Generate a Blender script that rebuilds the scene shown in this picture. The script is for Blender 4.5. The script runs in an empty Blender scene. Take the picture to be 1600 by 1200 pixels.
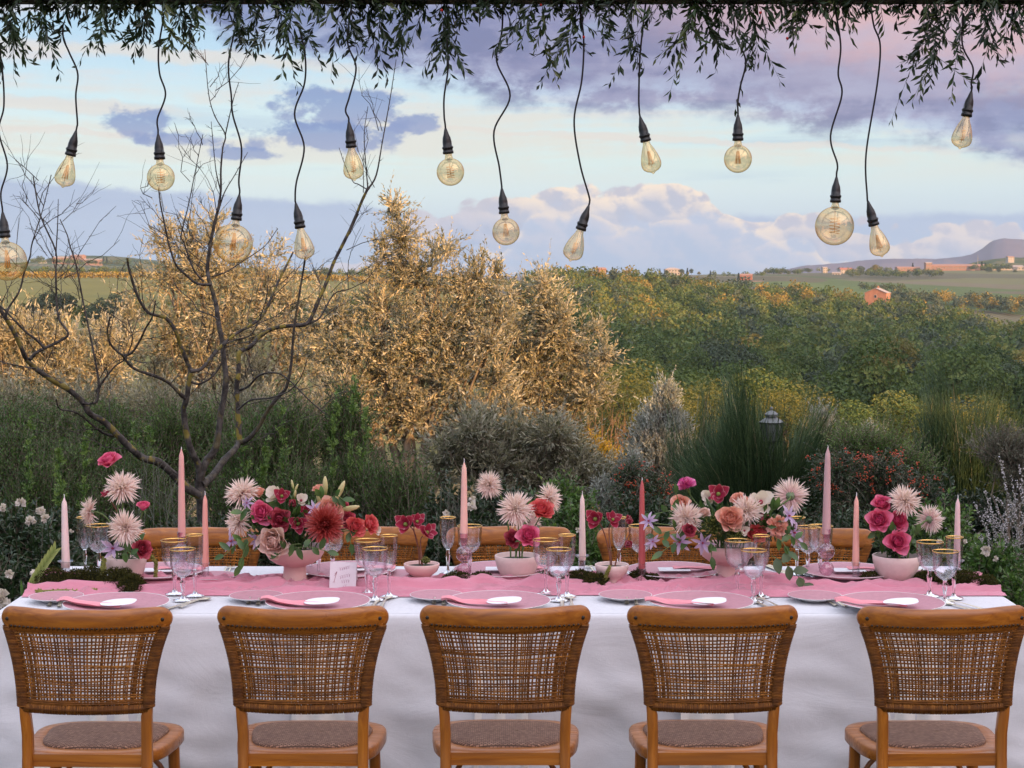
import bpy, math, random
import numpy as np
from mathutils import Vector, Matrix, Euler, noise as mnoise
R = math.radians
S = bpy.context.scene
COL = S.collection
random.seed(7)
rng = np.random.default_rng(7)

# ------------------------------------------------------------------ camera
F = 2700.0                                  # focal length in photo pixels (photo is 1600 wide)
CAMZ = 1.87
PITCH = math.atan(170/F)
cam_d = bpy.data.cameras.new('camera')
cam_d.sensor_width = 36; cam_d.lens = 36*F/1600
cam_d.clip_start = .1; cam_d.clip_end = 40000
cam = bpy.data.objects.new('camera', cam_d); COL.objects.link(cam)
cam.location = (0, 0, CAMZ); cam.rotation_euler = (R(90)-PITCH, 0, 0)
S.camera = cam
cam_d.dof.use_dof = True
cam_d.dof.focus_distance = 6.0
cam_d.dof.aperture_fstop = 32.0

# ------------------------------------------------------------------ sun and sky
SUN_EL, SUN_AZ = R(9), R(137)             # the sun stands low behind the camera and to its right
sund = Vector((math.sin(SUN_AZ)*math.cos(SUN_EL), math.cos(SUN_AZ)*math.cos(SUN_EL), math.sin(SUN_EL)))
sl = bpy.data.lights.new('sun', 'SUN'); sl.energy = 5.0; sl.angle = R(.6); sl.color = (1, .55, .20)
so = bpy.data.objects.new('sun', sl); COL.objects.link(so)
so.rotation_euler = sund.to_track_quat('Z', 'Y').to_euler(); so.location = (0, 0, 50)

class NT:
    """tiny helper to write node trees as expressions"""
    def __init__(s, tree): s.t = tree; s.n = tree.nodes; s.l = tree.links
    def new(s, typ, **kw):
        n = s.n.new(typ)
        for k, v in kw.items(): setattr(n, k, v)
        return n
    def put(s, sock, v):
        if isinstance(v, bpy.types.NodeSocket): s.l.new(v, sock)
        elif isinstance(v, tuple) and sock.type == 'RGBA' and len(v) == 3: sock.default_value = (*v, 1)
        else: sock.default_value = v
    def m(s, op, a, b=0., c=0., clamp=False):
        n = s.new('ShaderNodeMath', operation=op, use_clamp=clamp)
        for i, v in enumerate((a, b, c)): s.put(n.inputs[i], v)
        return n.outputs[0]
    def vm(s, op, a, b=(0, 0, 0)):
        n = s.new('ShaderNodeVectorMath', operation=op)
        s.put(n.inputs[0], a); s.put(n.inputs[1], b)
        return n.outputs[0]
    def ss(s, x, a, b, lo=0., hi=1.):           # smoothstep of x from a to b
        n = s.new('ShaderNodeMapRange', interpolation_type='SMOOTHSTEP')
        for k, v in zip(('Value', 'From Min', 'From Max', 'To Min', 'To Max'), (x, a, b, lo, hi)): s.put(n.inputs[k], v)
        return n.outputs[0]
    def mix(s, f, a, b, mode='MIX'):
        n = s.new('ShaderNodeMix', data_type='RGBA', blend_type=mode)
        s.put(n.inputs[0], f); s.put(n.inputs[6], a); s.put(n.inputs[7], b)
        return n.outputs[2]
    def ramp(s, x, pts, interp='LINEAR'):
        n = s.new('ShaderNodeValToRGB'); r = n.color_ramp; r.interpolation = interp
        while len(r.elements) < len(pts): r.elements.new(.5)
        for e, (p, c) in zip(r.elements, pts):
            e.position = p; e.color = (*c, 1) if len(c) == 3 else c
        s.put(n.inputs[0], x)
        return n.outputs[0]
    def curve(s, x, xs, ys):                    # piecewise linear lookup by a ramp, x in xs[0]..xs[-1]
        lo, hi = min(ys), max(ys)
        t = s.m('DIVIDE', s.m('SUBTRACT', x, xs[0]), xs[-1]-xs[0], clamp=True)
        r = s.ramp(t, [((a-xs[0])/(xs[-1]-xs[0]), ((b-lo)/(hi-lo),)*3) for a, b in zip(xs, ys)], 'EASE')
        return s.m('ADD', s.m('MULTIPLY', r, hi-lo), lo)
    def noise(s, vec, scale=1., detail=4., rough=.5, dist=0., out=0):
        n = s.new('ShaderNodeTexNoise')
        if vec is not None: s.put(n.inputs['Vector'], vec)
        s.put(n.inputs['Scale'], scale); s.put(n.inputs['Detail'], detail); s.put(n.inputs['Roughness'], rough); s.put(n.inputs['Distortion'], dist)
        return n.outputs[out]

def srgb(r, g, b):
    f = lambda c: (c/255/12.92 if c/255 <= .04045 else ((c/255+.055)/1.055)**2.4)
    return (f(r), f(g), f(b))

W = bpy.data.worlds.new('World'); S.world = W; W.use_nodes = True
W.cycles.sampling_method = 'MANUAL'; W.cycles.sample_map_resolution = 256
t = NT(W.node_tree); t.n.clear()
wo = t.new('ShaderNodeOutputWorld'); bg = t.new('ShaderNodeBackground')
t.l.new(bg.outputs[0], wo.inputs[0])
sky = t.new('ShaderNodeTexSky', sky_type='NISHITA', sun_disc=False, sun_elevation=SUN_EL, sun_rotation=SUN_AZ, altitude=300, air_density=1.0, dust_density=1.5)
D = t.new('ShaderNodeTexCoord').outputs['Generated']
sep = t.new('ShaderNodeSeparateXYZ'); t.l.new(D, sep.inputs[0])
dx, dy, dz = sep.outputs
hl = t.m('SQRT', t.m('ADD', t.m('ADD', t.m('MULTIPLY', dx, dx), t.m('MULTIPLY', dy, dy)), 1e-4))
U = t.m('ADD', t.m('MULTIPLY', t.m('DIVIDE', dx, hl), 27.), 8.)       # azimuth scale, the view spans 0..16
V = t.m('SUBTRACT', 4.3, t.m('MULTIPLY', dz, 27.))                    # 4.3 at the horizon, 0 nine degrees up
Pv = t.vm('SCALE', D); Pv.node.inputs['Scale'].default_value = 27.
def pstretch(a, b):
    n = t.new('ShaderNodeVectorMath', operation='MULTIPLY'); t.l.new(Pv, n.inputs[0]); n.inputs[1].default_value = (a, a, b); return n.outputs[0]
nb = t.noise(pstretch(.45, .9), 1., 6., .55)            # billows
nf = t.noise(pstretch(1.3, 2.4), 1., 6., .62)           # fine billows
ng = t.noise(pstretch(2.2, 3.2), 1., 4., .6)            # puffs
ns = t.noise(pstretch(.16, 2.1), 1., 5., .5, .4)        # long streaks
nw = t.noise(pstretch(.12, .45), 1., 3., .5)
ofs = t.vm('ADD', pstretch(2.2, 3.2), (-.22, 0, -.20))
ng2 = t.noise(ofs, 1., 4., .6)
nb0, nf0, ng0, ns0, nw0 = (t.m('SUBTRACT', q, .5) for q in (nb, nf, ng, ns, nw))
relief = t.m('SUBTRACT', ng2, ng)                       # puffs turned towards the sun side
warp = t.vm('SCALE', t.noise(pstretch(2., 2.6), 1., 3., .6, out=1)); warp.node.inputs['Scale'].default_value = .5
def vor(a, b_, off=(0, 0, 0)):
    n = t.new('ShaderNodeTexVoronoi', feature='F1'); n.inputs['Scale'].default_value = 1.
    t.l.new(t.vm('ADD', t.vm('ADD', pstretch(a, b_), off), warp), n.inputs['Vector']); return n.outputs['Distance']
pf = vor(2.0, 2.9); pf2 = vor(2.0, 2.9, (-.16, 0, -.22))
prelief = t.m('SUBTRACT', pf, pf2)
g = t.ramp(t.m('DIVIDE', t.m('ADD', V, 2.), 6.6, clamp=True), [(0, srgb(150, 176, 216)), (.3, srgb(150, 178, 218)), (.45, srgb(172, 196, 228)),
    (.56, srgb(193, 215, 230)), (.68, srgb(202, 222, 224)), (.76, srgb(196, 214, 228)), (.86, srgb(172, 190, 222)), (1, srgb(166, 184, 216))])
c = t.mix(.12, g, sky.outputs[0], 'SOFT_LIGHT')
# thin cream streaks over the pale blue
st = t.m('MULTIPLY', t.ss(t.m('ADD', ns, t.m('MULTIPLY', nf0, .25)), .47, .62), t.m('MULTIPLY', t.ss(V, -.8, .7), t.ss(V, 3.1, 2.3)))
c = t.mix(t.m('MULTIPLY', st, .9), c, t.mix(t.ss(V, .6, 2.2), srgb(232, 226, 230), srgb(238, 234, 222)))
st2 = t.m('MULTIPLY', t.ss(ns, .49, .36), t.m('MULTIPLY', t.ss(V, 1.2, 2.0), t.ss(V, 3.6, 2.8)))
c = t.mix(t.m('MULTIPLY', st2, .35), c, srgb(168, 190, 222))
for u0, v0, lu, lv in ((3., .98, 3.6, .13), (1.2, 1.75, 2.2, .12), (10.5, 2.22, 6., .06), (1.5, 2.15, 2.6, .07)):      # the few long bright bars
    e_ = t.m('ADD', t.m('POWER', t.m('DIVIDE', t.m('SUBTRACT', U, u0), lu), 2.), t.m('POWER', t.m('DIVIDE', t.m('SUBTRACT', t.m('SUBTRACT', V, t.m('MULTIPLY', t.m('SUBTRACT', U, u0), .05)), t.m('ADD', v0, t.m('MULTIPLY', nf0, .35))), lv), 2.))
    c = t.mix(t.ss(e_, 1.2, .1, 0., .75), c, srgb(240, 229, 218))
# lavender bank low on the left and general low grey-blue veil
lbe = t.curve(U, [0, 3, 5, 7, 16], [2.78, 2.98, 3.1, 3.4, 3.3])
lb = t.m('MULTIPLY', t.ss(t.m('ADD', V, t.m('MULTIPLY', t.m('ADD', nb0, nf0), .3)), lbe, t.m('ADD', lbe, .14)), .75)
c = t.mix(lb, c, t.mix(t.ss(V, 2.8, 4.2), srgb(164, 178, 216), srgb(174, 191, 220)))
# small slate blue clouds on the left
def patch(u0, v0, ru, rv, thr, soft, nn):
    e = t.m('ADD', t.m('POWER', t.m('DIVIDE', t.m('SUBTRACT', U, u0), ru), 2.), t.m('POWER', t.m('DIVIDE', t.m('SUBTRACT', V, v0), rv), 2.))
    return t.ss(t.m('ADD', e, t.m('MULTIPLY', nn, 8.)), thr+soft, thr-soft)
for u0, v0, ru, rv in ((2.3, 2.02, .5, .22), (3.0, 2.22, .6, .12), (5.4, 1.72, 1.0, .30), (5.0, 2.2, 1.2, .22), (3.9, 2.45, .6, .09), (6.5, 1.95, .35, .14)):
    c = t.mix(t.m('MULTIPLY', patch(u0, v0, ru, rv, 1.0, .6, t.m('ADD', t.m('MULTIPLY', nf0, .75), t.m('MULTIPLY', ng0, .45))), .85), c, t.mix(t.ss(V, v0-.3, v0+.3), srgb(128, 152, 202), srgb(150, 162, 202)))
# cumulus bank with warm lit edges
def cumulus(xs, ys, base, top, amp, lit, rim):
    prof = t.m('ADD', t.curve(U, xs, ys), t.m('ADD', t.m('MULTIPLY', nf0, amp*.7), t.m('MULTIPLY', t.m('SUBTRACT', pf, .35), amp*.75)))
    dd = t.m('SUBTRACT', V, prof)                                     # >0 inside the cloud
    a = t.ss(t.m('ADD', dd, t.m('MULTIPLY', ng0, .12)), -.01, .05)
    body = t.mix(t.ss(dd, 0., .9), top, base)
    sh = t.m('ADD', t.m('MULTIPLY', prelief, 2.2), t.m('MULTIPLY', relief, 2.6))
    li = t.m('MULTIPLY', t.ss(dd, rim, .0), t.ss(sh, -.45, .35))
    body = t.mix(t.m('MULTIPLY', t.ss(sh, -.5, .5), t.ss(dd, 1.2, .1, 0., .5)), body, srgb(226, 214, 220))
    body = t.mix(t.m('MULTIPLY', li, lit), body, (1.12, .87, .66))
    return a, body
a, b_ = cumulus([3, 5.5, 6.6, 7.6, 8.4, 9.2, 9.8, 10.3, 10.8, 11.3, 11.7, 12.3, 14.2, 14.6, 15.3, 16.2], [5.2, 4.0, 3.3, 3.05, 2.92, 2.85, 2.9, 2.72, 2.9, 3.2, 3.5, 3.25, 3.7, 3.35, 3.5, 3.75],
                srgb(170, 184, 214), srgb(204, 196, 208), .5, t.m('MULTIPLY', t.ss(U, 7.3, 8.5), t.ss(U, 13.5, 11.2, .45, 1.)), .55)
c = t.mix(t.m('MULTIPLY', a, .9), c, b_)
a, b_ = cumulus([6., 7.8, 8.5, 9.1, 9.6, 10.4, 11., 12., 12.5, 13.0, 16], [5.0, 3.8, 3.2, 3.2, 3.4, 3.3, 3.25, 3.65, 3.75, 4.1, 4.2], srgb(176, 192, 220), srgb(190, 200, 224), .4, .7, .22)
c = t.mix(t.m('MULTIPLY', a, .8), c, b_)
# the broad dark cloud deck coming in from the upper right
edge = t.curve(U, [0, 2.2, 2.7, 4, 5.5, 7, 8.5, 10, 11.5, 12.6, 14, 16], [-2.5, -.6, .35, .85, 1.2, 1.5, 1.8, 1.9, 1.9, 2.15, 2.4, 2.62])
q = t.m('SUBTRACT', edge, t.m('ADD', V, t.m('MULTIPLY', t.m('ADD', nb0, t.m('MULTIPLY', nf0, 1.1)), .8)))     # >0 inside
da = t.ss(q, -.12, .35)
dcol = t.ramp(t.m('DIVIDE', t.m('ADD', U, t.m('MULTIPLY', nw0, 5.)), 16., clamp=True), [(0, srgb(132, 150, 196)), (.35, srgb(128, 140, 184)), (.55, srgb(138, 138, 178)), (.8, srgb(150, 144, 178)), (1, srgb(140, 150, 192))])
dcol = t.mix(t.m('MULTIPLY', t.ss(t.m('ADD', nf, t.m('MULTIPLY', nb0, .8)), .46, .62), .5), dcol, srgb(176, 172, 200))
dcol = t.mix(t.m('MULTIPLY', t.ss(t.m('ADD', nf, t.m('MULTIPLY', ns0, .8)), .47, .34), .45), dcol, srgb(112, 118, 160))
pinkm = t.m('MULTIPLY', t.ss(t.m('SUBTRACT', t.m('ADD', V, t.m('MULTIPLY', t.m('ADD', nw0, nf0), 1.2)), t.m('MULTIPLY', t.m('SUBTRACT', U, 11.), .12)), 1.25, .15), t.ss(U, 7.5, 13.5))
dcol = t.mix(t.m('MULTIPLY', pinkm, .9), dcol, srgb(232, 186, 186))
dcol = t.mix(t.ss(t.m('ADD', ns, t.m('MULTIPLY', ng0, .3)), .42, .66, 0., .5), dcol, srgb(188, 186, 212))
dcol = t.mix(t.m('MULTIPLY', t.ss(q, .75, .0), t.ss(nf, .42, .6)), dcol, srgb(192, 204, 230))
deckf = t.ss(V, -3., -12., 1., .25)                     # the deck thins out high overhead
c = t.mix(t.m('MULTIPLY', t.m('MULTIPLY', da, t.ss(nb, .24, .38, .6, .96)), deckf), c, dcol)
c = t.mix(1., c, (.875, .90, .92), 'MULTIPLY')
# higher up, out of view, the dome is brightened with added cloud for fill, and it brightens towards the setting sun behind the camera
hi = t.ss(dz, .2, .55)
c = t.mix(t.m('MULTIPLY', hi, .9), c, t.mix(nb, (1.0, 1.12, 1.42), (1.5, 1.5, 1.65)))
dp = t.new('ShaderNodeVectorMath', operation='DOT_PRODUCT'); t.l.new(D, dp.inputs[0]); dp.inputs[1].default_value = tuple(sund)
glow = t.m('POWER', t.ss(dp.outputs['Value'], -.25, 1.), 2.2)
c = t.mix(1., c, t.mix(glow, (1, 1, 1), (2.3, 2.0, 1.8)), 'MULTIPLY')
# under the horizon the dome carries on as dull haze
c = t.mix(t.ss(dz, -.002, -.03), c, srgb(120, 125, 120))
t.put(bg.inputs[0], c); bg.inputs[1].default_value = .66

S.view_settings.view_transform = 'Standard'; S.view_settings.look = 'None'
S.view_settings.exposure = .7; S.view_settings.gamma = 1; S.view_settings.use_curve_mapping = False
cy = S.cycles
cy.use_denoising = True
cy.max_bounces = 10; cy.diffuse_bounces = 3; cy.glossy_bounces = 4; cy.transmission_bounces = 8; cy.transparent_max_bounces = 24; cy.volume_bounces = 0
cy.caustics_reflective = False; cy.caustics_refractive = False
cy.sample_clamp_indirect = 4

# ------------------------------------------------------------------ helpers
_cf, _sf = math.cos(PITCH), math.sin(PITCH)
def P(px, py, Y):
    """world point that lies Y metres ahead of the camera under photo pixel (px, py)"""
    rx, ry = (px-800)/F, (600-py)/F
    d = Vector((rx, _cf+ry*_sf, -_sf+ry*_cf))
    return Vector((0, 0, CAMZ)) + d*(Y/d.y)
def px_at(x, y): return 800 + F*x/y

def props(o, label=None, cat=None, group=None, kind=None):
    if label: o['label'] = label
    if cat: o['category'] = cat
    if group: o['group'] = group
    if kind: o['kind'] = kind
    return o
def thing(name, label, cat, loc=(0, 0, 0), rz=0, group=None):
    o = bpy.data.objects.new(name, None); COL.objects.link(o)
    o.location = loc; o.rotation_euler = (0, 0, rz); o.empty_display_size = .1
    return props(o, label, cat, group)
def link(name, me, parent=None, loc=None, kind=None, rot=None):
    o = bpy.data.objects.new(name, me); COL.objects.link(o)
    if parent: o.parent = parent
    if loc is not None: o.location = loc
    if rot is not None: o.rotation_euler = rot
    if kind: o['kind'] = kind
    return o
def copy_tree(o, parent=None):
    c = o.copy(); COL.objects.link(c)
    if parent: c.parent = parent
    for ch in list(o.children): copy_tree(ch, c)
    return c

class MB:
    """mesh builder: numpy blocks of vertices and faces, per-vertex float attribute v"""
    def __init__(s): s.V = []; s.Fq = []; s.Ft = []; s.A = []; s.mq = []; s.mt = []; s.n = 0; s.ng = []; s.nm = []
    def add(s, v, quads=None, tris=None, a=0., mi=0):
        v = np.asarray(v, dtype=np.float64).reshape(-1, 3)
        if quads is not None and len(quads):
            qd = np.asarray(quads, dtype=np.int64)+s.n; s.Fq.append(qd); s.mq.append(np.full(len(qd), mi))
        if tris is not None and len(tris):
            td = np.asarray(tris, dtype=np.int64)+s.n; s.Ft.append(td); s.mt.append(np.full(len(td), mi))
        s.V.append(v); s.A.append(np.broadcast_to(np.asarray(a, dtype=np.float64).reshape(-1) if np.ndim(a) else np.array([a]), (len(v),)))
        s.n += len(v)
        return s
    def ngon(s, v, a=0., mi=0):
        v = np.asarray(v, float).reshape(-1, 3); s.ng.append(np.arange(len(v))+s.n); s.nm.append(mi)
        s.V.append(v); s.A.append(np.full(len(v), a)); s.n += len(v); return s
    def mesh(s, name, mats, smooth=True):
        me = bpy.data.meshes.new(name)
        if not isinstance(mats, (list, tuple)): mats = [mats]
        for m_ in mats: me.materials.append(m_)
        if s.n == 0: return me
        V_ = np.concatenate(s.V); A_ = np.concatenate(s.A)
        parts, tot, mi = [], [], []
        if s.Fq: q_ = np.concatenate(s.Fq); parts.append(q_.ravel()); tot.append(np.full(len(q_), 4)); mi.append(np.concatenate(s.mq))
        if s.Ft: q_ = np.concatenate(s.Ft); parts.append(q_.ravel()); tot.append(np.full(len(q_), 3)); mi.append(np.concatenate(s.mt))
        for g_, m_ in zip(s.ng, s.nm): parts.append(g_); tot.append(np.array([len(g_)])); mi.append(np.array([m_]))
        loops = np.concatenate(parts).astype(np.int32); tot = np.concatenate(tot).astype(np.int32); mi = np.concatenate(mi).astype(np.int32)
        me.vertices.add(len(V_)); me.vertices.foreach_set('co', V_.astype(np.float32).ravel())
        me.loops.add(len(loops)); me.loops.foreach_set('vertex_index', loops)
        me.polygons.add(len(tot)); st_ = np.zeros(len(tot), np.int32); st_[1:] = np.cumsum(tot)[:-1]
        me.polygons.foreach_set('loop_start', st_); me.polygons.foreach_set('loop_total', tot)
        me.polygons.foreach_set('material_index', mi)
        me.polygons.foreach_set('use_smooth', np.full(len(tot), bool(smooth)))
        at = me.attributes.new('v', 'FLOAT', 'POINT'); at.data.foreach_set('value', A_.astype(np.float32))
        me.update(calc_edges=True)
        return me
    def obj(s, name, mats, parent=None, smooth=True, kind=None, loc=None, rot=None):
        return link(name, s.mesh(name, mats, smooth), parent, loc, kind, rot)
    # shapes
    def grid(s, Pts, closeu=False, closev=False, a=0., mi=0):
        Pts = np.asarray(Pts, float); nu, nv = Pts.shape[:2]
        I = np.arange(nu*nv).reshape(nu, nv)
        A = np.concatenate([I, I[:1]], 0) if closeu else I
        A = np.concatenate([A, A[:, :1]], 1) if closev else A
        q_ = np.stack([A[:-1, :-1], A[1:, :-1], A[1:, 1:], A[:-1, 1:]], -1).reshape(-1, 4)
        return s.add(Pts.reshape(-1, 3), q_, a=np.asarray(a).ravel() if np.ndim(a) else a, mi=mi)
    def tubes(s, pts, rad, sides=4, a=0., mi=0, flat=None):
        """pts (N,K,3), rad (N,K): N tubes at once; flat=(normal scale) squashes the second axis"""
        pts = np.asarray(pts, float)
        if pts.ndim == 2: pts = pts[None]
        N, K = pts.shape[:2]
        rad = np.broadcast_to(np.asarray(rad, float), (N, K))
        T = np.gradient(pts, axis=1); T /= np.linalg.norm(T, axis=2, keepdims=True)+1e-9
        ref = np.where(np.abs(T[..., 2:3]).mean(1, keepdims=True) > .8, np.array([1., 0, 0]), np.array([0, 0, 1.]))
        ref = np.broadcast_to(ref, T.shape)
        A = np.cross(T, ref); A /= np.linalg.norm(A, axis=2, keepdims=True)+1e-9
        B = np.cross(T, A)
        th = np.arange(sides)*2*math.pi/sides
        k2 = 1. if flat is None else flat
        ring = (A[:, :, None]*np.cos(th)[None, None, :, None] + B[:, :, None]*np.sin(th)[None, None, :, None]*k2)*rad[:, :, None, None]
        Vv = pts[:, :, None]+ring
        I = np.arange(N*K*sides).reshape(N, K, sides)
        J = np.roll(I, -1, 2)
        q_ = np.stack([I[:, :-1], J[:, :-1], J[:, 1:], I[:, 1:]], -1).reshape(-1, 4)
        if np.ndim(a): a = np.repeat(np.broadcast_to(np.asarray(a, float).reshape(N, -1), (N, K)).reshape(-1), sides)
        return s.add(Vv.reshape(-1, 3), q_, a=a, mi=mi)
    def lathe(s, prof, seg=32, c=(0, 0, 0), mod=None, a=0., mi=0, axis=None, cap=False):
        """prof: list of (r, z); mod(theta, i) -> radius factor"""
        prof = np.asarray(prof, float); th = np.arange(seg)*2*math.pi/seg
        rr = np.repeat(prof[:, :1], seg, 1)
        if mod is not None: rr = rr*mod(th[None, :], np.arange(len(prof))[:, None], prof)
        Pts = np.stack([rr*np.cos(th), rr*np.sin(th), np.repeat(prof[:, 1:2], seg, 1)], -1)
        if axis is not None:
            M_ = np.array(Vector((0, 0, 1)).rotation_difference(Vector(axis)).to_matrix())
            Pts = Pts@M_.T
        Pts = Pts+np.asarray(c, float)
        s.grid(Pts, closev=True, a=a, mi=mi)
        if cap: s.ngon(Pts[0][::-1], mi=mi); s.ngon(Pts[-1], mi=mi)
        return s
    def box(s, x0, x1, y0, y1, z0, z1, a=0., mi=0, M_=None):
        v = np.array([(x, y, z) for z in (z0, z1) for y in (y0, y1) for x in (x0, x1)], float)
        if M_ is not None: v = (np.array(M_.to_3x3())@v.T).T+np.array(M_.translation)
        return s.add(v, [(0, 2, 3, 1), (4, 5, 7, 6), (0, 1, 5, 4), (2, 6, 7, 3), (0, 4, 6, 2), (1, 3, 7, 5)], a=a, mi=mi)
    def leaves(s, pos, dr, L, Wd, nrm=None, a=0., fold=.25, mi=0):
        """N pointed leaves, one folded quad each"""
        pos = np.asarray(pos, float); N = len(pos); dr = dr/(np.linalg.norm(dr, axis=1, keepdims=True)+1e-9)
        if nrm is None: nrm = rng.normal(size=(N, 3))
        sd = np.cross(dr, nrm); sd /= np.linalg.norm(sd, axis=1, keepdims=True)+1e-9
        up = np.cross(sd, dr)
        L = np.broadcast_to(np.asarray(L, float), (N,))[:, None]; Wd = np.broadcast_to(np.asarray(Wd, float), (N,))[:, None]
        m_ = pos+dr*L*.48
        Vv = np.stack([pos, m_+sd*Wd*.5+up*Wd*fold, pos+dr*L, m_-sd*Wd*.5+up*Wd*fold], 1)
        q_ = np.arange(4*N).reshape(N, 4)
        if np.ndim(a): a = np.repeat(np.asarray(a, float), 4)
        return s.add(Vv.reshape(-1, 3), q_, a=a, mi=mi)

# ------------------------------------------------------------------ materials
def newmat(name):
    m_ = bpy.data.materials.new(name); m_.use_nodes = True
    q_ = NT(m_.node_tree); bs = m_.node_tree.nodes['Principled BSDF']
    return m_, q_, bs
def plain(name, col, rough=.5, metal=0., spec=.5, nscale=0, namt=.15, bump=0., bscale=50., sss=0., coat=0., sheen=0.):
    m_, q_, bs = newmat(name)
    tc = q_.new('ShaderNodeTexCoord').outputs['Object']
    if nscale:
        n1 = q_.noise(tc, nscale, 5.)
        cc = q_.mix(n1, tuple(max(0, x*(1-namt*1.6)) for x in col), tuple(min(1, x*(1+namt*1.6)) for x in col)); q_.put(bs.inputs['Base Color'], cc)
    else: q_.put(bs.inputs['Base Color'], col)
    bs.inputs['Roughness'].default_value = rough; bs.inputs['Metallic'].default_value = metal
    bs.inputs['Specular IOR Level'].default_value = spec
    bs.inputs['Coat Weight'].default_value = coat; bs.inputs['Coat Roughness'].default_value = .25
    bs.inputs['Sheen Weight'].default_value = sheen
    if sss:
        bs.inputs['Subsurface Weight'].default_value = sss; bs.inputs['Subsurface Radius'].default_value = (.01, .005, .003)
    if bump:
        bn = q_.new('ShaderNodeBump'); bn.inputs['Strength'].default_value = bump; bn.inputs['Distance'].default_value = .01
        q_.put(bn.inputs['Height'], q_.noise(tc, bscale, 4.)); q_.l.new(bn.outputs[0], bs.inputs['Normal'])
    return m_
def leafmat(name, pts, rough=.5, trans=.3, back=None, spec=.4, vary=0.):
    """colour from the per-leaf attribute v through a ramp; back = colour of the leaf's underside"""
    m_, q_, bs = newmat(name)
    at = q_.new('ShaderNodeAttribute', attribute_name='v').outputs['Fac']
    if vary: at = q_.m('ADD', at, q_.m('MULTIPLY', q_.m('SUBTRACT', q_.new('ShaderNodeObjectInfo').outputs['Random'], .5), vary), clamp=True)
    c_ = q_.ramp(at, pts)
    if back:
        ge = q_.new('ShaderNodeNewGeometry'); c_ = q_.mix(ge.outputs['Backfacing'], c_, q_.mix(.5, c_, back))
    q_.put(bs.inputs['Base Color'], c_); bs.inputs['Roughness'].default_value = rough; bs.inputs['Specular IOR Level'].default_value = spec
    tr = q_.new('ShaderNodeBsdfTranslucent'); q_.put(tr.inputs[0], q_.mix(1., c_, (1., .95, .6), 'MULTIPLY'))
    mx = q_.new('ShaderNodeMixShader'); mx.inputs[0].default_value = trans
    out = m_.node_tree.nodes['Material Output']
    q_.l.new(bs.outputs[0], mx.inputs[1]); q_.l.new(tr.outputs[0], mx.inputs[2]); q_.l.new(mx.outputs[0], out.inputs[0])
    return m_
def barkmat(name, c0, c1, scale=30., moss=None):
    m_, q_, bs = newmat(name)
    tc = q_.new('ShaderNodeTexCoord').outputs['Object']
    n1 = q_.noise(tc, scale, 6., .65)
    c_ = q_.mix(q_.ss(n1, .35, .65), c0, c1)
    if moss:
        at = q_.new('ShaderNodeAttribute', attribute_name='v').outputs['Fac']
        c_ = q_.mix(q_.m('MULTIPLY', q_.ss(q_.noise(tc, 14., 4.), .52, .60), at, clamp=True), c_, moss)
    q_.put(bs.inputs['Base Color'], c_); bs.inputs['Roughness'].default_value = .85
    bn = q_.new('ShaderNodeBump'); bn.inputs['Strength'].default_value = .6; bn.inputs['Distance'].default_value = .01
    q_.put(bn.inputs['Height'], n1); q_.l.new(bn.outputs[0], bs.inputs['Normal'])
    return m_
# ------------------------------------------------------------------ ground: one sheet out to the horizon
TY = [0, 6.3, 7.0, 9, 17, 22, 40, 120, 200, 300, 400, 450, 600, 750, 860, 950, 1150, 1500, 1900, 2300, 3000, 9000]
TPX = [-1200, 0, 200, 500, 800, 1000, 1200, 1400, 1600, 2600]
TZ = [[0]*10, [0]*10, [-.05]*10, [-.06]*10, [-.7]*10, [-1.2]*10, [-4]*10, [-18]*10,
      [-22, -20, -20, -21, -22, -23, -24, -24, -24, -24],
      [-20, -14, -14, -16, -20, -25, -26, -27, -27, -27],
      [-12, -7.5, -7.5, -9, -15, -25, -27, -28, -28, -28],
      [-9, -5.5, -5.8, -8, -14, -25, -28, -29, -29, -29],
      [-4, -2.4, -2.6, -4, -11, -21, -26, -28, -29, -29],
      [-1, .2, .2, -1, -8, -13, -20, -25, -28, -28],
      [2, 2.0, 1.8, .5, -6, -7.5, -14, -20, -25, -25],
      [3, 2.5, 2.2, 1, -6, -7, -13, -19, -25, -22],
      [4, 3, 2.5, 1, -8, -9, -6, -11, -12, -12],
      [8, 7, 6, 1, -6, 1.2, 1.5, -2.5, -4, -4],
      [18, 16, 12, 3, -5, 1.5, 3.5, 6, 7.5, 7.5],
      [10, 10, 8, 0, -6, -2, 1, 8, 10.5, 10],
      [-10]*10, [-50]*10]
TZ = np.array(TZ, float)
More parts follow.
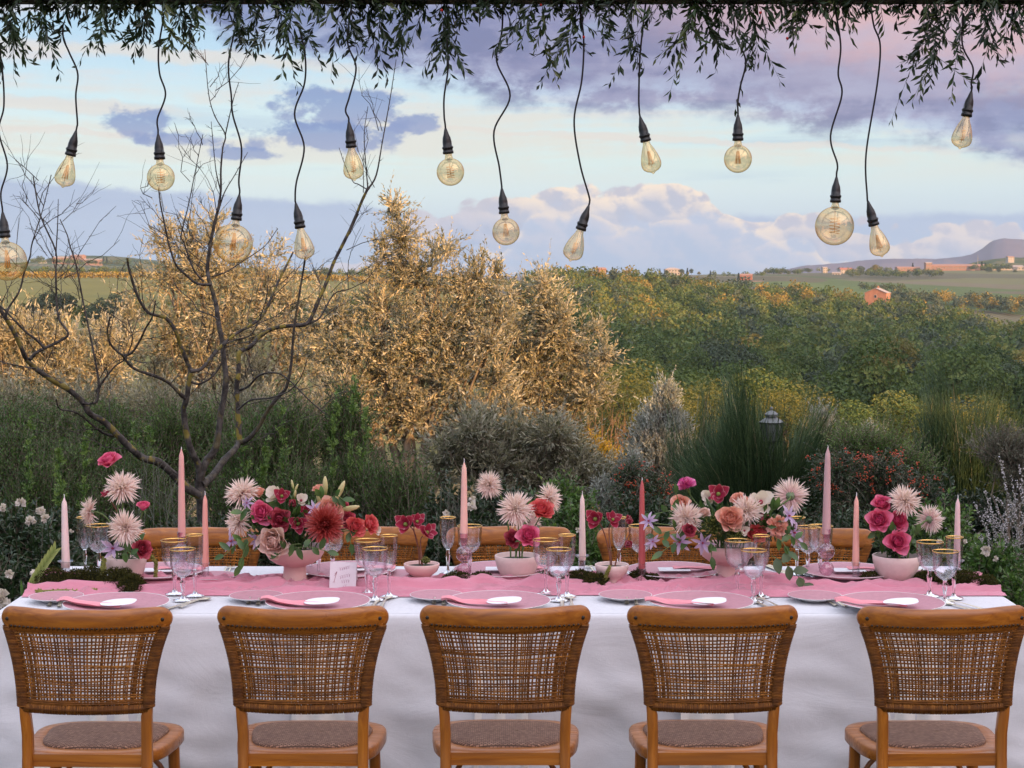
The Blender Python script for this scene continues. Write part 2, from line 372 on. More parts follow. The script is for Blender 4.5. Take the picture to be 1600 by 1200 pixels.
def terr(x, y):
    x = np.asarray(x, float); y = np.asarray(y, float)
    d = np.hypot(x, y); yy = np.maximum(y, d*.35)
    px = np.clip(800+F*x/np.maximum(yy, .1), TPX[0], TPX[-1])
    ty = np.log(np.array(TY)+6.); l = np.log(yy+6.)
    i = np.clip(np.searchsorted(ty, l)-1, 0, len(TY)-2); f = np.clip((l-ty[i])/(ty[i+1]-ty[i]), 0, 1); f = f*f*(3-2*f)*.35+f*.65
    j = np.clip(np.searchsorted(TPX, px)-1, 0, len(TPX)-2); g_ = np.clip((px-np.array(TPX)[j])/(np.array(TPX)[j+1]-np.array(TPX)[j]), 0, 1); g_ = g_*g_*(3-2*g_)
    z = (TZ[i, j]*(1-g_)+TZ[i, j+1]*g_)*(1-f)+(TZ[i+1, j]*(1-g_)+TZ[i+1, j+1]*g_)*f
    # behind and beside the camera the hilltop simply stays level
    side = np.clip((-y/np.maximum(d, 1e-3)+.1)*2, 0, 1); z = z*(1-side)
    # a high wooded ridge, unseen, added off to the right to keep the valley in evening shade
    u = np.array([math.sin(SUN_AZ), math.cos(SUN_AZ)]); v = np.array([-u[1], u[0]])
    tt = x*u[0]+y*u[1]; ss_ = x*v[0]+y*v[1]
    sm = lambda q, a, b: np.clip((q-a)/(b-a), 0, 1)**2*(3-2*np.clip((q-a)/(b-a), 0, 1))
    z = z+SHADE_RIDGE_H*np.exp(-((tt-230)/90.)**2)*sm(ss_, 122, 160)*(1-.62*sm(ss_, SHADE_RIDGE_S, SHADE_RIDGE_S+150))*(.93+.07*np.sin(ss_/37.)+.05*np.sin(ss_/13.))
    return z
SHADE_RIDGE_H, SHADE_RIDGE_S = 118., 560.
az = np.concatenate([np.arange(-178, -24, 4.), np.arange(-22, 22, .2), np.arange(24, 60, 2.), np.arange(60, 140, 1.2), np.arange(142, 181, 4.)])
az = R(1)*az if False else np.radians(az)
rad = np.concatenate([[.3], np.geomspace(2, 60, 16), np.geomspace(66, 3000, 88), [3500, 4200, 4900]])
AA, RR = np.meshgrid(az, rad, indexing='ij')
X_, Y_ = RR*np.sin(AA), RR*np.cos(AA)
Z_ = terr(X_, Y_)
Z_ = Z_ + np.where(RR > 30, .3*np.sin(X_/9.)*np.cos(Y_/11.), 0)
mb = MB(); mb.grid(np.stack([X_, Y_, Z_], -1), closeu=True)
gm, q_, bs = newmat('ground')
tc = q_.new('ShaderNodeTexCoord').outputs['Object']
sp = q_.new('ShaderNodeSeparateXYZ'); q_.l.new(tc, sp.inputs[0]); gx, gy, gz = sp.outputs
vo = q_.new('ShaderNodeTexVoronoi', voronoi_dimensions='2D'); vo.inputs['Scale'].default_value = 1/150.
wv = q_.vm('ADD', tc, q_.vm('MULTIPLY', q_.noise(tc, .006, 2., out=1), (60, 60, 0))); q_.l.new(wv, vo.inputs['Vector'])
fs = q_.new('ShaderNodeSeparateColor'); q_.l.new(vo.outputs['Color'], fs.inputs[0])
fields = q_.ramp(fs.outputs[0], [(0, (.13, .115, .075)), (.2, (.15, .15, .07)), (.4, (.11, .15, .05)), (.55, (.16, .14, .09)), (.7, (.09, .12, .05)), (.85, (.17, .15, .10)), (1, (.10, .13, .05))], 'CONSTANT')
rows = q_.m('SINE', q_.m('MULTIPLY', q_.m('ADD', gx, q_.m('MULTIPLY', gy, .25)), 1.05))
fields = q_.mix(q_.m('MULTIPLY', q_.m('MULTIPLY', q_.ss(rows, -.1, .5), q_.m('GREATER_THAN', fs.outputs[1], .35)), .6), fields, (.055, .075, .03))
lf = q_.ramp(q_.noise(q_.vm('MULTIPLY', tc, (.02, .12, 0)), 1., 4.), [(.3, (.15, .15, .05)), (.5, (.20, .185, .06)), (.7, (.165, .165, .055))])
lines = q_.ss(q_.m('SINE', q_.m('MULTIPLY', q_.m('ADD', gy, q_.m('MULTIPLY', gx, .12)), .7)), .3, .95)
lf = q_.mix(q_.m('MULTIPLY', lines, .35), lf, (.10, .11, .035))
isleft = q_.m('MULTIPLY', q_.m('LESS_THAN', q_.m('ADD', gx, q_.m('MULTIPLY', q_.noise(tc, .02), 60.)), 25.), q_.m('MULTIPLY', q_.m('LESS_THAN', gy, 800.), q_.m('GREATER_THAN', gy, 200.)))
cc = q_.mix(isleft, fields, lf)
near = q_.ramp(q_.noise(tc, 3., 6.), [(.3, (.03, .035, .015)), (.5, (.05, .055, .025)), (.7, (.09, .08, .05))])
golden = q_.ramp(q_.noise(tc, .4, 5.), [(.3, (.16, .12, .05)), (.7, (.26, .19, .09))])
cc = q_.mix(q_.ss(gy, 22., 60.), near, q_.mix(q_.ss(gy, 190., 240.), golden, cc))
rdg = q_.ss(gz, 12., 25.)
cc = q_.mix(rdg, cc, (.05, .07, .03))
cc = q_.mix(q_.noise(tc, .05, 6.), q_.mix(1., cc, (.7, .7, .7), 'MULTIPLY'), cc)
q_.put(bs.inputs['Base Color'], cc); bs.inputs['Roughness'].default_value = .95; bs.inputs['Specular IOR Level'].default_value = .1
mb.obj('ground', gm, kind='structure')

# ------------------------------------------------------------------ distant hills
def hill_strip(name, Y, prof, depth, zb, cols, nscale, bump=1.5, seed=0):
    pxs = np.arange(prof[0][0], prof[-1][0]+1, 6.)
    py = np.interp(pxs, [p[0] for p in prof], [p[1] for p in prof])
    rows_ = []
    for k, (f, h) in enumerate(((-1., 0.), (-.75, .22), (-.5, .5), (-.25, .8), (-.1, .94), (0, 1.), (.3, .8), (1, 0))):
        line = []
        for a_, b_ in zip(pxs, py):
            top = P(a_, b_, Y); n_ = mnoise.noise(Vector((a_*.03, k*.6, seed)))+.5*mnoise.noise(Vector((a_*.11, k*1.3, seed)))
            line.append((top.x*(1+f*depth/Y), Y+f*depth, zb+(top.z-zb)*h+n_*bump*(.35 if h == 1 else 1)))
        rows_.append(line)
    m_, q2, b2 = newmat(name)
    tc2 = q2.new('ShaderNodeTexCoord').outputs['Object']
    q2.put(b2.inputs['Base Color'], q2.ramp(q2.noise(tc2, nscale, 6., .6), cols)); b2.inputs['Roughness'].default_value = 1; b2.inputs['Specular IOR Level'].default_value = 0
    h_ = MB().grid(np.array(rows_).transpose(1, 0, 2)); return h_.obj(name, m_, kind='structure')
wood_c = [(.35, (.035, .05, .025)), (.5, (.05, .07, .03)), (.62, (.12, .11, .06)), (.75, (.07, .08, .035))]
hill_strip('hills', 2700., [(-900, 430), (-300, 414), (0, 412), (60, 409), (88, 400), (130, 399), (170, 400), (210, 403), (250, 408), (300, 414), (360, 418), (450, 422), (560, 427), (700, 432), (800, 440)], 500, -30, wood_c, .02, 2.2, 3.)
hill_strip('hills', 2500., [(1330, 438), (1400, 428), (1500, 416), (1530, 408), (1555, 404), (1580, 402), (1620, 403), (1700, 404), (2200, 425)], 350, -30, wood_c, .02, 2.2, 9.)
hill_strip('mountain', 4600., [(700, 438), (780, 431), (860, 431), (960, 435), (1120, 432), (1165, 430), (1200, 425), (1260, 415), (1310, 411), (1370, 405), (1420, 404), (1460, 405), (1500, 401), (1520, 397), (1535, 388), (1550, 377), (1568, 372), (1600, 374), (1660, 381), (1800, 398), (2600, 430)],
           700, -60, [(.3, (.10, .085, .12)), (.6, (.13, .11, .14))], .004, 7., 5.)  # violet haze is put into the mountain's base colour

# ------------------------------------------------------------------ the air: an even haze over the whole valley
hz = bpy.data.materials.new('haze'); hz.use_nodes = True; q2 = NT(hz.node_tree); q2.n.clear()
vol = q2.new('ShaderNodeVolumePrincipled'); vol.inputs['Color'].default_value = (.62, .82, 1, 1); vol.inputs['Density'].default_value = 0.7e-4; vol.inputs['Anisotropy'].default_value = .1
q2.l.new(vol.outputs[0], q2.new('ShaderNodeOutputMaterial').inputs['Volume'])
MB().box(-5000, 5000, -5000, 5600, -75, 170).obj('haze', hz, kind='stuff', smooth=False)

# ------------------------------------------------------------------ woodland
def crown_cloud(n, lobes, size, asp=.6, flat=0., rg=rng, inner=.25):
    """n leaf clumps over a set of lobes (cx,cy,cz,rx,ry,rz): positions, directions, normals, v"""
    lobes = np.asarray(lobes, float); w = (lobes[:, 3]*lobes[:, 4]+lobes[:, 3]*lobes[:, 5]); w /= w.sum()
    k = rg.choice(len(lobes), n, p=w); L = lobes[k]
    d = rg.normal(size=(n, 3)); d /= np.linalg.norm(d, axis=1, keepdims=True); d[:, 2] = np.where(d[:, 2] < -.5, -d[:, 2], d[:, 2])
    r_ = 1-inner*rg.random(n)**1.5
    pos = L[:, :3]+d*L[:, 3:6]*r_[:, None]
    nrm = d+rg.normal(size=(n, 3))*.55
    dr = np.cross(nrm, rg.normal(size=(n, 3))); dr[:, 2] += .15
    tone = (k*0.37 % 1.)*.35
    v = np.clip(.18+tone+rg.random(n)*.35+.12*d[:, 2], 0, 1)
    s_ = size*(.6+.8*rg.random(n))
    return pos, dr, nrm, s_, v
def broad_tree(seed, n, size, h=9., w=8., asp=.75, nl=11):
    rg = np.random.default_rng(seed)
    lob = []
    for i in range(nl):
        a_ = rg.random()*6.28; rr = w*.30*math.sqrt(rg.random()); z = h*(.42+.38*rg.random())-rr*.25
        q = w*(.15+.10*rg.random()); lob.append((rr*math.cos(a_), rr*math.sin(a_), z, q, q, q*.85))
    lob.append((0, 0, h*.70, w*.30, w*.30, h*.27)); lob.append((0, 0, h*.55, w*.42, w*.42, h*.22))
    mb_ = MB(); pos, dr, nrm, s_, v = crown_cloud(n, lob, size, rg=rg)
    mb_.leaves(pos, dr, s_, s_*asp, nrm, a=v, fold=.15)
    # trunk and a few limbs
    mb_.tubes([[(0, 0, -1.), (0, 0, h*.3), (.1, .1, h*.6)]], [[w*.03, w*.024, w*.012]], 6, mi=1)
    for i in range(4):
        l = lob[i]; mb_.tubes([[(0, 0, h*.28), (l[0]*.5, l[1]*.5, l[2]*.75), (l[0], l[1], l[2])]], [[w*.014, w*.01, w*.004]], 4, mi=1)
    return mb_
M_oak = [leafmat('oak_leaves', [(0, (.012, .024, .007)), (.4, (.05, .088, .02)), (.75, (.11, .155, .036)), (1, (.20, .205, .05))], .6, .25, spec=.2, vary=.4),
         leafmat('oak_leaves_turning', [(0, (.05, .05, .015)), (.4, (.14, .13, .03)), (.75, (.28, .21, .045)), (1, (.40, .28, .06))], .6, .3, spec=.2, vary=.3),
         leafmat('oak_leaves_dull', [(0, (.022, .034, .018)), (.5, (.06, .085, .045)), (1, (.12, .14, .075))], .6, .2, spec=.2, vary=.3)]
M_bark = barkmat('woodland_bark', (.07, .055, .04), (.14, .12, .09), 2.)
near_v, far_v = [], []
for i in range(6):
    b_ = broad_tree(100+i, 3600, .36, h=8.5+1.4*(i % 3), w=8+(i % 2)*1.5)
    near_v.append([b_.mesh('forest_tree', [m_, M_bark], False) for m_ in M_oak])
def join_trees(name, spots, n, size, mats, seed):
    """many small trees in one mesh, material per tree"""
    rg = np.random.default_rng(seed); vs = []
    for i in range(5):
        b_ = MB(); lob = []
        for k in range(7):
            a_ = rg.random()*6.28; rr = 2.4*math.sqrt(rg.random()); lob.append((rr*math.cos(a_), rr*math.sin(a_), 4.+2.4*rg.random(), 1.6, 1.6, 1.4))
        lob.append((0, 0, 6.2, 2.4, 2.4, 2.4)); lob.append((0, 0, 5., 3.3, 3.3, 2.1))
        vs.append(crown_cloud(n, lob, size, rg=rg))
    out = MB()
    for (x, y, z, s_, mi) in spots:
        pos, dr, nrm, sz, v = vs[rg.integers(5)]; a_ = rg.random()*6.28; ca, sa = math.cos(a_), math.sin(a_)
        Rm = np.array([[ca, -sa, 0], [sa, ca, 0], [0, 0, 1]])
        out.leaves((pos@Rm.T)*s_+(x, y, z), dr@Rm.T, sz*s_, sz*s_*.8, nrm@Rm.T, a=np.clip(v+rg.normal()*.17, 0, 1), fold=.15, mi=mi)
    return out
rg = np.random.default_rng(5)
spots = []
y = 185.
while y < 905:
    st_ = 8.6 if y < 400 else 8.0
    x0, x1 = (840-800)/F*y, (1790-800)/F*y
    x = x0
    while x < x1:
        xx, yy = x+rg.normal()*1.6, y+rg.normal()*1.8
        px = px_at(xx, yy); x += st_
        ylim = np.interp(px, [840, 1050, 1200, 1350, 1440, 1500, 1600, 1700], [870, 880, 880, 890, 850, 800, 720, 700])
        if yy > ylim: continue
        if 1330 < px < 1406 and yy > 820: continue                 # the farmhouse stands here
        z = float(terr(xx, yy)); sc = .8+rg.random()**1.5*.85
        lit = np.interp(yy, [250, 700, 820, 890], [.01, .03, .16, .5])  # share of yellowing oaks, rising towards the far edge of the wood
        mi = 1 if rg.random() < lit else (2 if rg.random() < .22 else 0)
        spots.append((xx, yy, z, sc, mi))
    y += st_*.92
spots.sort(key=lambda s_: s_[1])
near_s, far_s = spots[:285], spots[285:]
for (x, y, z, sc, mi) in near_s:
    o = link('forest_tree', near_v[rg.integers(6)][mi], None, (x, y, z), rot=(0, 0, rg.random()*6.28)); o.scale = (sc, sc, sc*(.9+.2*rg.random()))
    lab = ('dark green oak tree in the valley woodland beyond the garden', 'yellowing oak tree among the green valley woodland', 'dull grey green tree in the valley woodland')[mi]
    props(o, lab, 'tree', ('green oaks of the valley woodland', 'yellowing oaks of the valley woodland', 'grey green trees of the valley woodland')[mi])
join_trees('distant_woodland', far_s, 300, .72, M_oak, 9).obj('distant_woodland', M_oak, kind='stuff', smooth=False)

# softer taller trees with yellow tops in the dip behind the large olive
M_willow = leafmat('willow_leaves', [(0, (.04, .055, .015)), (.4, (.11, .13, .035)), (.75, (.21, .20, .05)), (1, (.38, .29, .06))], .6, .35, spec=.2)
sof = broad_tree(77, 5200, .34, h=12, w=9.5, asp=.5, nl=16)
sofs = [broad_tree(177+i, 4200, .32, h=12, w=11.5, asp=.5, nl=14+6*i).mesh('crown', [M_willow, M_bark], False) for i in range(3)]
sofg = sof.mesh('crown', [M_oak[0], M_bark], False)
for k, (px, py, Y, sc, m_, lab) in enumerate([
        (985, 540, 165, 1.0, 0, 'tall yellow topped tree in the dip behind the olive crown tip'),
        (1035, 575, 160, .85, 0, 'yellow green tree between the olive and the silver bush, lower than its taller neighbour'),
        (920, 560, 175, .9, 0, 'yellow leaved tree half hidden by the right edge of the olive crown'),
        (1110, 575, 170, .85, 0, 'yellowish tree rising just behind the left end of the big broom'),
        (1230, 575, 150, .7, 0, 'yellow tipped tree directly above the garden lantern'),
        (1520, 600, 150, .72, 0, 'pale yellow green round tree beyond the broom under the horizon at far side'),
        (1400, 595, 160, .8, 1, 'green tree rising above the woodland between the two brooms'),
        (1180, 560, 175, .9, 1, 'green tree with a domed crown above the left part of the big broom'),
        (1330, 610, 140, .7, 1, 'small dark green tree behind the tall mauve candle')]):
    top = P(px, py, Y); z0 = top.z-13.0*sc*.98
    o = thing('tree', lab, 'tree', (top.x, Y, z0), rg.random()*6)
    o.scale = (sc*1.25, sc*1.25, sc)
    b1 = link('crown', (sofs[k % 3], sofg)[m_], o)
# dark trees at the lower edge of the left field
for k, (px, py, Y, sc) in enumerate([(38, 468, 400, .8), (78, 457, 390, 1.15), (104, 466, 400, .8), (128, 470, 395, .9), (160, 468, 385, 1.), (186, 466, 390, .95), (215, 472, 400, .8), (150, 478, 360, .8), (55, 480, 360, .9)]):
    top = P(px, py, Y); h_ = 9.3*sc
    o = link('field_tree', near_v[k % 6][2 if k % 3 else 0], None, (top.x, Y, top.z-h_), rot=(0, 0, k*1.3)); o.scale = (sc, sc, sc)
    props(o, ('small dark tree at the foot of the left field, leftmost of its row', 'large round dark tree at the foot of the left field', 'narrow dark tree beside the large round one at the left field', 'dark tree in the middle of the row below the left field',
              'bushy dark tree right of the row middle below the left field', 'dark tree near the olive crown below the left field', 'small tree touching the olive crown at the left field edge', 'low dark tree in front of the row below the left field', 'low tree in front of the large round tree by the left field')[k], 'tree', 'dark trees along the foot of the left field')
sp2 = []
for k in range(60):
    px = 200+rg.random()*650; Y = 330+rg.random()*200; top = P(px, 462+rg.random()*35, Y); sp2.append((top.x, Y, top.z-8, 1., 0 if rg.random() < .6 else 2))
join_trees('hedgerow_woodland', sp2, 240, .9, M_oak, 19).obj('hedgerow_woodland', M_oak, kind='stuff', smooth=False)

# yellow vineyard along the top of the left field, with its posts
M_vine = leafmat('vine_leaves', [(0, (.12, .09, .02)), (.5, (.34, .23, .04)), (1, (.50, .36, .07))], .6, .3)
M_post = plain('grey_post', (.3, .28, .25), .8)
for r_, (Y, lab) in enumerate(((770, 'front row of yellow autumn vines along the top of the left field'), (790, 'middle row of yellow vines above the left field'), (812, 'rear row of yellow vines above the left field'))):
    xs = np.arange(-.31*Y, -.02*Y, .35); n = len(xs)*6
    xx = np.repeat(xs, 6)+rg.normal(size=n)*.3; yy = Y+rg.normal(size=n)*.35; zz = terr(xx, yy)+.5+rg.random(n)*1.6
    row = thing('vine_row', lab, 'vines', (float(xs.mean()), Y, float(terr(xs.mean(), Y))), group='vine rows above the left field')
    off = np.array(row.location)
    MB().leaves(np.stack([xx, yy, zz], 1)-off, rg.normal(size=(n, 3)), .9, .7, a=rg.random(n)).obj('foliage', M_vine, row, smooth=False, kind='stuff')
    pm = MB().box(-.12, .12, -.12, .12, 0, 2.4).mesh('post', M_post, False)
    for x in np.arange(-.30*Y, -.05*Y, 9.): link('post', pm, row, (x-off[0], 0, float(terr(x, Y))-off[2]))

# ------------------------------------------------------------------ far buildings and their trees
M_terra = plain('terracotta_plaster', (.42, .19, .11), .9, nscale=.6, namt=.2); M_pale = plain('pale_plaster', (.6, .55, .48), .9, nscale=.5, namt=.1)
M_red = plain('red_plaster', (.32, .11, .07), .9); M_roof = plain('clay_tiles', (.30, .16, .11), .9, nscale=1.2, namt=.3); M_rgrey = plain('weathered_roof', (.33, .27, .24), .9, nscale=1., namt=.25)
M_dark = plain('dark_opening', (.03, .03, .035), .4); M_cyp = leafmat('cypress_leaves', [(0, (.012, .02, .01)), (1, (.045, .06, .028))], .7, .1)
M_terra2 = plain('shade_toned_plaster', (.27, .15, .11), .9, nscale=.5, namt=.2); M_pale2 = plain('shade_toned_pale_plaster', (.34, .30, .27), .9, nscale=.5, namt=.15)  # darker plaster copies with the far buildings' shade put into the colour
def house(name, lab, cat, px, py_base, Y, w, d, h, rz, wall, roof, pitch=.35, wins=3, storeys=2, chim=0, loc=None, hip=False):
    b = P(px, py_base, Y) if loc is None else Vector(loc)
    o = thing(name, lab, cat, tuple(b), R(rz))
    rh = pitch*d/2
    m_ = MB(); m_.box(-w/2, w/2, -d/2, d/2, -3, h)
    if not hip:
        for sx in (-1, 1): m_.add([(sx*w/2, -d/2, h), (sx*w/2, d/2, h), (sx*w/2, 0, h+rh)], tris=[(0, 1, 2)])
    m_.obj('wall', wall, o, smooth=False)
    ov = .35; r_ = MB(); hw = w/2+ov; k = (d/2+ov); hx = hw-(k if hip else 0)
    zt = h+rh+.02; zb = h-rh*ov/(d/2)
    for sy in (-1, 1):
        t_ = [(-hw, sy*k, zb), (hw, sy*k, zb), (hx, 0, zt), (-hx, 0, zt)]
        r_.add(t_+[(x, y, z+.22) for x, y, z in t_], [(0, 1, 2, 3), (4, 5, 6, 7), (0, 1, 5, 4), (0, 3, 7, 4), (1, 2, 6, 5)])
    if hip:
        for sx in (-1, 1): r_.add([(sx*hw, -k, zb+.22), (sx*hw, k, zb+.22), (sx*hx, 0, zt+.22)], tris=[(0, 1, 2)])
    rf = r_.obj('roof', roof, o, smooth=False)
    if chim: MB().box(-.4, .4, -.35, .35, 0, 1.6).obj('chimney', wall, rf, loc=(w*.12, 0, h+rh-.4), smooth=False)
    ww, wh = min(1.1, w/wins*.4), 1.4
    fm = MB().box(-ww/2-.1, ww/2+.1, -.06, .05, -wh/2-.1, wh/2+.1).mesh('window', M_pale, False); pm_ = MB().box(-ww/2, ww/2, -.09, -.065, -wh/2, wh/2).mesh('pane', M_dark, False)
    for s_ in range(storeys):
        for i in range(wins):
            x = (i+.5)/wins*w-w/2; z = (s_+.55)*h/storeys
            f_ = link('window', fm, o, (x, -d/2-.02, z)); link('pane', pm_, f_)
        for sx in (-1, 1):
            f_ = link('window', fm, o, (sx*(w/2+.02), 0, (s_+.55)*h/storeys), rot=(0, 0, R(90)*sx)); link('pane', pm_, f_)
    return o
house('farmhouse', 'terracotta farmhouse standing among the trees on the far edge of the woodland', 'house', 1371, 482, 868, 7.4, 11.0, 7.8, 62, M_terra, M_rgrey, .42, 2, 2, 1)
house('farmhouse', 'small red house beside the cypress on the far fields', 'house', 1166, 443, 1350, 9, 7, 6.2, -12, M_red, M_roof, .35, 3, 2)
house('shed', 'low pale outbuilding just beside the small red house', 'shed', 1183, 446.5, 1300, 7, 4.5, 2.6, 10, M_terra2, M_roof, .35, 3, 1)
house('villa', 'pale villa on the skyline between round trees', 'house', 1050, 430, 1500, 13, 8, 5, 5, M_pale2, M_rgrey, .35, 5, 2, hip=True)
house('house', 'small pinkish house on the wooded skyline above the olive tip', 'house', 939, 430, 980, 4.4, 4.4, 3.4, 20, M_terra2, M_roof, .35, 2, 1)
house('house', 'white low house at the left end of the hilltop hamlet', 'house', 1307, 432, 1700, 8, 6, 3.4, -15, M_pale2, M_rgrey, .3, 3, 1)
house('house', 'red roofed house in the middle of the hilltop hamlet', 'house', 1321, 428, 1800, 13, 8, 4.6, 8, M_pale2, M_red, .4, 4, 2)
house('house', 'pinkish low house at the right end of the hilltop hamlet', 'house', 1332, 428, 1800, 8, 6, 4, 0, M_terra2, M_roof, .3, 2, 1)
house('tower_house', 'small square tower house standing on the ridge left of the hamlet', 'house', 1288, 427, 1850, 5, 5, 6, 10, M_pale2, M_rgrey, .3, 2, 3)
house('winery', 'very long low winery building on the right skyline ridge', 'building', 1495, 422.5, 1950, 62, 14, 5.0, -2, M_terra2, M_roof, .25, 22, 1)
house('barn', 'long pale barn beyond the right end of the winery', 'building', 1572, 423.5, 1900, 36, 12, 4.6, 4, M_pale2, M_rgrey, .25, 10, 1)
house('winery_wing', 'low wing at the left end of the long winery', 'building', 1418, 423.5, 1950, 26, 10, 3.6, 4, M_terra2, M_roof, .25, 8, 1)
house('tower_house', 'squat block rising above the long winery roof', 'building', 1450, 420, 1940, 7, 7, 6.4, 4, M_terra2, M_rgrey, .25, 3, 2)
house('house', 'pinkish villa among trees on the far left hilltop', 'house', 122, 411, 2250, 18, 10, 9, -20, M_terra2, M_roof, .35, 4, 2)
house('house', 'long porticoed house right of the pinkish villa on the left hilltop', 'house', 146, 413, 2240, 22, 10, 6, 5, M_terra2, M_rgrey, .2, 7, 1)
house('house', 'low walled house at the foot of the left hilltop trees', 'house', 95, 411, 2250, 20, 9, 7, 5, M_terra2, M_rgrey, .3, 5, 1)
house('house', 'small white house under the big dark tree on the left hilltop', 'house', 67, 413, 2200, 10, 8, 4, 12, M_pale2, M_rgrey, .3, 3, 1)
house('house', 'hillside house at the right edge above the winery', 'house', 1578, 407, 2350, 9, 7, 4.5, 12, M_pale2, M_roof, .3, 3, 2)
# mast
ms = P(1527.5, 421, 1980); o = thing('mast', 'thin tall mast rising behind the winery roof', 'mast', tuple(ms))
MB().tubes([[(0, 0, 0), (0, 0, 17)]], [[.35, .2]], 6).obj('pole', M_post, o); MB().box(-.8, .8, -.1, .1, 12.5, 12.8).obj('crossbar', M_post, o)
# cypresses, pines and round trees one can tell apart on the skyline
def cyp_mesh(seed, h=10., w=1.5, n=420):
    rg2 = np.random.default_rng(seed); z = rg2.random(n)**.8; r_ = w*np.sin(np.clip(z*1.05+.12, 0, 1)**.6*math.pi)*.5+.15; a_ = rg2.random(n)*6.28
    pos = np.stack([r_*np.cos(a_), r_*np.sin(a_), z*h*.96], 1); dr = np.stack([np.cos(a_)*.3, np.sin(a_)*.3, np.ones(n)], 1)
    return MB().leaves(pos, dr, h*.1, h*.055, np.stack([np.cos(a_), np.sin(a_), np.zeros(n)], 1), a=rg2.random(n)).tubes([[(0, 0, -1), (0, 0, 3)]], [[.2, .15]], 5, mi=1).mesh('cypress', [M_cyp, M_bark], False)
cm = [cyp_mesh(i) for i in range(3)]
for k, (px, pt, pb, Y, lab) in enumerate([
        (1031, 420, 431, 1450, 'dark cypress on the skyline left of the pale villa'), (1074, 419, 431, 1450, 'slim cypress right of the pale villa on the skyline'), (1110, 423, 433, 1450, 'lone small cypress on the skyline right of the villa'),
        (1154, 427, 444, 1340, 'cypress standing beside the small red house'), (1078, 430, 438, 1350, 'short cypress on the slope below the villa'), (1193, 436, 446, 1330, 'small cypress at the end of the red house yard'),
        (1209, 425, 432, 1750, 'slender cypress on the ridge left of the pink round tree'), (1426, 411, 423, 1950, 'dark cypress rising over the winery wing'), (1534, 409, 424, 1930, 'first of two cypresses at the winery end'), (1539, 411, 424, 1935, 'second of two cypresses at the winery end'),
        (162, 401, 414, 2200, 'left cypress of the pair beyond the left hilltop villa'), (167, 402, 414, 2200, 'right cypress of the pair beyond the left hilltop villa'),
        (875, 424, 434, 900, 'small cypress on the woodland skyline beside the olive tip'), (884, 425, 434, 905, 'second small cypress on the woodland skyline near the olive tip')]):
    a_, b_ = P(px, pt, Y), P(px, pb, Y); s_ = (a_.z-b_.z)/10
    o = link('cypress', cm[k % 3], None, tuple(b_), rot=(0, 0, k)); o.scale = (s_*1.5, s_*1.5, s_); props(o, lab, 'tree')
for k, (px, pt, pb, Y, mi, lab) in enumerate([
        (1041, 420, 431, 1490, 2, 'round dark tree right beside the pale villa'), (1065, 419.5, 431, 1480, 2, 'large round pine on the right of the pale villa'), (1080, 420.5, 431, 1480, 2, 'broad dark tree between the villa pine and the slim cypress'),
        (1092, 423, 431, 1500, 1, 'pale bare looking tree on the skyline right of the villa'), (946, 420, 431, 985, 0, 'bushy tree on the skyline beside the pinkish house'), (958, 423, 431, 985, 2, 'low tree on the skyline right of the pinkish house'),
        (1219, 421, 431, 1750, 1, 'pinkish autumn tree standing on the ridge'), (1262, 418, 428, 1850, 2, 'round tree on the ridge left of the tower house'), (1345, 417, 436, 1700, 2, 'dark clump of trees right of the hamlet'),
        (1368, 409, 434, 1700, 1, 'tall spreading pale tree right of the hamlet'), (1357, 419, 437, 1690, 2, 'dark tree at the foot of the tall pale tree'), (1383, 420, 436, 1700, 2, 'round tree right of the tall pale tree'),
        (1402, 422, 436, 1700, 0, 'low green tree under the winery wing'), (1545, 416, 430, 1800, 2, 'tree clump below the winery end'), (1560, 417, 430, 1800, 2, 'dark tree below the pale barn'), (1586, 419, 430, 1800, 2, 'dark tree at the right end of the pale barn'),
        (60, 399, 414, 2150, 2, 'big dark tree on the left hilltop'), (75, 405, 414, 2150, 2, 'small dark tree beside the big one on the left hilltop'), (108, 399, 408, 2350, 2, 'tree crowning the left hilltop behind the villa')]):
    a_, b_ = P(px, pt, Y), P(px, pb, Y); s_ = (a_.z-b_.z)/10
    o = link('round_tree', near_v[k % 6][mi], None, tuple(b_), rot=(0, 0, k)); o.scale = (s_, s_, s_); props(o, lab, 'tree')
# hedges, thickets and olive rows of the far slopes, too far to pick apart
sp3 = []
def thicket(px0, px1, py0, py1, Y0, Y1, n, sc, mis=(2, 0)):
    for k in range(n):
        u = rg.random(); px = px0+(px1-px0)*u; Y = Y0+(Y1-Y0)*rg.random(); b = P(px, py0+(py1-py0)*rg.random(), Y); sp3.append((b.x, Y, float(terr(b.x, Y))-1, sc*(.7+.5*rg.random()), mis[rg.integers(len(mis))]))
thicket(1200, 1260, 0, 0, 1560, 1620, 30, .8); thicket(1330, 1480, 0, 0, 1560, 1660, 90, .9); thicket(1350, 1420, 0, 0, 1180, 1230, 26, .7)
thicket(1390, 1640, 0, 0, 1000, 1060, 110, 1.0, (2, 2, 1)); thicket(30, 200, 0, 0, 850, 950, 60, .55); thicket(150, 600, 0, 0, 1000, 1100, 90, .7); thicket(560, 860, 0, 0, 900, 1000, 90, .8)
thicket(1520, 1640, 0, 0, 1850, 1900, 40, .9); thicket(860, 1120, 0, 0, 950, 1100, 60, .6, (2, 1)); thicket(1100, 1200, 0, 0, 1400, 1450, 14, .6); thicket(40, 200, 0, 0, 1900, 2000, 60, .9)
thicket(1250, 1400, 0, 0, 1880, 1930, 40, .7)
join_trees('hedges_and_thickets', sp3, 110, 1.1, M_oak, 29).obj('hedges_and_thickets', M_oak, kind='stuff', smooth=False)
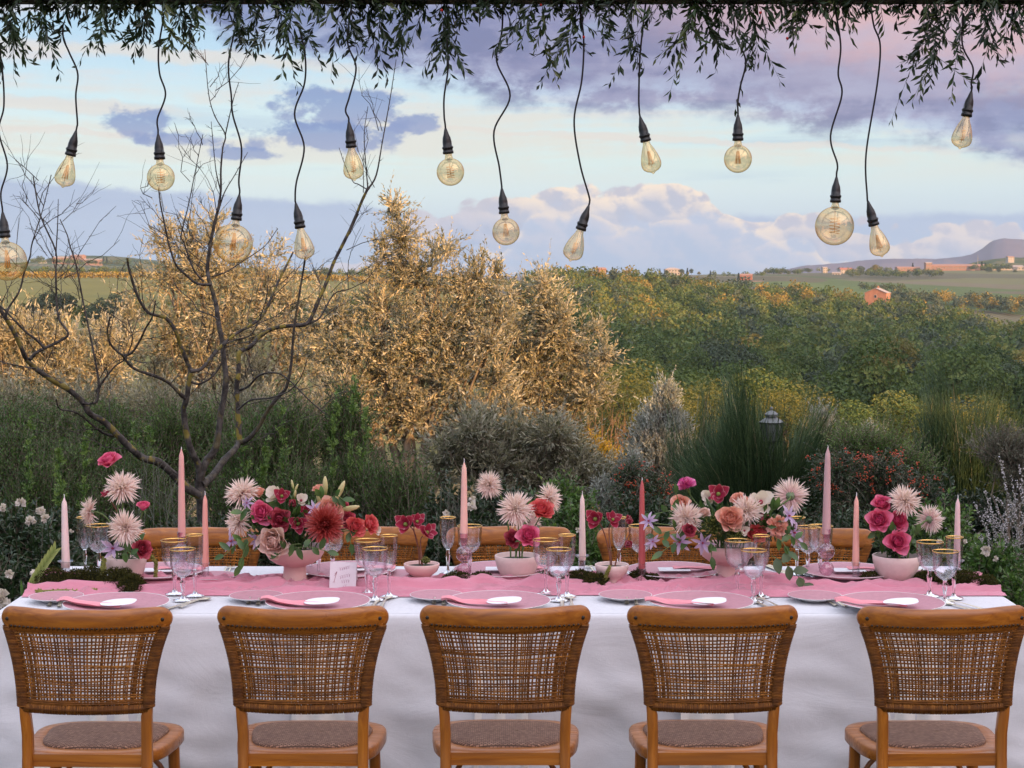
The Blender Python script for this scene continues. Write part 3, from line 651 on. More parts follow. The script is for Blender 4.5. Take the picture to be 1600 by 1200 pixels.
# ------------------------------------------------------------------ garden plants
M_olive = leafmat('olive_leaves', [(0, (.07, .085, .045)), (.35, (.19, .20, .125)), (.7, (.44, .40, .26)), (1, (.74, .64, .44))], .45, .25, back=(.40, .39, .32), spec=.5)
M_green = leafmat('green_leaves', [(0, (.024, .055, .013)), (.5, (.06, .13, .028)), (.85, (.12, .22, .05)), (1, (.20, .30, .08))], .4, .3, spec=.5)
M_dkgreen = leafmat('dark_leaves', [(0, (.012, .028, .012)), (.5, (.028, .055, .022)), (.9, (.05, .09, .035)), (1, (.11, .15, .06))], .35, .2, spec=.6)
M_grey = leafmat('grey_leaves', [(0, (.07, .075, .055)), (.5, (.13, .135, .10)), (1, (.22, .22, .17))], .6, .2, spec=.3)
M_silver = leafmat('silver_leaves', [(0, (.20, .23, .21)), (.5, (.33, .36, .33)), (1, (.50, .52, .48))], .6, .25, spec=.3)
M_gold = leafmat('golden_leaves', [(0, (.12, .11, .02)), (.5, (.35, .26, .03)), (1, (.60, .42, .05))], .5, .4)
M_broom = leafmat('broom_stems', [(0, (.02, .045, .02)), (.4, (.05, .095, .038)), (.85, (.10, .15, .06)), (1, (.26, .24, .14))], .55, .1, spec=.4)
M_berry = plain('orange_red_berries', (.42, .055, .015), .35)
M_white = leafmat('white_petals', [(0, (.62, .55, .52)), (1, (.85, .80, .78))], .6, .35)
M_twig = barkmat('grey_twigs', (.10, .075, .055), (.2, .16, .125), 20.)
M_redtw = barkmat('reddish_twigs', (.16, .09, .05), (.30, .18, .10), 20.)
M_obark = barkmat('olive_bark', (.13, .10, .07), (.27, .22, .16), 9.)
M_tbark = barkmat('almond_bark', (.018, .014, .012), (.075, .064, .057), 26., moss=(.20, .155, .02))

def blob_pts(blobs, n, edge=.55, rg=rng, deep=None):
    """n points inside ellipsoids given as (px,py,rx,ry,Y[,depth m]); returns points and outward directions"""
    B = []
    for b in blobs:
        c_ = P(b[0], b[1], b[4]); s_ = b[4]/F; B.append((*c_, b[2]*s_, (b[5] if len(b) > 5 else b[2]*s_*.8), b[3]*s_))
    B = np.array(B); w = B[:, 3]*B[:, 5]; w /= w.sum(); k = rg.choice(len(B), n, p=w); L = B[k]
    d = rg.normal(size=(n, 3)); d /= np.linalg.norm(d, axis=1, keepdims=True)
    q1 = rg.normal(size=(7, 3)); q1 /= np.linalg.norm(q1, axis=1, keepdims=True); lump = (np.maximum(0, d@q1.T)**6).sum(1)      # bulges and bays
    r_ = (edge+(1-edge)*rg.random(n))**.9 * np.where(rg.random(n) < .2, rg.random(n), 1)*(.86+.3*lump)
    return L[:, :3]+d*L[:, 3:6]*r_[:, None], d, B
def sprigs(mb_, org, dr, length, nl, lL, lW, ang=.6, droop=0., stem=.002, rg=rng, v0=None, mi=0, smi=1, sides=3, jit=.25, pair=True, vj=.25):
    """leafy shoots: a thin stem and leaves along it"""
    N = len(org); K = 4
    dr = dr/(np.linalg.norm(dr, axis=1, keepdims=True)+1e-9); length = np.broadcast_to(np.asarray(length, float), (N,))
    tt = np.linspace(0, 1, K)
    bend = rg.normal(size=(N, 3))*.16
    pts = org[:, None]+dr[:, None]*tt[None, :, None]*length[:, None, None]+bend[:, None]*(tt**2)[None, :, None]*length[:, None, None]
    pts[:, :, 2] -= droop*(tt**2)[None]*length[:, None]
    if stem: mb_.tubes(pts, stem*np.linspace(1, .35, K)[None, :]*np.ones((N, 1)), sides, a=.5, mi=smi)
    t_ = (np.arange(nl)+.5)/nl*.95+.06
    t_ = np.clip(t_[None]+rg.normal(size=(N, nl))*.3/nl, .02, 1)
    x = t_*(K-1); i = np.clip(x.astype(int), 0, K-2); f = x-i
    I = np.arange(N)[:, None]
    pos = pts[I, i]*(1-f)[..., None]+pts[I, i+1]*f[..., None]
    tg = pts[I, i+1]-pts[I, i]; tg /= np.linalg.norm(tg, axis=2, keepdims=True)+1e-9
    sd = rg.normal(size=(N, nl, 3)); sd -= (sd*tg).sum(2, keepdims=True)*tg; sd /= np.linalg.norm(sd, axis=2, keepdims=True)+1e-9
    a_ = ang*(1+rg.normal(size=(N, nl, 1))*jit)
    ld = tg*np.cos(a_)+sd*np.sin(a_)
    if v0 is None: v0 = rg.random(N)*.6+.1
    v = np.clip(v0[:, None]+rg.random((N, nl))*vj*1.6-vj*.3, 0, 1)
    sz = (.7+.6*rg.random((N, nl)))*np.where(t_ > .85, .75, 1)
    nrm = np.cross(ld, sd)+rg.normal(size=ld.shape)*.5
    mb_.leaves(pos.reshape(-1, 3), ld.reshape(-1, 3), (lL*sz).ravel(), (lW*sz).ravel(), nrm.reshape(-1, 3), a=v.ravel(), mi=mi)
    return pts
def limbs(mb_, base, B, r0, rg, nsub=3, mi=0, sides=6):
    """woody limbs from the base up into every lobe"""
    base = np.asarray(base, float)
    for L in B:
        tip = L[:3]+np.array([0, 0, L[5]*.3]); K = 7; tt = np.linspace(0, 1, K)[:, None]
        mid = base*(1-tt)+tip*tt; mid[:, :2] = base[:2]+(tip[:2]-base[:2])*tt**1.3
        mid += rg.normal(size=(K, 3))*.05*np.linalg.norm(tip-base)*np.sin(tt*math.pi)*.5
        mb_.tubes(mid[None], np.linspace(r0, r0*.15, K)[None], sides, a=.3, mi=mi)
        for j in range(nsub):
            k = rg.integers(2, K-1); q = L[:3]+rg.normal(size=3)*L[3:6]*.55; s_ = mid[k]
            mm = (s_+q)/2+rg.normal(size=3)*.05; mb_.tubes(np.array([[s_, mm, q]]), [[r0*.35, r0*.22, r0*.07]], 4, a=.3, mi=mi)
def frill(blobs, k, f, seed, drop=.8):
    rg = np.random.default_rng(seed); out = []
    for b in blobs:
        out.append((b[0], b[1], b[2]*drop, b[3]*drop, b[4]))
        for i in range(k):
            a_ = rg.random()*6.28; out.append((b[0]+math.cos(a_)*b[2]*.95, b[1]-math.sin(a_)*b[3]*.95, b[2]*f*(.6+.8*rg.random()), b[3]*f*(.7+.9*rg.random()), b[4]+rg.normal()*.15))
    return out
def plant(name, lab, cat, blobs, base, n, length, nl, lL, lW, mat, up=.5, out=.7, ang=.6, droop=0., stem=.002, wood=None, r0=.02, edge=.55, seed=0, group=None, vlo=.1, vhi=.7, nsub=3, tilt=(0, 0, 0), part='foliage', sstem=None):
    rg = np.random.default_rng(seed+1000)
    pts, d, B = blob_pts(blobs, n, edge, rg)
    bx = P(*base) if len(base) == 3 and base[1] > 5 else Vector(base)
    bx = Vector((bx.x, bx.y, float(terr(bx.x, bx.y)))); o = thing(name, lab, cat, tuple(bx), group=group)
    off = np.array(bx)
    dr = d*out+np.array([0, 0, up])+rg.normal(size=d.shape)*.35+np.array(tilt)
    m_ = MB(); le = length*(.6+.7*rg.random(n))
    sprigs(m_, pts-off-dr/np.linalg.norm(dr, axis=1, keepdims=True)*le[:, None]*.5, dr, le, nl, lL, lW, ang, droop, stem, rg, v0=vlo+(vhi-vlo)*rg.random(n))
    m_.obj(part, [mat, sstem or wood or M_twig], o, smooth=False)
    w = MB(); B2 = B[B[:, 3]*B[:, 5] > .28*(B[:, 3]*B[:, 5]).max()].copy(); B2[:, :3] -= off; limbs(w, (0, 0, -.1), B2, r0, rg, nsub); w.obj('trunk' if cat == 'tree' else 'stem', wood or M_twig, o)
    return o, B, pts, rg, off

# olive trees catching the last sun
plant('olive_tree', 'large golden lit olive tree in the middle of the garden view', 'tree',
      frill([(628, 372, 34, 55, 17), (660, 428, 62, 52, 17), (746, 432, 34, 50, 17), (600, 470, 62, 60, 17), (690, 500, 75, 60, 17), (585, 545, 85, 80, 17), (700, 580, 85, 85, 17), (640, 650, 100, 75, 17.2), (545, 620, 60, 80, 17), (780, 500, 45, 50, 17), (520, 540, 45, 50, 17), (740, 650, 60, 60, 17)], 4, .36, 1),
      (648, 745, 17.1), 4000, .31, 14, .047, .0165, M_olive, up=.40, out=.7, ang=.55, wood=M_obark, r0=.07, edge=.3, seed=1, vlo=.0, vhi=.8)
plant('olive_tree', 'olive tree standing against the right flank of the large golden olive', 'tree',
      frill([(850, 478, 50, 42, 18), (895, 545, 52, 55, 18), (925, 590, 30, 40, 18), (835, 570, 65, 60, 18), (870, 625, 55, 40, 18), (780, 640, 55, 60, 18), (800, 520, 40, 40, 18)], 4, .36, 2),
      (800, 740, 18.1), 1750, .34, 13, .052, .0165, M_olive, up=.35, out=.8, ang=.5, wood=M_obark, r0=.05, edge=.3, seed=2, vlo=.1, vhi=.7)
plant('olive_tree', 'olive tree behind the bare tree with its top under the large round bulb', 'tree',
      frill([(300, 375, 45, 50, 22), (262, 430, 55, 55, 22), (350, 420, 60, 50, 22), (415, 430, 50, 45, 22), (455, 470, 50, 55, 22), (350, 500, 100, 70, 22), (260, 520, 75, 60, 22), (470, 560, 70, 70, 22), (380, 590, 100, 60, 22), (250, 600, 70, 60, 22)], 4, .36, 3),
      (350, 740, 22.1), 2900, .38, 12, .062, .018, M_olive, up=.4, out=.7, ang=.5, wood=M_obark, r0=.07, edge=.3, seed=3, vlo=.15, vhi=.8)
plant('olive_tree', 'low olive tree behind the far left branches of the bare tree', 'tree',
      frill([(30, 520, 60, 38, 19), (105, 525, 60, 36, 19), (0, 560, 60, 50, 19), (90, 580, 90, 50, 19), (165, 560, 50, 45, 19), (-60, 540, 60, 50, 19)], 4, .36, 4),
      (70, 720, 19.1), 1600, .42, 12, .066, .017, M_olive, up=.6, out=.7, ang=.5, wood=M_obark, r0=.06, edge=.3, seed=4, vlo=.2, vhi=.85)
plant('olive_tree', 'low grey green olive bush in shade below the right olive tree', 'tree',
      frill([(800, 690, 70, 45, 14.2), (870, 700, 65, 42, 14.2), (745, 730, 60, 45, 14.2), (830, 745, 80, 40, 14.2), (905, 735, 40, 45, 14.2)], 5, .4, 5),
      (830, 800, 14.3), 2300, .30, 12, .055, .014, M_olive, up=.5, out=.8, ang=.55, wood=M_obark, r0=.03, edge=.3, seed=5, vlo=0, vhi=.45)
plant('olive_tree', 'grey olive thicket low behind the bare tree', 'tree',
      [(130, 640, 90, 45, 16.5), (250, 640, 90, 45, 16.5), (370, 650, 90, 50, 16.5), (20, 640, 80, 50, 16.5), (480, 660, 70, 50, 16.5)],
      (260, 780, 16.6), 2600, .3, 11, .052, .013, M_olive, up=.6, out=.7, ang=.55, wood=M_obark, r0=.03, edge=.2, seed=6, vlo=0, vhi=.5)
# golden and silver shrubs
plant('golden_shrub', 'golden yellow sunlit shrub beside the grey olive bush', 'shrub', [(930, 722, 38, 36, 17.6), (955, 752, 28, 28, 17.6), (905, 705, 28, 25, 17.6)], (932, 790, 17.6), 1300, .22, 12, .032, .016, M_gold, up=.6, out=.7, seed=7, r0=.02, edge=.2)
plant('silver_shrub', 'pointed silver leaved shrub with its tip in the sun left of the big broom', 'shrub', [(1043, 628, 18, 32, 15), (1030, 665, 34, 34, 15), (1020, 705, 42, 40, 15), (1050, 720, 36, 40, 15), (1062, 680, 18, 30, 15)], (1035, 790, 15), 1900, .2, 12, .036, .013, M_silver, up=1.2, out=.5, ang=.5, seed=8, r0=.02, edge=.2)
plant('silver_shrub', 'small silver leaved shrub under the golden shrub', 'shrub', [(985, 740, 26, 30, 14), (950, 775, 30, 25, 13.8)], (970, 810, 14), 700, .16, 11, .03, .012, M_silver, up=.9, out=.5, ang=.5, seed=9, r0=.012, edge=.2, vlo=0, vhi=.5)
# bare reddish twig clumps between olive and silver shrub
def twig_clump(name, lab, px, py0, Y, w, h, n, mat, seed, r=.004, lean=.35, sub=3):
    rg = np.random.default_rng(seed); b = P(px, py0, Y); o = thing(name, lab, 'shrub', (b.x, b.y, float(terr(b.x, b.y)))); s_ = Y/F
    N = n; org = np.stack([rg.normal(size=N)*w*s_*.22, rg.normal(size=N)*w*s_*.2, np.full(N, b.z-o.location.z)*0.6], 1)
    dr = np.stack([org[:, 0]/(w*s_)*1.5+rg.normal(size=N)*lean*.5, rg.normal(size=N)*lean*.5, np.ones(N)], 1); dr /= np.linalg.norm(dr, axis=1, keepdims=True)
    L = (b.z-o.location.z)*.4+h*s_*(.6+.5*rg.random(N)); K = 6; t_ = np.linspace(0, 1, K)
    pts = org[:, None]+dr[:, None]*(t_[None, :]*L[:, None])[..., None]+rg.normal(size=(N, K, 3))*.012*L[:, None, None]*t_[None, :, None]*2
    m_ = MB(); m_.tubes(pts, r*np.linspace(1, .25, K)[None]*np.ones((N, 1)), 4, a=.3)
    for k in range(sub):
        i = rg.integers(2, K-1, N); st_ = pts[np.arange(N), i]; d2 = dr+rg.normal(size=(N, 3))*.6
        d2 /= np.linalg.norm(d2, axis=1, keepdims=True); l2 = L*.3*(.5+rg.random(N))
        p2 = st_[:, None]+d2[:, None]*(np.linspace(0, 1, 4)[None]*l2[:, None])[..., None]+rg.normal(size=(N, 4, 3))*.008
        m_.tubes(p2, r*.5*np.linspace(1, .3, 4)[None]*np.ones((N, 1)), 3, a=.3)
    m_.obj('twigs', mat, o, kind='stuff'); return o
twig_clump('bare_shrub', 'leafless reddish twiggy shrub right of the olive tree', 955, 700, 22, 60, 65, 26, M_redtw, 31, .006)
twig_clump('bare_shrub', 'grey leafless shrub tangle low at the left under the olives', 60, 790, 13, 150, 150, 110, M_twig, 32, .0035, .8, 5)
twig_clump('bare_shrub', 'brownish leafless shrub tangle behind the bare tree fork', 210, 790, 13.2, 150, 130, 90, M_twig, 33, .0035, .8, 5)

# the hedge of green shrubs right behind the table
G = [('upright green shrub with tall leafy wands at the far left behind the white flowers', [(20, 760, 60, 90, 11.2), (60, 800, 60, 70, 11)], 41, .8),
     ('green shrub behind the pale candle at the left', [(120, 770, 60, 80, 11.3), (140, 830, 70, 60, 11)], 42, .8),
     ('green shrub behind the left pink spider gerberas', [(215, 790, 60, 75, 11.2), (235, 840, 60, 50, 11)], 43, .6),
     ('bright green shrub left of the bare tree trunk', [(265, 700, 45, 55, 12), (250, 750, 50, 50, 12)], 44, 1.),
     ('green shrub right of the bare tree trunk', [(390, 740, 60, 75, 11.4), (380, 800, 70, 60, 11.2)], 45, .8),
     ('tall green shrub rising in front of the golden olive', [(455, 720, 45, 90, 11.4), (470, 800, 60, 60, 11)], 46, .9),
     ('tallest green shrub in front of the golden olive trunk', [(537, 700, 42, 100, 11.5), (560, 780, 70, 65, 11.2)], 47, .9),
     ('low green shrub behind the lily buds', [(620, 790, 55, 45, 11), (650, 830, 60, 40, 11)], 48, .6)]
G += [('leafy green shrub in front of the twig tangle at the far left', [(55, 700, 70, 60, 12), (0, 720, 50, 60, 12)], 141, .9), ('leafy green shrub between the twig tangles and the trunk', [(170, 700, 60, 55, 12.2)], 142, .9), ('green shrub filling in right of the bare tree limbs', [(330, 700, 50, 60, 12.3), (420, 690, 50, 50, 12.3)], 143, 1.)]
for lab, bl, sd_, br in G:
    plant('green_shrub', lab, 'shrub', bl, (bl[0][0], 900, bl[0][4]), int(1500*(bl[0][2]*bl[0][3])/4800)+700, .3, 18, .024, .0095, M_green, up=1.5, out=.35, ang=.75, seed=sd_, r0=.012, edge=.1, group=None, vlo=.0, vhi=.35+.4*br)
for k, (px, pt, pb, Y) in enumerate([(42, 655, 800, 10.8), (131, 665, 790, 10.8), (95, 700, 800, 10.6), (443, 640, 760, 11), (519, 622, 740, 11), (548, 590, 740, 11.1), (560, 640, 760, 11.1), (385, 668, 760, 11), (412, 690, 780, 11), (214, 667, 760, 11.6), (232, 672, 760, 11.6)]):
    a_, b_ = P(px, pb, Y), P(px+rng.normal()*8, pt, Y); g0 = float(terr(a_.x, Y)); rg = np.random.default_rng(k+60)
    o = thing('green_wand', ['bright leafy wand rising at the far left, left of the pale candle', 'bright leafy wand above the pale left candle', 'shorter wand between the two at the far left', 'leafy wand left of the golden olive front shrubs', 'second leafy wand before the golden olive', 'tallest leafy wand before the golden olive trunk', 'leafy wand just right of the tallest one', 'leafy wand right of the bare tree fork', 'lower leafy wand right of the bare tree trunk', 'wand left of the bare tree where its big left limb bends', 'twin wand beside the bend of the big left limb'][k], 'shoot', (a_.x, Y, g0))
    K = 8; L = np.array([[0, 0, 0], [a_.x-o.location.x, 0, a_.z-g0], [b_.x-o.location.x, 0, b_.z-g0]]); tt = np.linspace(0, 1, 14)
    pl = np.stack([np.interp(tt, [0, .5, 1], L[:, j]) for j in range(3)], 1)+rg.normal(size=(14, 3))*.006
    m_ = MB(); m_.tubes(pl[None], np.linspace(.006, .002, 14)[None], 5, a=.4, mi=1)
    n = 34; ts = .3+.7*rg.random(n); org = np.stack([np.interp(ts, tt, pl[:, j]) for j in range(3)], 1)
    d = rg.normal(size=(n, 3))*.55; d[:, 2] = 1.1; sprigs(m_, org, d, .09*(1.35-ts), 12, .026, .012, .8, 0, .0012, rg, v0=.65+.35*rg.random(n)); m_.obj('foliage', [M_green, M_green], o, smooth=False)
# dark leafy shrubs in the middle and right behind the table
DK = [('dark glossy shrub behind the tall peach candle', [(705, 820, 55, 55, 10.6), (690, 860, 60, 40, 10)], 71, .5), ('dark shrub behind the middle spider gerberas', [(790, 800, 60, 45, 10.8), (800, 850, 60, 45, 10)], 72, .5),
      ('leafy green bush behind the pale candle right of the middle bowl', [(895, 835, 45, 45, 9.6), (925, 870, 40, 35, 9.4), (880, 790, 40, 35, 10)], 73, 1.), ('dark bush behind the dark red flowers in the small bowl', [(1000, 830, 60, 50, 9.8)], 74, .6),
      ('dark shrub below the big broom behind the large pink bouquet', [(1120, 850, 80, 50, 10), (1220, 850, 70, 50, 10)], 75, .3), ('dark green bush behind the right hand rose bowl', [(1330, 850, 60, 50, 9.6), (1400, 850, 60, 50, 9.6)], 76, .6),
      ('leafy green bush right of the rose bowl behind the goblets', [(1470, 850, 50, 60, 9.2), (1500, 900, 50, 50, 8.8)], 77, 1.), ('green leafy bush with white blooms at the right end of the table', [(1555, 900, 50, 50, 8.2), (1600, 950, 60, 60, 7.9), (1570, 1000, 60, 60, 7.8)], 78, .9),
      ('dark leafy rose bush with white blooms at the left end of the table', [(20, 860, 60, 60, 8.3), (70, 890, 50, 50, 8.2), (10, 930, 50, 50, 8)], 79, .7), ('low green bush just left of the table corner', [(90, 850, 50, 50, 9), (140, 870, 50, 40, 9.2)], 80, .6),
      ('dark hedge bush under the lower right broom', [(1450, 800, 70, 50, 10.4), (1560, 820, 70, 60, 10.4)], 81, .2), ('dark bush filling the gap behind the table centre', [(560, 860, 80, 40, 9.6), (430, 860, 80, 40, 9.6)], 82, .2), ('dark bush behind the left far chair', [(300, 860, 90, 40, 9.6), (200, 870, 60, 40, 9.4)], 83, .2)]
for lab, bl, sd_, br in DK:
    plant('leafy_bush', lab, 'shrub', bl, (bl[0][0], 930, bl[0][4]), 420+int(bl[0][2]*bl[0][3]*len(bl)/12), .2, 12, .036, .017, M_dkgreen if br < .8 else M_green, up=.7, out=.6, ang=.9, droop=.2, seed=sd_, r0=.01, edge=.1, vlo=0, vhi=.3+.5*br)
# brooms: thousands of thin rush-like stems
def broom(lab, px, py0, Y, w, h, n, seed, dry=0):
    rg = np.random.default_rng(seed); b = P(px, py0, Y); z0 = float(terr(b.x, b.y)); s_ = Y/F; o = thing('broom_bush', lab, 'shrub', (b.x, b.y, z0))
    hh = (b.z-z0)+h*s_; K = 6; t_ = np.linspace(0, 1, K)
    m_ = MB(); th = rg.random(n)*6.28; rr = np.sqrt(rg.random(n)); u = rr*np.cos(th); v_ = rr*np.sin(th)
    t0 = .25+.5*rg.random(n)                             # where along the mother fan the stem starts
    prof = np.clip(1-np.abs(u*.93)**3.4, .15, 1)*(.75+.35*rg.random(n)**2)*(1+.14*np.sin(u*7+seed)+.1*np.sin(u*17+seed*2))
    tip = np.stack([u*w*s_*.5, v_*w*s_*.35, hh*(.35+.75*rg.random(n)**.7)*prof], 1)
    root = np.stack([tip[:, 0]*(.5+.35*t0), tip[:, 1]*(.5+.35*t0), tip[:, 2]*t0*.8], 1)
    L = tip-root; bend = rg.normal(size=(n, 3))*.10*np.linalg.norm(L, axis=1, keepdims=True); out_ = np.stack([u, v_, np.full(n, -.35)], 1)*.12
    pts = root[:, None]+L[:, None]*t_[None, :, None]+bend[:, None]*(t_*(1-t_)*2)[None, :, None]+out_[:, None]*(t_**3)[None, :, None]
    v = np.clip(rg.random(n)*.7+.1, 0, 1); v[rg.random(n) < dry] = 1.
    m_.tubes(pts, .0027*np.linspace(1.2, .5, K)[None]*np.ones((n, 1)), 3, a=v); m_.obj('stems', M_broom, o, kind='stuff'); return o
broom('big dark green broom bush with rush like stems around the garden lantern', 1190, 800, 12.2, 330, 150, 15000, 91, .02)
broom('dark green broom bush behind the right end of the table', 1505, 790, 11.6, 210, 155, 8000, 92, .02)
broom('smaller broom clump filling the gap between the two broom bushes', 1365, 800, 13.5, 150, 110, 3200, 93, .03)
broom('dry wispy broom clump on the left flank of the big broom', 1090, 800, 13, 110, 150, 2400, 94, .25)
# pyracantha with berries
def berries(o, blobs, n, seed, off):
    rg = np.random.default_rng(seed); pts, d, B = blob_pts(blobs, n, .8, rg); pts[:, 1] -= .04
    ico = np.array([(0, 0, 1), (.89, 0, .45), (.28, .85, .45), (-.72, .53, .45), (-.72, -.53, .45), (.28, -.85, .45), (.72, .53, -.45), (-.28, .85, -.45), (-.89, 0, -.45), (-.28, -.85, -.45), (.72, -.53, -.45), (0, 0, -1)])
    tr = np.array([(0, 1, 2), (0, 2, 3), (0, 3, 4), (0, 4, 5), (0, 5, 1), (1, 6, 2), (2, 7, 3), (3, 8, 4), (4, 9, 5), (5, 10, 1), (6, 7, 2), (7, 8, 3), (8, 9, 4), (9, 10, 5), (10, 6, 1), (6, 11, 7), (7, 11, 8), (8, 11, 9), (9, 11, 10), (10, 11, 6)])
    m_ = 7; cl = np.repeat(pts-off, m_, 0)+rg.normal(size=(n*m_, 3))*.013; N = len(cl)
    MB().add((cl[:, None]+ico[None]*.0048).reshape(-1, 3), tris=(np.arange(N)[:, None, None]*12+tr[None]).reshape(-1, 3)).obj('berries', M_berry, o, kind='stuff')
bl = [(1310, 735, 50, 38, 10.3), (1380, 745, 55, 42, 10.3), (1440, 775, 42, 32, 10.2)]
o, B, pts, rg_, off = plant('berry_shrub', 'wide shrub with clusters of orange red berries behind the tall mauve candle', 'shrub', bl+[(1350, 800, 90, 45, 10.3)], (1370, 930, 10.3), 1500, .16, 13, .022, .008, M_dkgreen, up=.4, out=.8, ang=.9, droop=.3, seed=95, edge=.2, vhi=.8)
berries(o, bl, 90, 3, off)
bl = [(985, 745, 28, 24, 10.6), (1020, 765, 30, 30, 10.6), (990, 790, 30, 25, 10.6)]
o, B, pts, rg_, off = plant('berry_shrub', 'small shrub dotted with red berries behind the dark rose candle', 'shrub', bl, (1000, 930, 10.6), 800, .15, 13, .022, .008, M_dkgreen, up=.4, out=.8, ang=.9, droop=.3, seed=96, edge=.2, vhi=.8)
berries(o, bl, 60, 4, off)
plant('fine_leaved_shrub', 'fine leaved green shrub arching over the orange red berries', 'shrub', [(1370, 700, 50, 22, 11), (1330, 695, 35, 18, 11), (1430, 730, 40, 20, 11)], (1380, 930, 11), 900, .2, 14, .018, .007, M_green, up=.8, out=.7, ang=.8, seed=97, edge=.2, vlo=.3, vhi=.9)
plant('pale_tipped_shrub', 'shrub with pale sunlit plume tips between the two brooms', 'shrub', [(1358, 690, 26, 22, 14.5), (1285, 665, 22, 26, 14.5)], (1350, 860, 14.5), 260, .22, 14, .03, .010, M_silver, up=1.6, out=.3, ang=.5, seed=98, edge=.1, vlo=.1, vhi=.6)
plant('fine_leaved_shrub', 'fine leaved grey green shrub above the pale flower stalks at the right edge', 'shrub', [(1570, 700, 45, 22, 10), (1600, 740, 40, 40, 10)], (1590, 930, 10), 700, .18, 14, .02, .008, M_grey, up=.8, out=.6, ang=.8, seed=99, edge=.2)

# pale flower stalks at the right edge and dry grey stalks by the trunk
M_stalk = plain('pale_stalks', (.12, .125, .10), .8); M_bud = leafmat('pale_buds', [(0, (.40, .38, .42)), (1, (.70, .66, .72))], .7, .3)
def stalks(lab, pxs, Y, seed, bud=True):
    rg = np.random.default_rng(seed); b = P(pxs[0][0], 950, Y); o = thing('stalk_plant', lab, 'plant', (b.x, Y, 0)); m_ = MB()
    for (px, pt, lean) in pxs:
        tip = P(px, pt, Y+rg.normal()*.1); x0 = tip.x-lean*Y/F-b.x; K = 9; tt = np.linspace(0, 1, K)
        pl = np.stack([x0+(tip.x-b.x-x0)*tt**1.6, (tip.y-Y)*tt, .2+(tip.z-.2)*tt], 1); m_.tubes(pl[None], np.linspace(.0022, .001, K)[None], 4)
        if bud:
            n = 70; ts = .45+.55*rg.random(n); org = np.stack([np.interp(ts, tt, pl[:, j]) for j in range(3)], 1); m_.leaves(org, rg.normal(size=(n, 3)), .011, .008, a=rg.random(n), mi=1)
        for k in range(5):
            ts = .4+.45*rg.random(); q_ = np.array([np.interp(ts, tt, pl[:, j]) for j in range(3)]); d = np.array([rg.normal()*.6, rg.normal()*.4, 1.]); l = .14*(1.2-ts)*2
            p2 = q_+d*np.linspace(0, 1, 4)[:, None]*l; m_.tubes(p2[None], [[.0015, .0012, .001, .0008]], 3)
            if bud: n = 30; f = rg.random(n)[:, None]; m_.leaves(q_+d*f*l+rg.normal(size=(n, 3))*.002, rg.normal(size=(n, 3)), .010, .007, a=rg.random(n), mi=1)
    m_.obj('stalks', [M_stalk, M_bud], o, kind='stuff')
stalks('pale stalks of tiny lilac white flowers at the right edge', [(1562, 710, -40), (1540, 768, -30), (1580, 740, -25), (1596, 756, -20), (1523, 785, -50), (1555, 780, -28), (1570, 800, -10), (1600, 720, -15), (1535, 840, -30), (1590, 830, 0)], 8.3, 5)
stalks('grey dry stalks standing left of the bare tree trunk', [(232, 690, 6), (240, 700, -4), (226, 730, 8), (255, 735, -10), (266, 745, -4), (212, 745, 12), (275, 760, -12), (247, 720, 0), (218, 770, 14)], 9.4, 6, False)
stalks('thin grey stalks beside the tall peach candle', [(703, 760, 6), (715, 748, -4), (690, 775, 8), (708, 790, -10)], 9.4, 7, False)
# weeds and long grass under the hedge
rg = np.random.default_rng(44); n = 26000; yy = 7.6+6.*rg.random(n); xx = (rg.random(n)-.5)*yy*.75
cl = np.array([mnoise.noise(Vector((x*1.3, y*1.3, 0))) for x, y in zip(xx, yy)]); hh_ = (.10+.22*rg.random(n)+.25*np.clip(cl, 0, 1))
d = rg.normal(size=(n, 3))*.45; d[:, 2] = 1
MB().leaves(np.stack([xx, yy, terr(xx, yy)], 1), d, hh_, .012+.02*rg.random(n), a=rg.random(n)*.8).obj('undergrowth', M_green, kind='stuff', smooth=False)
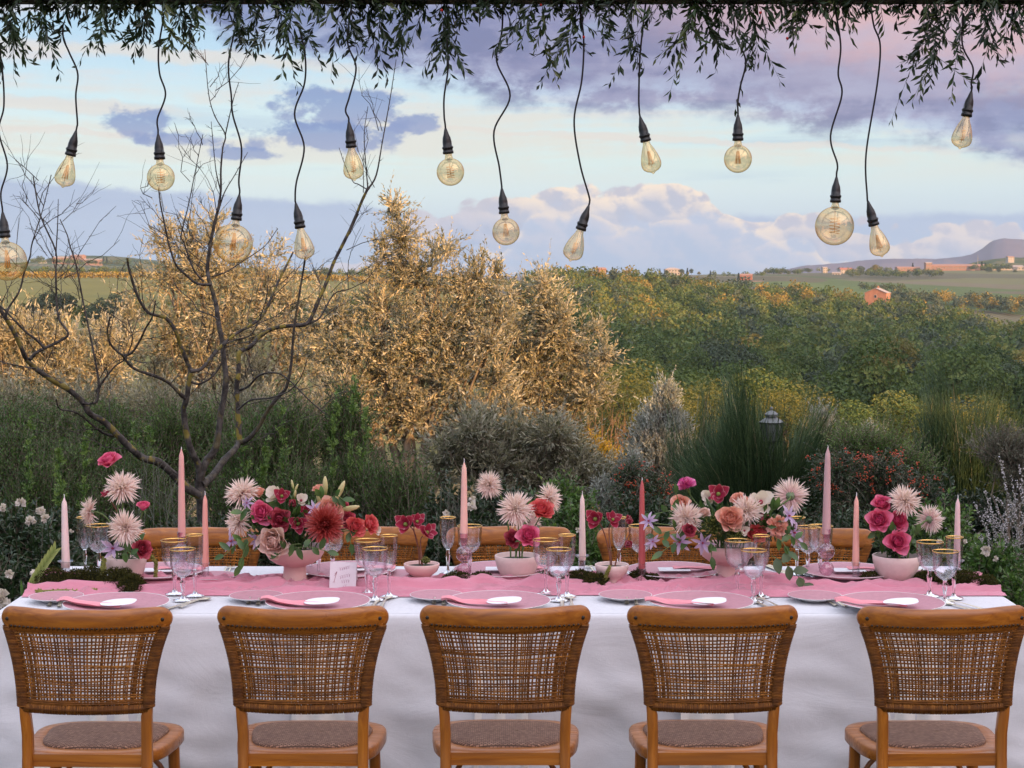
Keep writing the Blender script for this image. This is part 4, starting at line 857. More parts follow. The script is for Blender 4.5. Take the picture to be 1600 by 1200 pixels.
# white blooms standing in the bushes
def bloom_white(px, py, r, Y, lab, mat=None, seed=0):
    rg = np.random.default_rng(seed); c_ = P(px, py, Y); o = thing('white_bloom', lab, 'flower', tuple(c_), group=None); R_ = r*Y/F; m_ = MB()
    n = 16; d = rg.normal(size=(n, 3)); d /= np.linalg.norm(d, axis=1, keepdims=True); d[:, 1] = -abs(d[:, 1])*.6; m_.leaves(d*R_*.1, d, R_*1.0, R_*.9, rg.normal(size=(n, 3))*.4+np.array([0, -1, .3]), a=rg.random(n), fold=.3)
    m_.obj('petals', mat or M_white, o); MB().tubes([[(0, .01, 0), (.01, .02, -R_*2), (0, .04, -R_*5)]], [[.0025]*3], 4).obj('stem', M_green, o)
for k, (px, py, r, Y, lab) in enumerate([(33, 786, 9, 8.1, 'white bloom in the left bush, highest and leftmost of its cluster'), (64, 798, 8, 8.1, 'white bloom just left of the pale left candle top'), (71, 810, 8, 8.05, 'white bloom touching the one below the left candle top'), (48, 814, 9, 8.1, 'ragged white bloom in the middle of the left bush'),
        (5, 793, 7, 8.1, 'peachy bloom at the left picture edge'), (112, 829, 4, 8.2, 'tiny pale bloom beside the left candle'), (15, 897, 8, 7.6, 'white bloom low in the left bush'), (57, 897, 10, 7.4, 'white bloom beside the green flower spike'), (73, 902, 7, 7.4, 'pale pink bloom right of the green flower spike'), (6, 935, 16, 7, 'large white bloom at the lower left beside the table corner'),
        (697, 803, 7, 9, 'white bloom left of the tall peach candle'), (737, 790, 9, 9, 'white bloom right of the tall peach candle'), (738, 779, 6, 9.1, 'small white bloom above the one right of the peach candle'), (903, 828, 5, 9, 'white bloom behind the pale middle candle'), (1540, 861, 9, 8, 'white bloom at the right above the goblets'), (1467, 846, 5, 8.2, 'small white bloom above the right hand goblet'), (1555, 873, 5, 8, 'small white bloom in the right bush, lower of two'), (1508, 846, 4, 8.2, 'tiny white bloom right of the last candle')]):
    bloom_white(px, py, r, Y, lab, seed=k)
plant('grey_shrub', 'pink flecked grey shrub behind the left gerberas', 'shrub', [(185, 725, 55, 50, 12.2), (330, 700, 50, 50, 12.6)], (190, 900, 12.2), 900, .2, 9, .02, .008, M_grey, up=.9, out=.7, ang=.8, seed=100, edge=.1)

# ------------------------------------------------------------------ the bare tree
BT = thing('bare_tree', 'leafless spreading fruit tree with mossy limbs behind the left of the table', 'tree', tuple(P(317, 800, 10).xy)+(0,))
bt0 = np.array(BT.location)
def crom(pts, per=5):
    p_ = np.array(pts, float); p_ = np.vstack([2*p_[0]-p_[1], p_, 2*p_[-1]-p_[-2]]); out = []
    for i in range(1, len(p_)-2):
        a_, b_, c_, d_ = p_[i-1:i+3]
        for t_ in np.linspace(0, 1, per, endpoint=False): out.append(.5*((2*b_)+(-a_+c_)*t_+(2*a_-5*b_+4*c_-d_)*t_**2+(-a_+3*b_-3*c_+d_)*t_**3))
    out.append(p_[-2]); return np.array(out)
LIMBS = [  # (part, width0 px, width1 px, y0, y1, moss, polyline)
 ('trunk', 20, 17, 10, 10, 0, [(318, 940), (317, 800), (314, 775), (312, 748)]),
 ('limb', 12, 3.5, 10, 9.7, .8, [(312, 750), (310, 726), (301, 709), (294, 688), (289, 660), (287, 639), (292, 621), (296, 590), (297.5, 579), (292, 565), (283.5, 544), (276.5, 523), (269.5, 509), (259, 497), (250, 494), (231, 488), (217, 467), (208, 443), (201, 418), (199, 403)]),
 ('limb', 7, 2.5, 9.9, 9.4, .4, [(292, 625), (280, 614), (266, 600), (248, 590), (210, 576), (196, 562), (191, 555), (175, 541), (168, 520), (172, 495)]),
 ('limb', 5, 2, 9.8, 9.6, 0, [(191, 556), (205, 552), (217, 535), (228, 512), (238, 495), (243, 470)]),
 ('limb', 7, 3, 9.8, 10.3, .9, [(297, 580), (315, 576), (336, 551), (353, 534), (371, 520), (409, 495), (430, 450), (445, 420), (458, 394)]),
 ('limb', 13, 4.5, 10, 10.2, .2, [(312, 748), (322, 722), (336, 702), (341, 681), (345, 646), (350, 621), (353, 590), (350, 562), (346.5, 530), (341, 502), (338, 478), (332.5, 457), (327, 439), (324, 422), (326, 401), (329, 378), (336, 346), (341, 325)]),
 ('branch', 4.5, 1.2, 10.2, 10.2, 0, [(341, 326), (345, 297), (345, 266), (348, 231), (352, 210), (336, 182), (326, 147), (320, 77)]),
 ('branch', 2.2, 1, 10.2, 10.1, 0, [(352, 211), (360, 175), (366, 150), (373, 129)]),
 ('branch', 5, 2, 10.1, 9.9, 0, [(330, 445), (308, 443), (290, 429), (276, 415), (266, 390), (257, 350), (250, 315), (248, 294)]),
 ('branch', 4, 1.2, 10.1, 10, 0, [(318, 440), (305, 425), (297, 408), (287, 378), (283, 367), (294, 322), (304, 273), (317, 210)]),
 ('branch', 3, 1.2, 10.2, 10.4, 0, [(332, 432), (353, 425), (378, 409), (413, 385), (434, 357)]),
 ('branch', 3, 1, 10.2, 10.3, 0, [(341, 330), (351, 300), (367, 273), (387, 238)]),
 ('branch', 2.5, 1, 10.2, 10, 0, [(345, 300), (338, 270), (334, 235), (330, 190)]),
 ('limb', 14, 9, 10, 10.5, .1, [(314, 758), (332, 744), (350, 719), (367, 702), (374, 691)]),
 ('limb', 10, 5, 10.5, 10.8, .9, [(374, 691), (373, 667), (371, 639), (370, 604), (373, 576), (374, 551), (392, 541), (409, 523), (427, 513), (455, 509), (479, 506), (490, 488), (500, 464), (511, 439), (521, 411), (535, 383), (551, 350), (565, 315), (575, 294)]),
 ('branch', 4, 1.2, 10.8, 10.9, 0, [(575, 296), (588, 273), (597, 224), (609, 157), (619, 93)]),
 ('branch', 3, 1, 10.8, 10.7, 0, [(575, 296), (572, 262), (569, 210), (575, 166)]),
 ('branch', 2.5, 1, 10.8, 11, 0, [(575, 297), (560, 288), (551, 283), (538, 255), (530, 231)]),
 ('branch', 4, 1.5, 10.7, 11, 0, [(479, 506), (500, 496), (521, 460), (545, 452), (570, 440)]),
 ('limb', 9, 3, 10.5, 10.2, .2, [(370, 692), (385, 688), (402, 670), (420, 639), (434, 621), (448, 604), (455, 569), (458, 530), (462, 495), (474, 422), (477, 401)]),
 ('branch', 5, 2, 10.6, 10.2, 0, [(371, 611), (388, 604), (406, 586), (434, 583), (455, 597), (483, 625), (507, 646)]),
 ('branch', 4, 1.5, 10.5, 10, 0, [(372, 640), (392, 625), (420, 622), (450, 612), (470, 590), (480, 560)]),
 ('limb', 15, 6, 10, 9.2, .7, [(314, 775), (296, 765), (280, 751), (262, 733), (245, 721), (224, 716), (206, 702), (185, 681), (164, 660), (140, 646), (129, 628), (105, 607), (80, 593), (56, 576), (42, 562), (35, 548), (24, 523), (10, 499), (-8, 470)]),
 ('branch', 5, 1.5, 9.5, 9.6, 0, [(129, 630), (150, 628), (154, 597), (147, 555), (140, 520), (129, 467), (119, 415), (108, 380), (105, 367), (94, 343)]),
 ('branch', 6, 2, 9.3, 9.4, 0, [(46, 562), (58, 550), (70, 544), (91, 534), (107, 522), (94, 502), (89, 478), (87, 425), (87, 392), (63, 336), (52, 276)]),
 ('branch', 2.5, 1, 9.4, 9.4, 0, [(87, 400), (90, 350), (91, 311)]),
 ('branch', 5, 2, 9.2, 9.1, 0, [(70, 544), (56, 530), (42, 520), (21, 499), (0, 478), (-20, 470)]),
 ('branch', 5, 2, 9.8, 9.3, 0, [(190, 683), (160, 676), (122, 646), (94, 639), (88, 625)]),
 ('branch', 4, 1.3, 9.1, 9.2, 0, [(8, 497), (14, 480), (30, 455), (38, 425), (47, 400), (49, 385), (56, 360), (66, 330), (80, 273)]),
 ('branch', 3, 1.2, 9.3, 9.2, 0, [(56, 576), (30, 572), (5, 566), (-20, 560)]),
 ('branch', 4, 1.5, 9.7, 9.5, 0, [(150, 612), (165, 590), (180, 572), (196, 560), (207, 530), (200, 500)]),
 ('branch', 4, 1.4, 9.9, 9.7, 0, [(296, 595), (310, 600), (330, 590), (345, 570), (351, 540), (372, 530), (395, 520), (415, 470), (420, 430)]),
 ('branch', 3, 1.2, 10, 10.1, 0, [(341, 500), (330, 492), (310, 485), (300, 470), (282, 455), (270, 440)])]
tw = MB(); rg = np.random.default_rng(12)
def w2(px, py, Y): return np.array(P(px, py, Y))-bt0
for part, w0, w1, y0, y1, moss, pl in LIMBS:
    c_ = crom(pl, 4); n = len(c_); tt = np.linspace(0, 1, n); Ys = y0+(y1-y0)*tt+np.cumsum(rg.normal(size=n))*.006
    pts = np.array([w2(a_[0], a_[1], Y) for a_, Y in zip(c_, Ys)])
    r_ = (w0+(w1-w0)*tt**.7)*.5*10/F*(1+rg.normal(size=n)*.05)
    if part == 'trunk': r_ = r_*(1+.35*np.clip(1-tt*4, 0, 1))
    r_ = np.maximum(r_, .0016)
    MB().tubes(pts[None], r_[None], 8 if w0 > 6 else 5, a=np.full((1, n), moss)).obj(part, M_tbark, BT)
    # spurs and twigs
    k = 0
    cum = np.concatenate([[0], np.cumsum(np.linalg.norm(np.diff(c_, axis=0), axis=1))]); s_ = 6.
    while s_ < cum[-1] and part != 'trunk':
        i = min(n-2, int(np.searchsorted(cum, s_))); d = pts[min(i+1, n-1)]-pts[i]; d /= np.linalg.norm(d)+1e-9
        if w0 < 9 or s_ > cum[-1]*.5 or rg.random() < .35:
            sd = rg.normal(size=3); sd -= sd.dot(d)*d; sd /= np.linalg.norm(sd)
            long_ = rg.random() < .22 and w0 > 3.5
            L = (.16+.4*rg.random()) if long_ else .012+.04*rg.random()**2
            d2 = d*.6+sd*1.+np.array([0, 0, .5 if long_ else .1]); d2 /= np.linalg.norm(d2); K = 6
            q_ = pts[i]+d2*np.linspace(0, 1, K)[:, None]*L+np.cumsum(rg.normal(size=(K, 3)), 0)*L*.045
            rr = .0026 if long_ else .0016; tw.tubes(q_[None], np.linspace(rr, rr*.4, K)[None], 4, a=0.)
            if long_:
                for m_ in range(rg.integers(3, 8)):
                    j = rg.integers(1, K-1); d3 = d2+rg.normal(size=3)*.7; d3 /= np.linalg.norm(d3); l3 = L*(.15+.4*rg.random()); q3 = q_[j]+d3*np.linspace(0, 1, 4)[:, None]*l3+rg.normal(size=(4, 3))*.003
                    tw.tubes(q3[None], [[.0015, .0012, .001, .0007]], 3, a=0.)
        s_ += 5+rg.random()*9
tw.obj('twigs', M_tbark, BT, kind='stuff')

# garden lantern among the broom
M_iron = plain('grey_lantern_metal', (.15, .16, .16), .45, .4); M_lglass = plain('frosted_lantern_glass', (.12, .14, .13), .25)
lc = P(1205, 690, 12.0); zl = float(terr(lc.x, 12.0)); o = thing('garden_lantern', 'grey metal post lantern with a peaked cap standing in the big broom bush', 'lamp', (lc.x, 12.0, zl))
h0 = lc.z-zl; s_ = 11.3/F
MB().tubes([[(0, 0, 0), (0, 0, h0-.02)]], [[.022, .022]], 10).obj('post', M_iron, o)
def frus(m_, r0, r1, z0, z1, n=6, mi=0): return m_.lathe([(r0, z0), (r1, z1)], n, mi=mi)
frus(MB(), .035, .052, h0-.01, h0+.008).obj('base_ring', M_iron, o, smooth=False); m_ = MB().lathe([(.080, h0+.128), (.085, h0+.130), (.09, h0+.137), (.03, h0+.175), (.045, h0+.177), (.045, h0+.19), (.05, h0+.192), (.022, h0+.213), (.008, h0+.216), (.006, h0+.222), (.012, h0+.23), (.010, h0+.24), (.0005, h0+.245)], 6)
m_.obj('cap', M_iron, o, smooth=False)
frus(MB(), .05, .078, h0+.008, h0+.128).obj('glass', M_lglass, o, smooth=False)
for k in range(6):
    a_ = k*math.pi/3; MB().tubes([[(.052*math.cos(a_), .052*math.sin(a_), h0+.004), (.081*math.cos(a_), .081*math.sin(a_), h0+.13)]], [[.004, .004]], 4).obj('frame_bar', M_iron, o)

# a farmhouse wing out of view, added so that its shade covers the table
M_stone = plain('rubble_stone', (.38, .31, .24), .9, nscale=4., namt=.25, bump=.6, bscale=6.)
house('farmhouse', 'stone farmhouse wing beside the terrace with clay tile roof', 'house', 0, 0, 0, 19, 8, 4.9, -90, M_stone, M_roof, .4, 5, 2, 1, loc=(14., -14.5, 0.))

# clipped laurel hedge, added out of view at the right to shade the brooms
hd = thing('shade_hedge', 'clipped laurel hedge beside the terrace', 'hedge', (7.6, 7.6, 0)); u_ = np.array([.73, .68, 0]); w_ = np.array([.68, -.73, 0]); rg = np.random.default_rng(70)
n = 16000; q_ = rg.random((n, 3)); fz = rg.integers(0, 3, n); q_[np.arange(n), fz] = np.round(q_[np.arange(n), fz]); pos = (q_[:, :1]-.5)*3.4*u_+(q_[:, 1:2]-.5)*1.0*w_+np.stack([0*q_[:, 2], 0*q_[:, 2], q_[:, 2]*2.15], 1)
MB().leaves(pos, rg.normal(size=(n, 3)), .09, .04, a=rg.random(n)).obj('foliage', M_dkgreen, hd, smooth=False, kind='stuff')
# ------------------------------------------------------------------ materials of the table
def woodmat(name, c0, c1, c2, grain=(1.2, 22, 22), gloss=.32, rot=0):
    m_, q_, bs = newmat(name)
    tc = q_.new('ShaderNodeTexCoord').outputs['Object']
    oi = q_.new('ShaderNodeObjectInfo'); v_ = q_.vm('ADD', q_.vm('MULTIPLY', tc, grain), q_.vm('SCALE', (9., 5., 3.))); 
    sc_ = v_.node.inputs[1].links[0].from_node; q_.l.new(oi.outputs['Random'], sc_.inputs['Scale'])
    n1 = q_.noise(v_, 3., 6., .6, .8); n2 = q_.noise(v_, 1.1, 3., .5, 1.5)
    c_ = q_.ramp(n1, [(.3, c0), (.5, c1), (.72, c2)])
    c_ = q_.mix(q_.ss(n2, .35, .7, 0, .55), c_, tuple(x*.62 for x in c1))
    q_.put(bs.inputs['Base Color'], c_); q_.put(bs.inputs['Roughness'], q_.ss(n2, .3, .7, gloss-.05, gloss+.18)); bs.inputs['Coat Weight'].default_value = .35; bs.inputs['Coat Roughness'].default_value = .3
    bn = q_.new('ShaderNodeBump'); bn.inputs['Strength'].default_value = .15; bn.inputs['Distance'].default_value = .003; q_.put(bn.inputs['Height'], n1); q_.l.new(bn.outputs[0], bs.inputs['Normal'])
    return m_
M_wood = woodmat('varnished_wood', (.22, .062, .008), (.36, .115, .012), (.48, .175, .022))
M_woodv = woodmat('varnished_wood_upright', (.24, .07, .009), (.37, .12, .013), (.48, .175, .022), grain=(22, 22, 1.4))
def rattan(name, k=1.):
    m_, q_, bs = newmat(name); at = q_.new('ShaderNodeAttribute', attribute_name='v').outputs['Fac']
    tc = q_.new('ShaderNodeTexCoord').outputs['Object']
    c_ = q_.ramp(at, [(0, (.10*k, .033*k, .006*k)), (.5, (.215*k, .078*k, .012*k)), (.85, (.36*k, .145*k, .024*k)), (1, (.50*k, .23*k, .045*k))])
    c_ = q_.mix(q_.ss(q_.noise(tc, 45., 4.), .35, .7, 0, .6), c_, (.065*k, .022*k, .005*k))
    q_.put(bs.inputs['Base Color'], c_); bs.inputs['Roughness'].default_value = .55; bs.inputs['Specular IOR Level'].default_value = .25; return m_
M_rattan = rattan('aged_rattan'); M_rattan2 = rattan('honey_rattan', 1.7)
def clothmat(name, col, bump=.3, wr=.6, trans=0., rough=.9, big=0.):
    m_, q_, bs = newmat(name); tc = q_.new('ShaderNodeTexCoord').outputs['Object']
    w1 = q_.noise(q_.vm('MULTIPLY', tc, (900, 900, 60)), 1., 2.); w2_ = q_.noise(q_.vm('MULTIPLY', tc, (60, 60, 900)), 1., 2.)
    weave = q_.m('ADD', w1, w2_)
    n1 = q_.noise(q_.vm('MULTIPLY', tc, (3., 3., 6.)), 1., 5., .6, 1.2)
    q_.put(bs.inputs['Base Color'], q_.mix(q_.ss(weave, .75, 1.25), tuple(x*.93 for x in col), col)); bs.inputs['Roughness'].default_value = rough; bs.inputs['Specular IOR Level'].default_value = .15
    bs.inputs['Sheen Weight'].default_value = .2
    b1 = q_.new('ShaderNodeBump'); b1.inputs['Strength'].default_value = wr; b1.inputs['Distance'].default_value = .02; q_.put(b1.inputs['Height'], n1)
    b2 = q_.new('ShaderNodeBump'); b2.inputs['Strength'].default_value = bump; b2.inputs['Distance'].default_value = .001; q_.put(b2.inputs['Height'], weave); q_.l.new(b1.outputs[0], b2.inputs['Normal'])
    q_.l.new(b2.outputs[0], bs.inputs['Normal'])
    if trans:
        tr = q_.new('ShaderNodeBsdfTranslucent'); tr.inputs[0].default_value = (*col, 1); mx = q_.new('ShaderNodeMixShader'); mx.inputs[0].default_value = trans
        out = m_.node_tree.nodes['Material Output']; q_.l.new(bs.outputs[0], mx.inputs[1]); q_.l.new(tr.outputs[0], mx.inputs[2]); q_.l.new(mx.outputs[0], out.inputs[0])
    return m_
M_cloth = clothmat('white_linen', (.70, .70, .735), wr=.2)
M_runner = clothmat('pink_gauze', (.73, .29, .375), wr=.5, trans=.12)
M_napkin = clothmat('white_napkin', (.82, .80, .77), wr=.2)
M_pinknap = clothmat('pink_napkin', (.84, .33, .38), wr=.25)
M_seat = None
m_, q_, bs = newmat('woven_brown_seat'); M_seat = m_
tc = q_.new('ShaderNodeTexCoord').outputs['Object']
ch = q_.new('ShaderNodeTexBrick'); q_.l.new(q_.vm('MULTIPLY', tc, (1, 1, 1)), ch.inputs['Vector']); ch.inputs['Scale'].default_value = 42; ch.inputs['Color1'].default_value = (.20, .09, .055, 1); ch.inputs['Color2'].default_value = (.46, .26, .17, 1); ch.inputs['Mortar'].default_value = (.07, .035, .02, 1); ch.inputs['Mortar Size'].default_value = .06
q_.put(bs.inputs['Base Color'], q_.mix(q_.ss(q_.noise(tc, 90., 3.), .4, .65, 0, .55), ch.outputs['Color'], (.15, .075, .05))); bs.inputs['Roughness'].default_value = .75
bn = q_.new('ShaderNodeBump'); bn.inputs['Strength'].default_value = .5; bn.inputs['Distance'].default_value = .003; q_.put(bn.inputs['Height'], q_.m('ADD', q_.m('MULTIPLY', ch.outputs['Fac'], -1.), q_.noise(tc, 120., 3.))); q_.l.new(bn.outputs[0], bs.inputs['Normal'])
M_screw = plain('dark_screw_cap', (.03, .02, .015), .4, .3)

# ------------------------------------------------------------------ chairs
BH = .90                     # height of the back
def arc_y(x): return -.052+.062*(np.abs(x)/.25)**2       # the back curves round the sitter
def half_w(z): t_ = np.clip((z-.60)/.235, 0, 1); return .191+.043*t_**2.1
def rail_mesh():
    us = np.sign(np.linspace(-1, 1, 61))*(1-(1-np.abs(np.linspace(-1, 1, 61)))**1.9); rows_ = []
    sec = 14; ph = np.arange(sec)*2*math.pi/sec
    for u in us:
        x = u*.2525; e = abs(x)-.2175; k = math.sqrt(max(0, 1-(max(e, 0)/.0352)**2)) if e > 0 else 1.
        k = max(k, .03); hh_ = .0375*(1.+.03*math.cos(u*9)); th_ = .0165*(.75+.25*k)
        zc = BH-.0375+.003*u*u; yc = float(arc_y(np.array(x)))
        c_, s_ = np.cos(ph), np.sin(ph)
        py_ = np.sign(c_)*np.abs(c_)**.75*th_*(k*.6+.4 if k < 1 else 1); pz_ = np.sign(s_)*np.abs(s_)**.85*hh_*k
        rows_.append(np.stack([np.full(sec, x), yc+py_-.010*(pz_/.0375)*.4, zc+pz_], 1))
    m_ = MB(); m_.grid(np.array(rows_), closev=True); m_.ngon(rows_[0]); m_.ngon(rows_[-1][::-1])
    return m_.mesh('top_rail', M_wood)
def weave_mesh(seed, mat):
    rg = np.random.default_rng(seed); m_ = MB(); z0, z1 = .606, .842
    # vertical strands: warped spacing so some run close together
    nv = 42; us = np.linspace(-1, 1, nv); us = us+.008*np.sin(us*9+seed)+rg.normal(size=nv)*.004; us = np.clip(us, -1, 1)
    nh = 23; zs = np.linspace(z0+.012, z1-.006, nh)+rg.normal(size=nh)*.0012
    zs = zs+.0022*np.sin(np.arange(nh)*.9+seed)
    K = nh*2+1
    for i, u in enumerate(us):
        zz = np.linspace(z0, z1, K); x = u*half_w(zz)+.0009*np.sin(zz*22+i*.3+seed)*np.sin(math.pi*(zz-z0)/(z1-z0)); ph = (i % 2)*math.pi
        yn = arc_y(x)+.0016*np.cos(np.linspace(0, nh*math.pi, K)+ph); r_ = .0043+.0009*rg.random()
        m_.tubes(np.stack([x, yn, zz], 1)[None], r_, 5, a=np.full((1, K), np.clip(.15+.6*rg.random(), 0, 1)), flat=.55)
        if rg.random() < .30:                      # doubled strand
            dxx = (.0052+.001*rg.random())*(1 if rg.random() < .5 else -1)
            m_.tubes(np.stack([x+dxx, yn, zz], 1)[None], .0030, 5, a=np.full((1, K), .2+.5*rg.random()), flat=.55)
    for j, z in enumerate(zs):
        K2 = nv*2+1; u = np.linspace(-1.03, 1.03, K2); sag = .0018*np.sin(u*3+j*.7+seed)
        zz = z+sag+.0006*np.sin(j*1.7+u*6); x = u*half_w(zz); yn = arc_y(x)-.0016*np.cos(np.linspace(0, nv*math.pi, K2)+(j % 2)*math.pi)
        m_.tubes(np.stack([x, yn, zz], 1)[None], .0045+.0009*rg.random(), 5, a=np.full((1, K2), np.clip(.25+.65*rg.random()**1.2, 0, 1)), flat=.55)
        if rg.random() < .22: m_.tubes(np.stack([x, yn-.0008, zz+.0055], 1)[None], .0028, 5, a=np.full((1, K2), .25+.5*rg.random()), flat=.55)
    for j, z in enumerate(np.linspace(z0+.004, z1, 52)):      # strands wound round the side posts
        for s_ in (-1, 1):
            cx = s_*(half_w(z)-.006); a_ = np.linspace(0, 2*math.pi, 9)
            m_.tubes(np.stack([cx+.0178*np.cos(a_), arc_y(np.array(cx))+.0155*np.sin(a_), z+.001*np.sin(a_)], 1)[None], .0027, 4, a=np.full((1, 9), .0+.55*rg.random()))
    # extra dense outer columns
    for s_ in (-1, 1):
        for q in (.90, .935, .86, .82, .78, .745): zz = np.linspace(z0, z1, 12); x = s_*q*half_w(zz); m_.tubes(np.stack([x, arc_y(x)-.001, zz], 1)[None], .0022, 4, a=np.full((1, 12), .2+.4*rg.random()))
    # bound lower edge
    n = 120; u = np.linspace(-1, 1, n); 
    for k in range(n):
        x = u[k]*half_w(z0); a_ = np.linspace(0, 2*math.pi, 9); rr = .0135
        m_.tubes(np.stack([np.full(9, x)+.0008*rg.normal(), arc_y(np.full(9, x))+rr*.8*np.cos(a_), z0-.002+rr*np.sin(a_)], 1)[None], .0021, 4, a=np.full((1, 9), .15+.6*rg.random()))
    u = np.linspace(-1, 1, 30); x = u*half_w(z0); m_.tubes(np.stack([x, arc_y(x), np.full(30, z0-.002)], 1)[None], .0105, 8, a=np.full((1, 30), 0.))
    for zo, rr in ((.016, .0026), (.021, .0024)): m_.tubes(np.stack([x, arc_y(x)-.004, np.full(30, z0+zo)], 1)[None], rr, 5, a=np.full((1, 30), .45))
    # strand ends laced into the rail, and the row of holes
    for k in range(33):
        x = (k/32*2-1)*.222; y_ = float(arc_y(np.array(x)))
        m_.tubes([[(x, y_-.006, z1-.006), (x+.001, y_-.0185, z1+.004), (x+.001, y_-.012, z1+.010)]], .0021, 4, a=np.full((1, 3), .2+.5*rg.random()))
    return m_.mesh('rattan_weave', mat)
def holes_mesh():
    m_ = MB()
    for k in range(32):
        x = ((k+.5)/32*2-1)*.222; y_ = float(arc_y(np.array(x))); m_.lathe([(.0, -.0195), (.0032, -.0188), (.0034, -.014)], 7, c=(x, y_, .845), axis=None)
    # discs must face backwards: build them again along -y
    m_ = MB()
    for k in range(32):
        x = ((k+.5)/32*2-1)*.222; y_ = float(arc_y(np.array(x))); m_.lathe([(.0034, 0), (.003, .0012), (.0, .0014)], 7, c=(x, y_-.0155, .8465), axis=(0, -1, .12))
    return m_.mesh('lacing_holes', M_screw)
def post_mesh(s_):
    zz = np.array([-.0, .2, .40, .46, .52, .58, .62, .68, .74, .80, .85]); xs = np.where(zz > .6, half_w(zz)-.008, .186-.012*np.clip((.6-zz)/.6, 0, 1)*0-.002)
    xs = np.where(zz < .6, .1765+.0*zz, xs); xs[(zz >= .58) & (zz <= .62)] = [.179, .186]
    ys = np.where(zz > .55, arc_y(xs), 0); ys = np.interp(zz, [0, .4, .5, .60, .85], [-.07, -.012, -.004, float(arc_y(np.array(.186))), float(arc_y(np.array(.225)))])
    m_ = MB(); sq = np.array([(-1, -.7), (-.85, -1), (.85, -1), (1, -.7), (1, .7), (.85, 1), (-.85, 1), (-1, .7)])
    w_ = np.where(zz > .6, .0115, .0155); Pts = np.stack([np.stack([s_*x+sq[:, 0]*w, y+sq[:, 1]*w*.85, np.full(8, z)], 1) for x, y, z, w in zip(xs, ys, zz, w_)])
    m_.grid(Pts, closev=True); m_.ngon(Pts[-1]); m_.ngon(Pts[0][::-1]); return m_.mesh('rear_leg', M_woodv)
def seat_outline(off=0., n=56):
    th = np.arange(n)*2*math.pi/n; c_, s_ = np.cos(th), np.sin(th); e = .58
    x = np.sign(c_)*np.abs(c_)**e; y = np.sign(s_)*np.abs(s_)**e
    w_ = .205+.028*np.clip((y+1)/2*1.25, 0, 1)
    return np.stack([x*(w_-off), .178+y*(.188-off)], 1)
def seat_frame_mesh():
    m_ = MB(); rings = []
    for off, z in ((.045, .425), (.004, .425), (0., .430), (0., .458), (.004, .464), (.038, .466), (.045, .462)): o_ = seat_outline(off); rings.append(np.column_stack([o_, np.full(len(o_), z)]))
    m_.grid(np.array(rings), closev=True); return m_.mesh('seat_frame', M_wood)
def seat_pad_mesh():
    m_ = MB(); rings = []
    for off, z in ((.043, .440), (.043, .466), (.047, .472), (.06, .4755), (.10, .478), (.15, .479), (.195, .4795)): o_ = seat_outline(off); rings.append(np.column_stack([o_, np.full(len(o_), z)]))
    m_.grid(np.array(rings), closev=True); m_.ngon(rings[-1]); m_.ngon(rings[0][::-1]); return m_.mesh('seat_pad', M_seat)
def fleg_mesh(s_):
    return MB().tubes([[(s_*.195, .315, 0), (s_*.19, .31, .2), (s_*.185, .30, .40), (s_*.185, .30, .43)]], [[.013, .017, .0185, .0185]], 10).mesh('front_leg', M_woodv)
def hoop_mesh(kind):
    t_ = np.linspace(0, math.pi, 16)
    if kind == 0: pts = np.stack([.165*np.cos(t_), np.full(16, -.004), .22+.185*np.sin(t_)**.8], 1)
    elif kind == 1: pts = np.stack([.172*np.cos(t_), np.full(16, .305), .22+.185*np.sin(t_)**.8], 1)
    else: t2 = np.linspace(0, 2*math.pi, 33); pts = np.stack([.17*np.cos(t2), .15+.13*np.sin(t2), np.full(33, .20)], 1)
    return MB().tubes(pts[None], .0085, 8).mesh('bentwood_hoop', M_wood)
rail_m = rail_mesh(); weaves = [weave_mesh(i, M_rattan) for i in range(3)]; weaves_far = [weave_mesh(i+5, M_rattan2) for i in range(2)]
posts = {s_: post_mesh(s_) for s_ in (-1, 1)}; flegs = {s_: fleg_mesh(s_) for s_ in (-1, 1)}
sf, spad, hoops, holes_m = seat_frame_mesh(), seat_pad_mesh(), [hoop_mesh(k) for k in range(3)], holes_mesh()
def brace_mesh():
    return MB().box(-.162, .162, -.0125, .010, .424, .462).mesh('rear_seat_rail', M_wood, False)
brace = brace_mesh(); scr = MB().lathe([(.0058, 0), (.0055, .0022), (.003, .003), (0, .0031)], 12, axis=(0, -1, 0)).mesh('screw_cap', M_screw)
def chair(x, y, rz, lab, group, wv, z=0):
    c_ = thing('rattan_chair', lab, 'chair', (x, y, z), R(rz), group)
    link('top_rail', rail_m, c_); w_ = link('rattan_weave', wv, c_, kind='stuff'); link('lacing_holes', holes_m, c_, kind='stuff')
    for s_ in (-1, 1):
        p_ = link('rear_leg', posts[s_], c_); link('front_leg', flegs[s_], c_)
        link('screw_cap', scr, c_, (s_*.2285, float(arc_y(np.array(.2285)))-.0158, BH-.034)); link('screw_cap', scr, p_, (s_*.1765, -.0185, .437))
    s0 = link('seat_frame', sf, c_); link('seat_pad', spad, c_); link('rear_seat_rail', brace, c_)
    for h_ in hoops: link('bentwood_hoop', h_, c_)
    return c_
NCH = [(-1.250, 5.02, -1.5), (-.616, 5.03, 0), (-.020, 5.04, 0), (.592, 5.04, .5), (1.268, 5.03, 1.8)]
NL = ['cane back chair at the left end of the near side, in front of the moss', 'near side cane back chair in front of the table number card', 'near side cane back chair in the middle, its rail with flame shaped grain', 'near side cane back chair in front of the dark rose candle', 'cane back chair at the right end of the near side, cut by the picture edge']
for k, ((x, y, rz), l) in enumerate(zip(NCH, NL)): chair(x, y, rz, l, 'cane chairs along the near side of the table', weaves[k % 3])
FCH = [(310, 6.87, 181), (570, 6.9, 179), (795, 6.9, 180), (1032, 6.88, 181), (1270, 6.86, 178)]
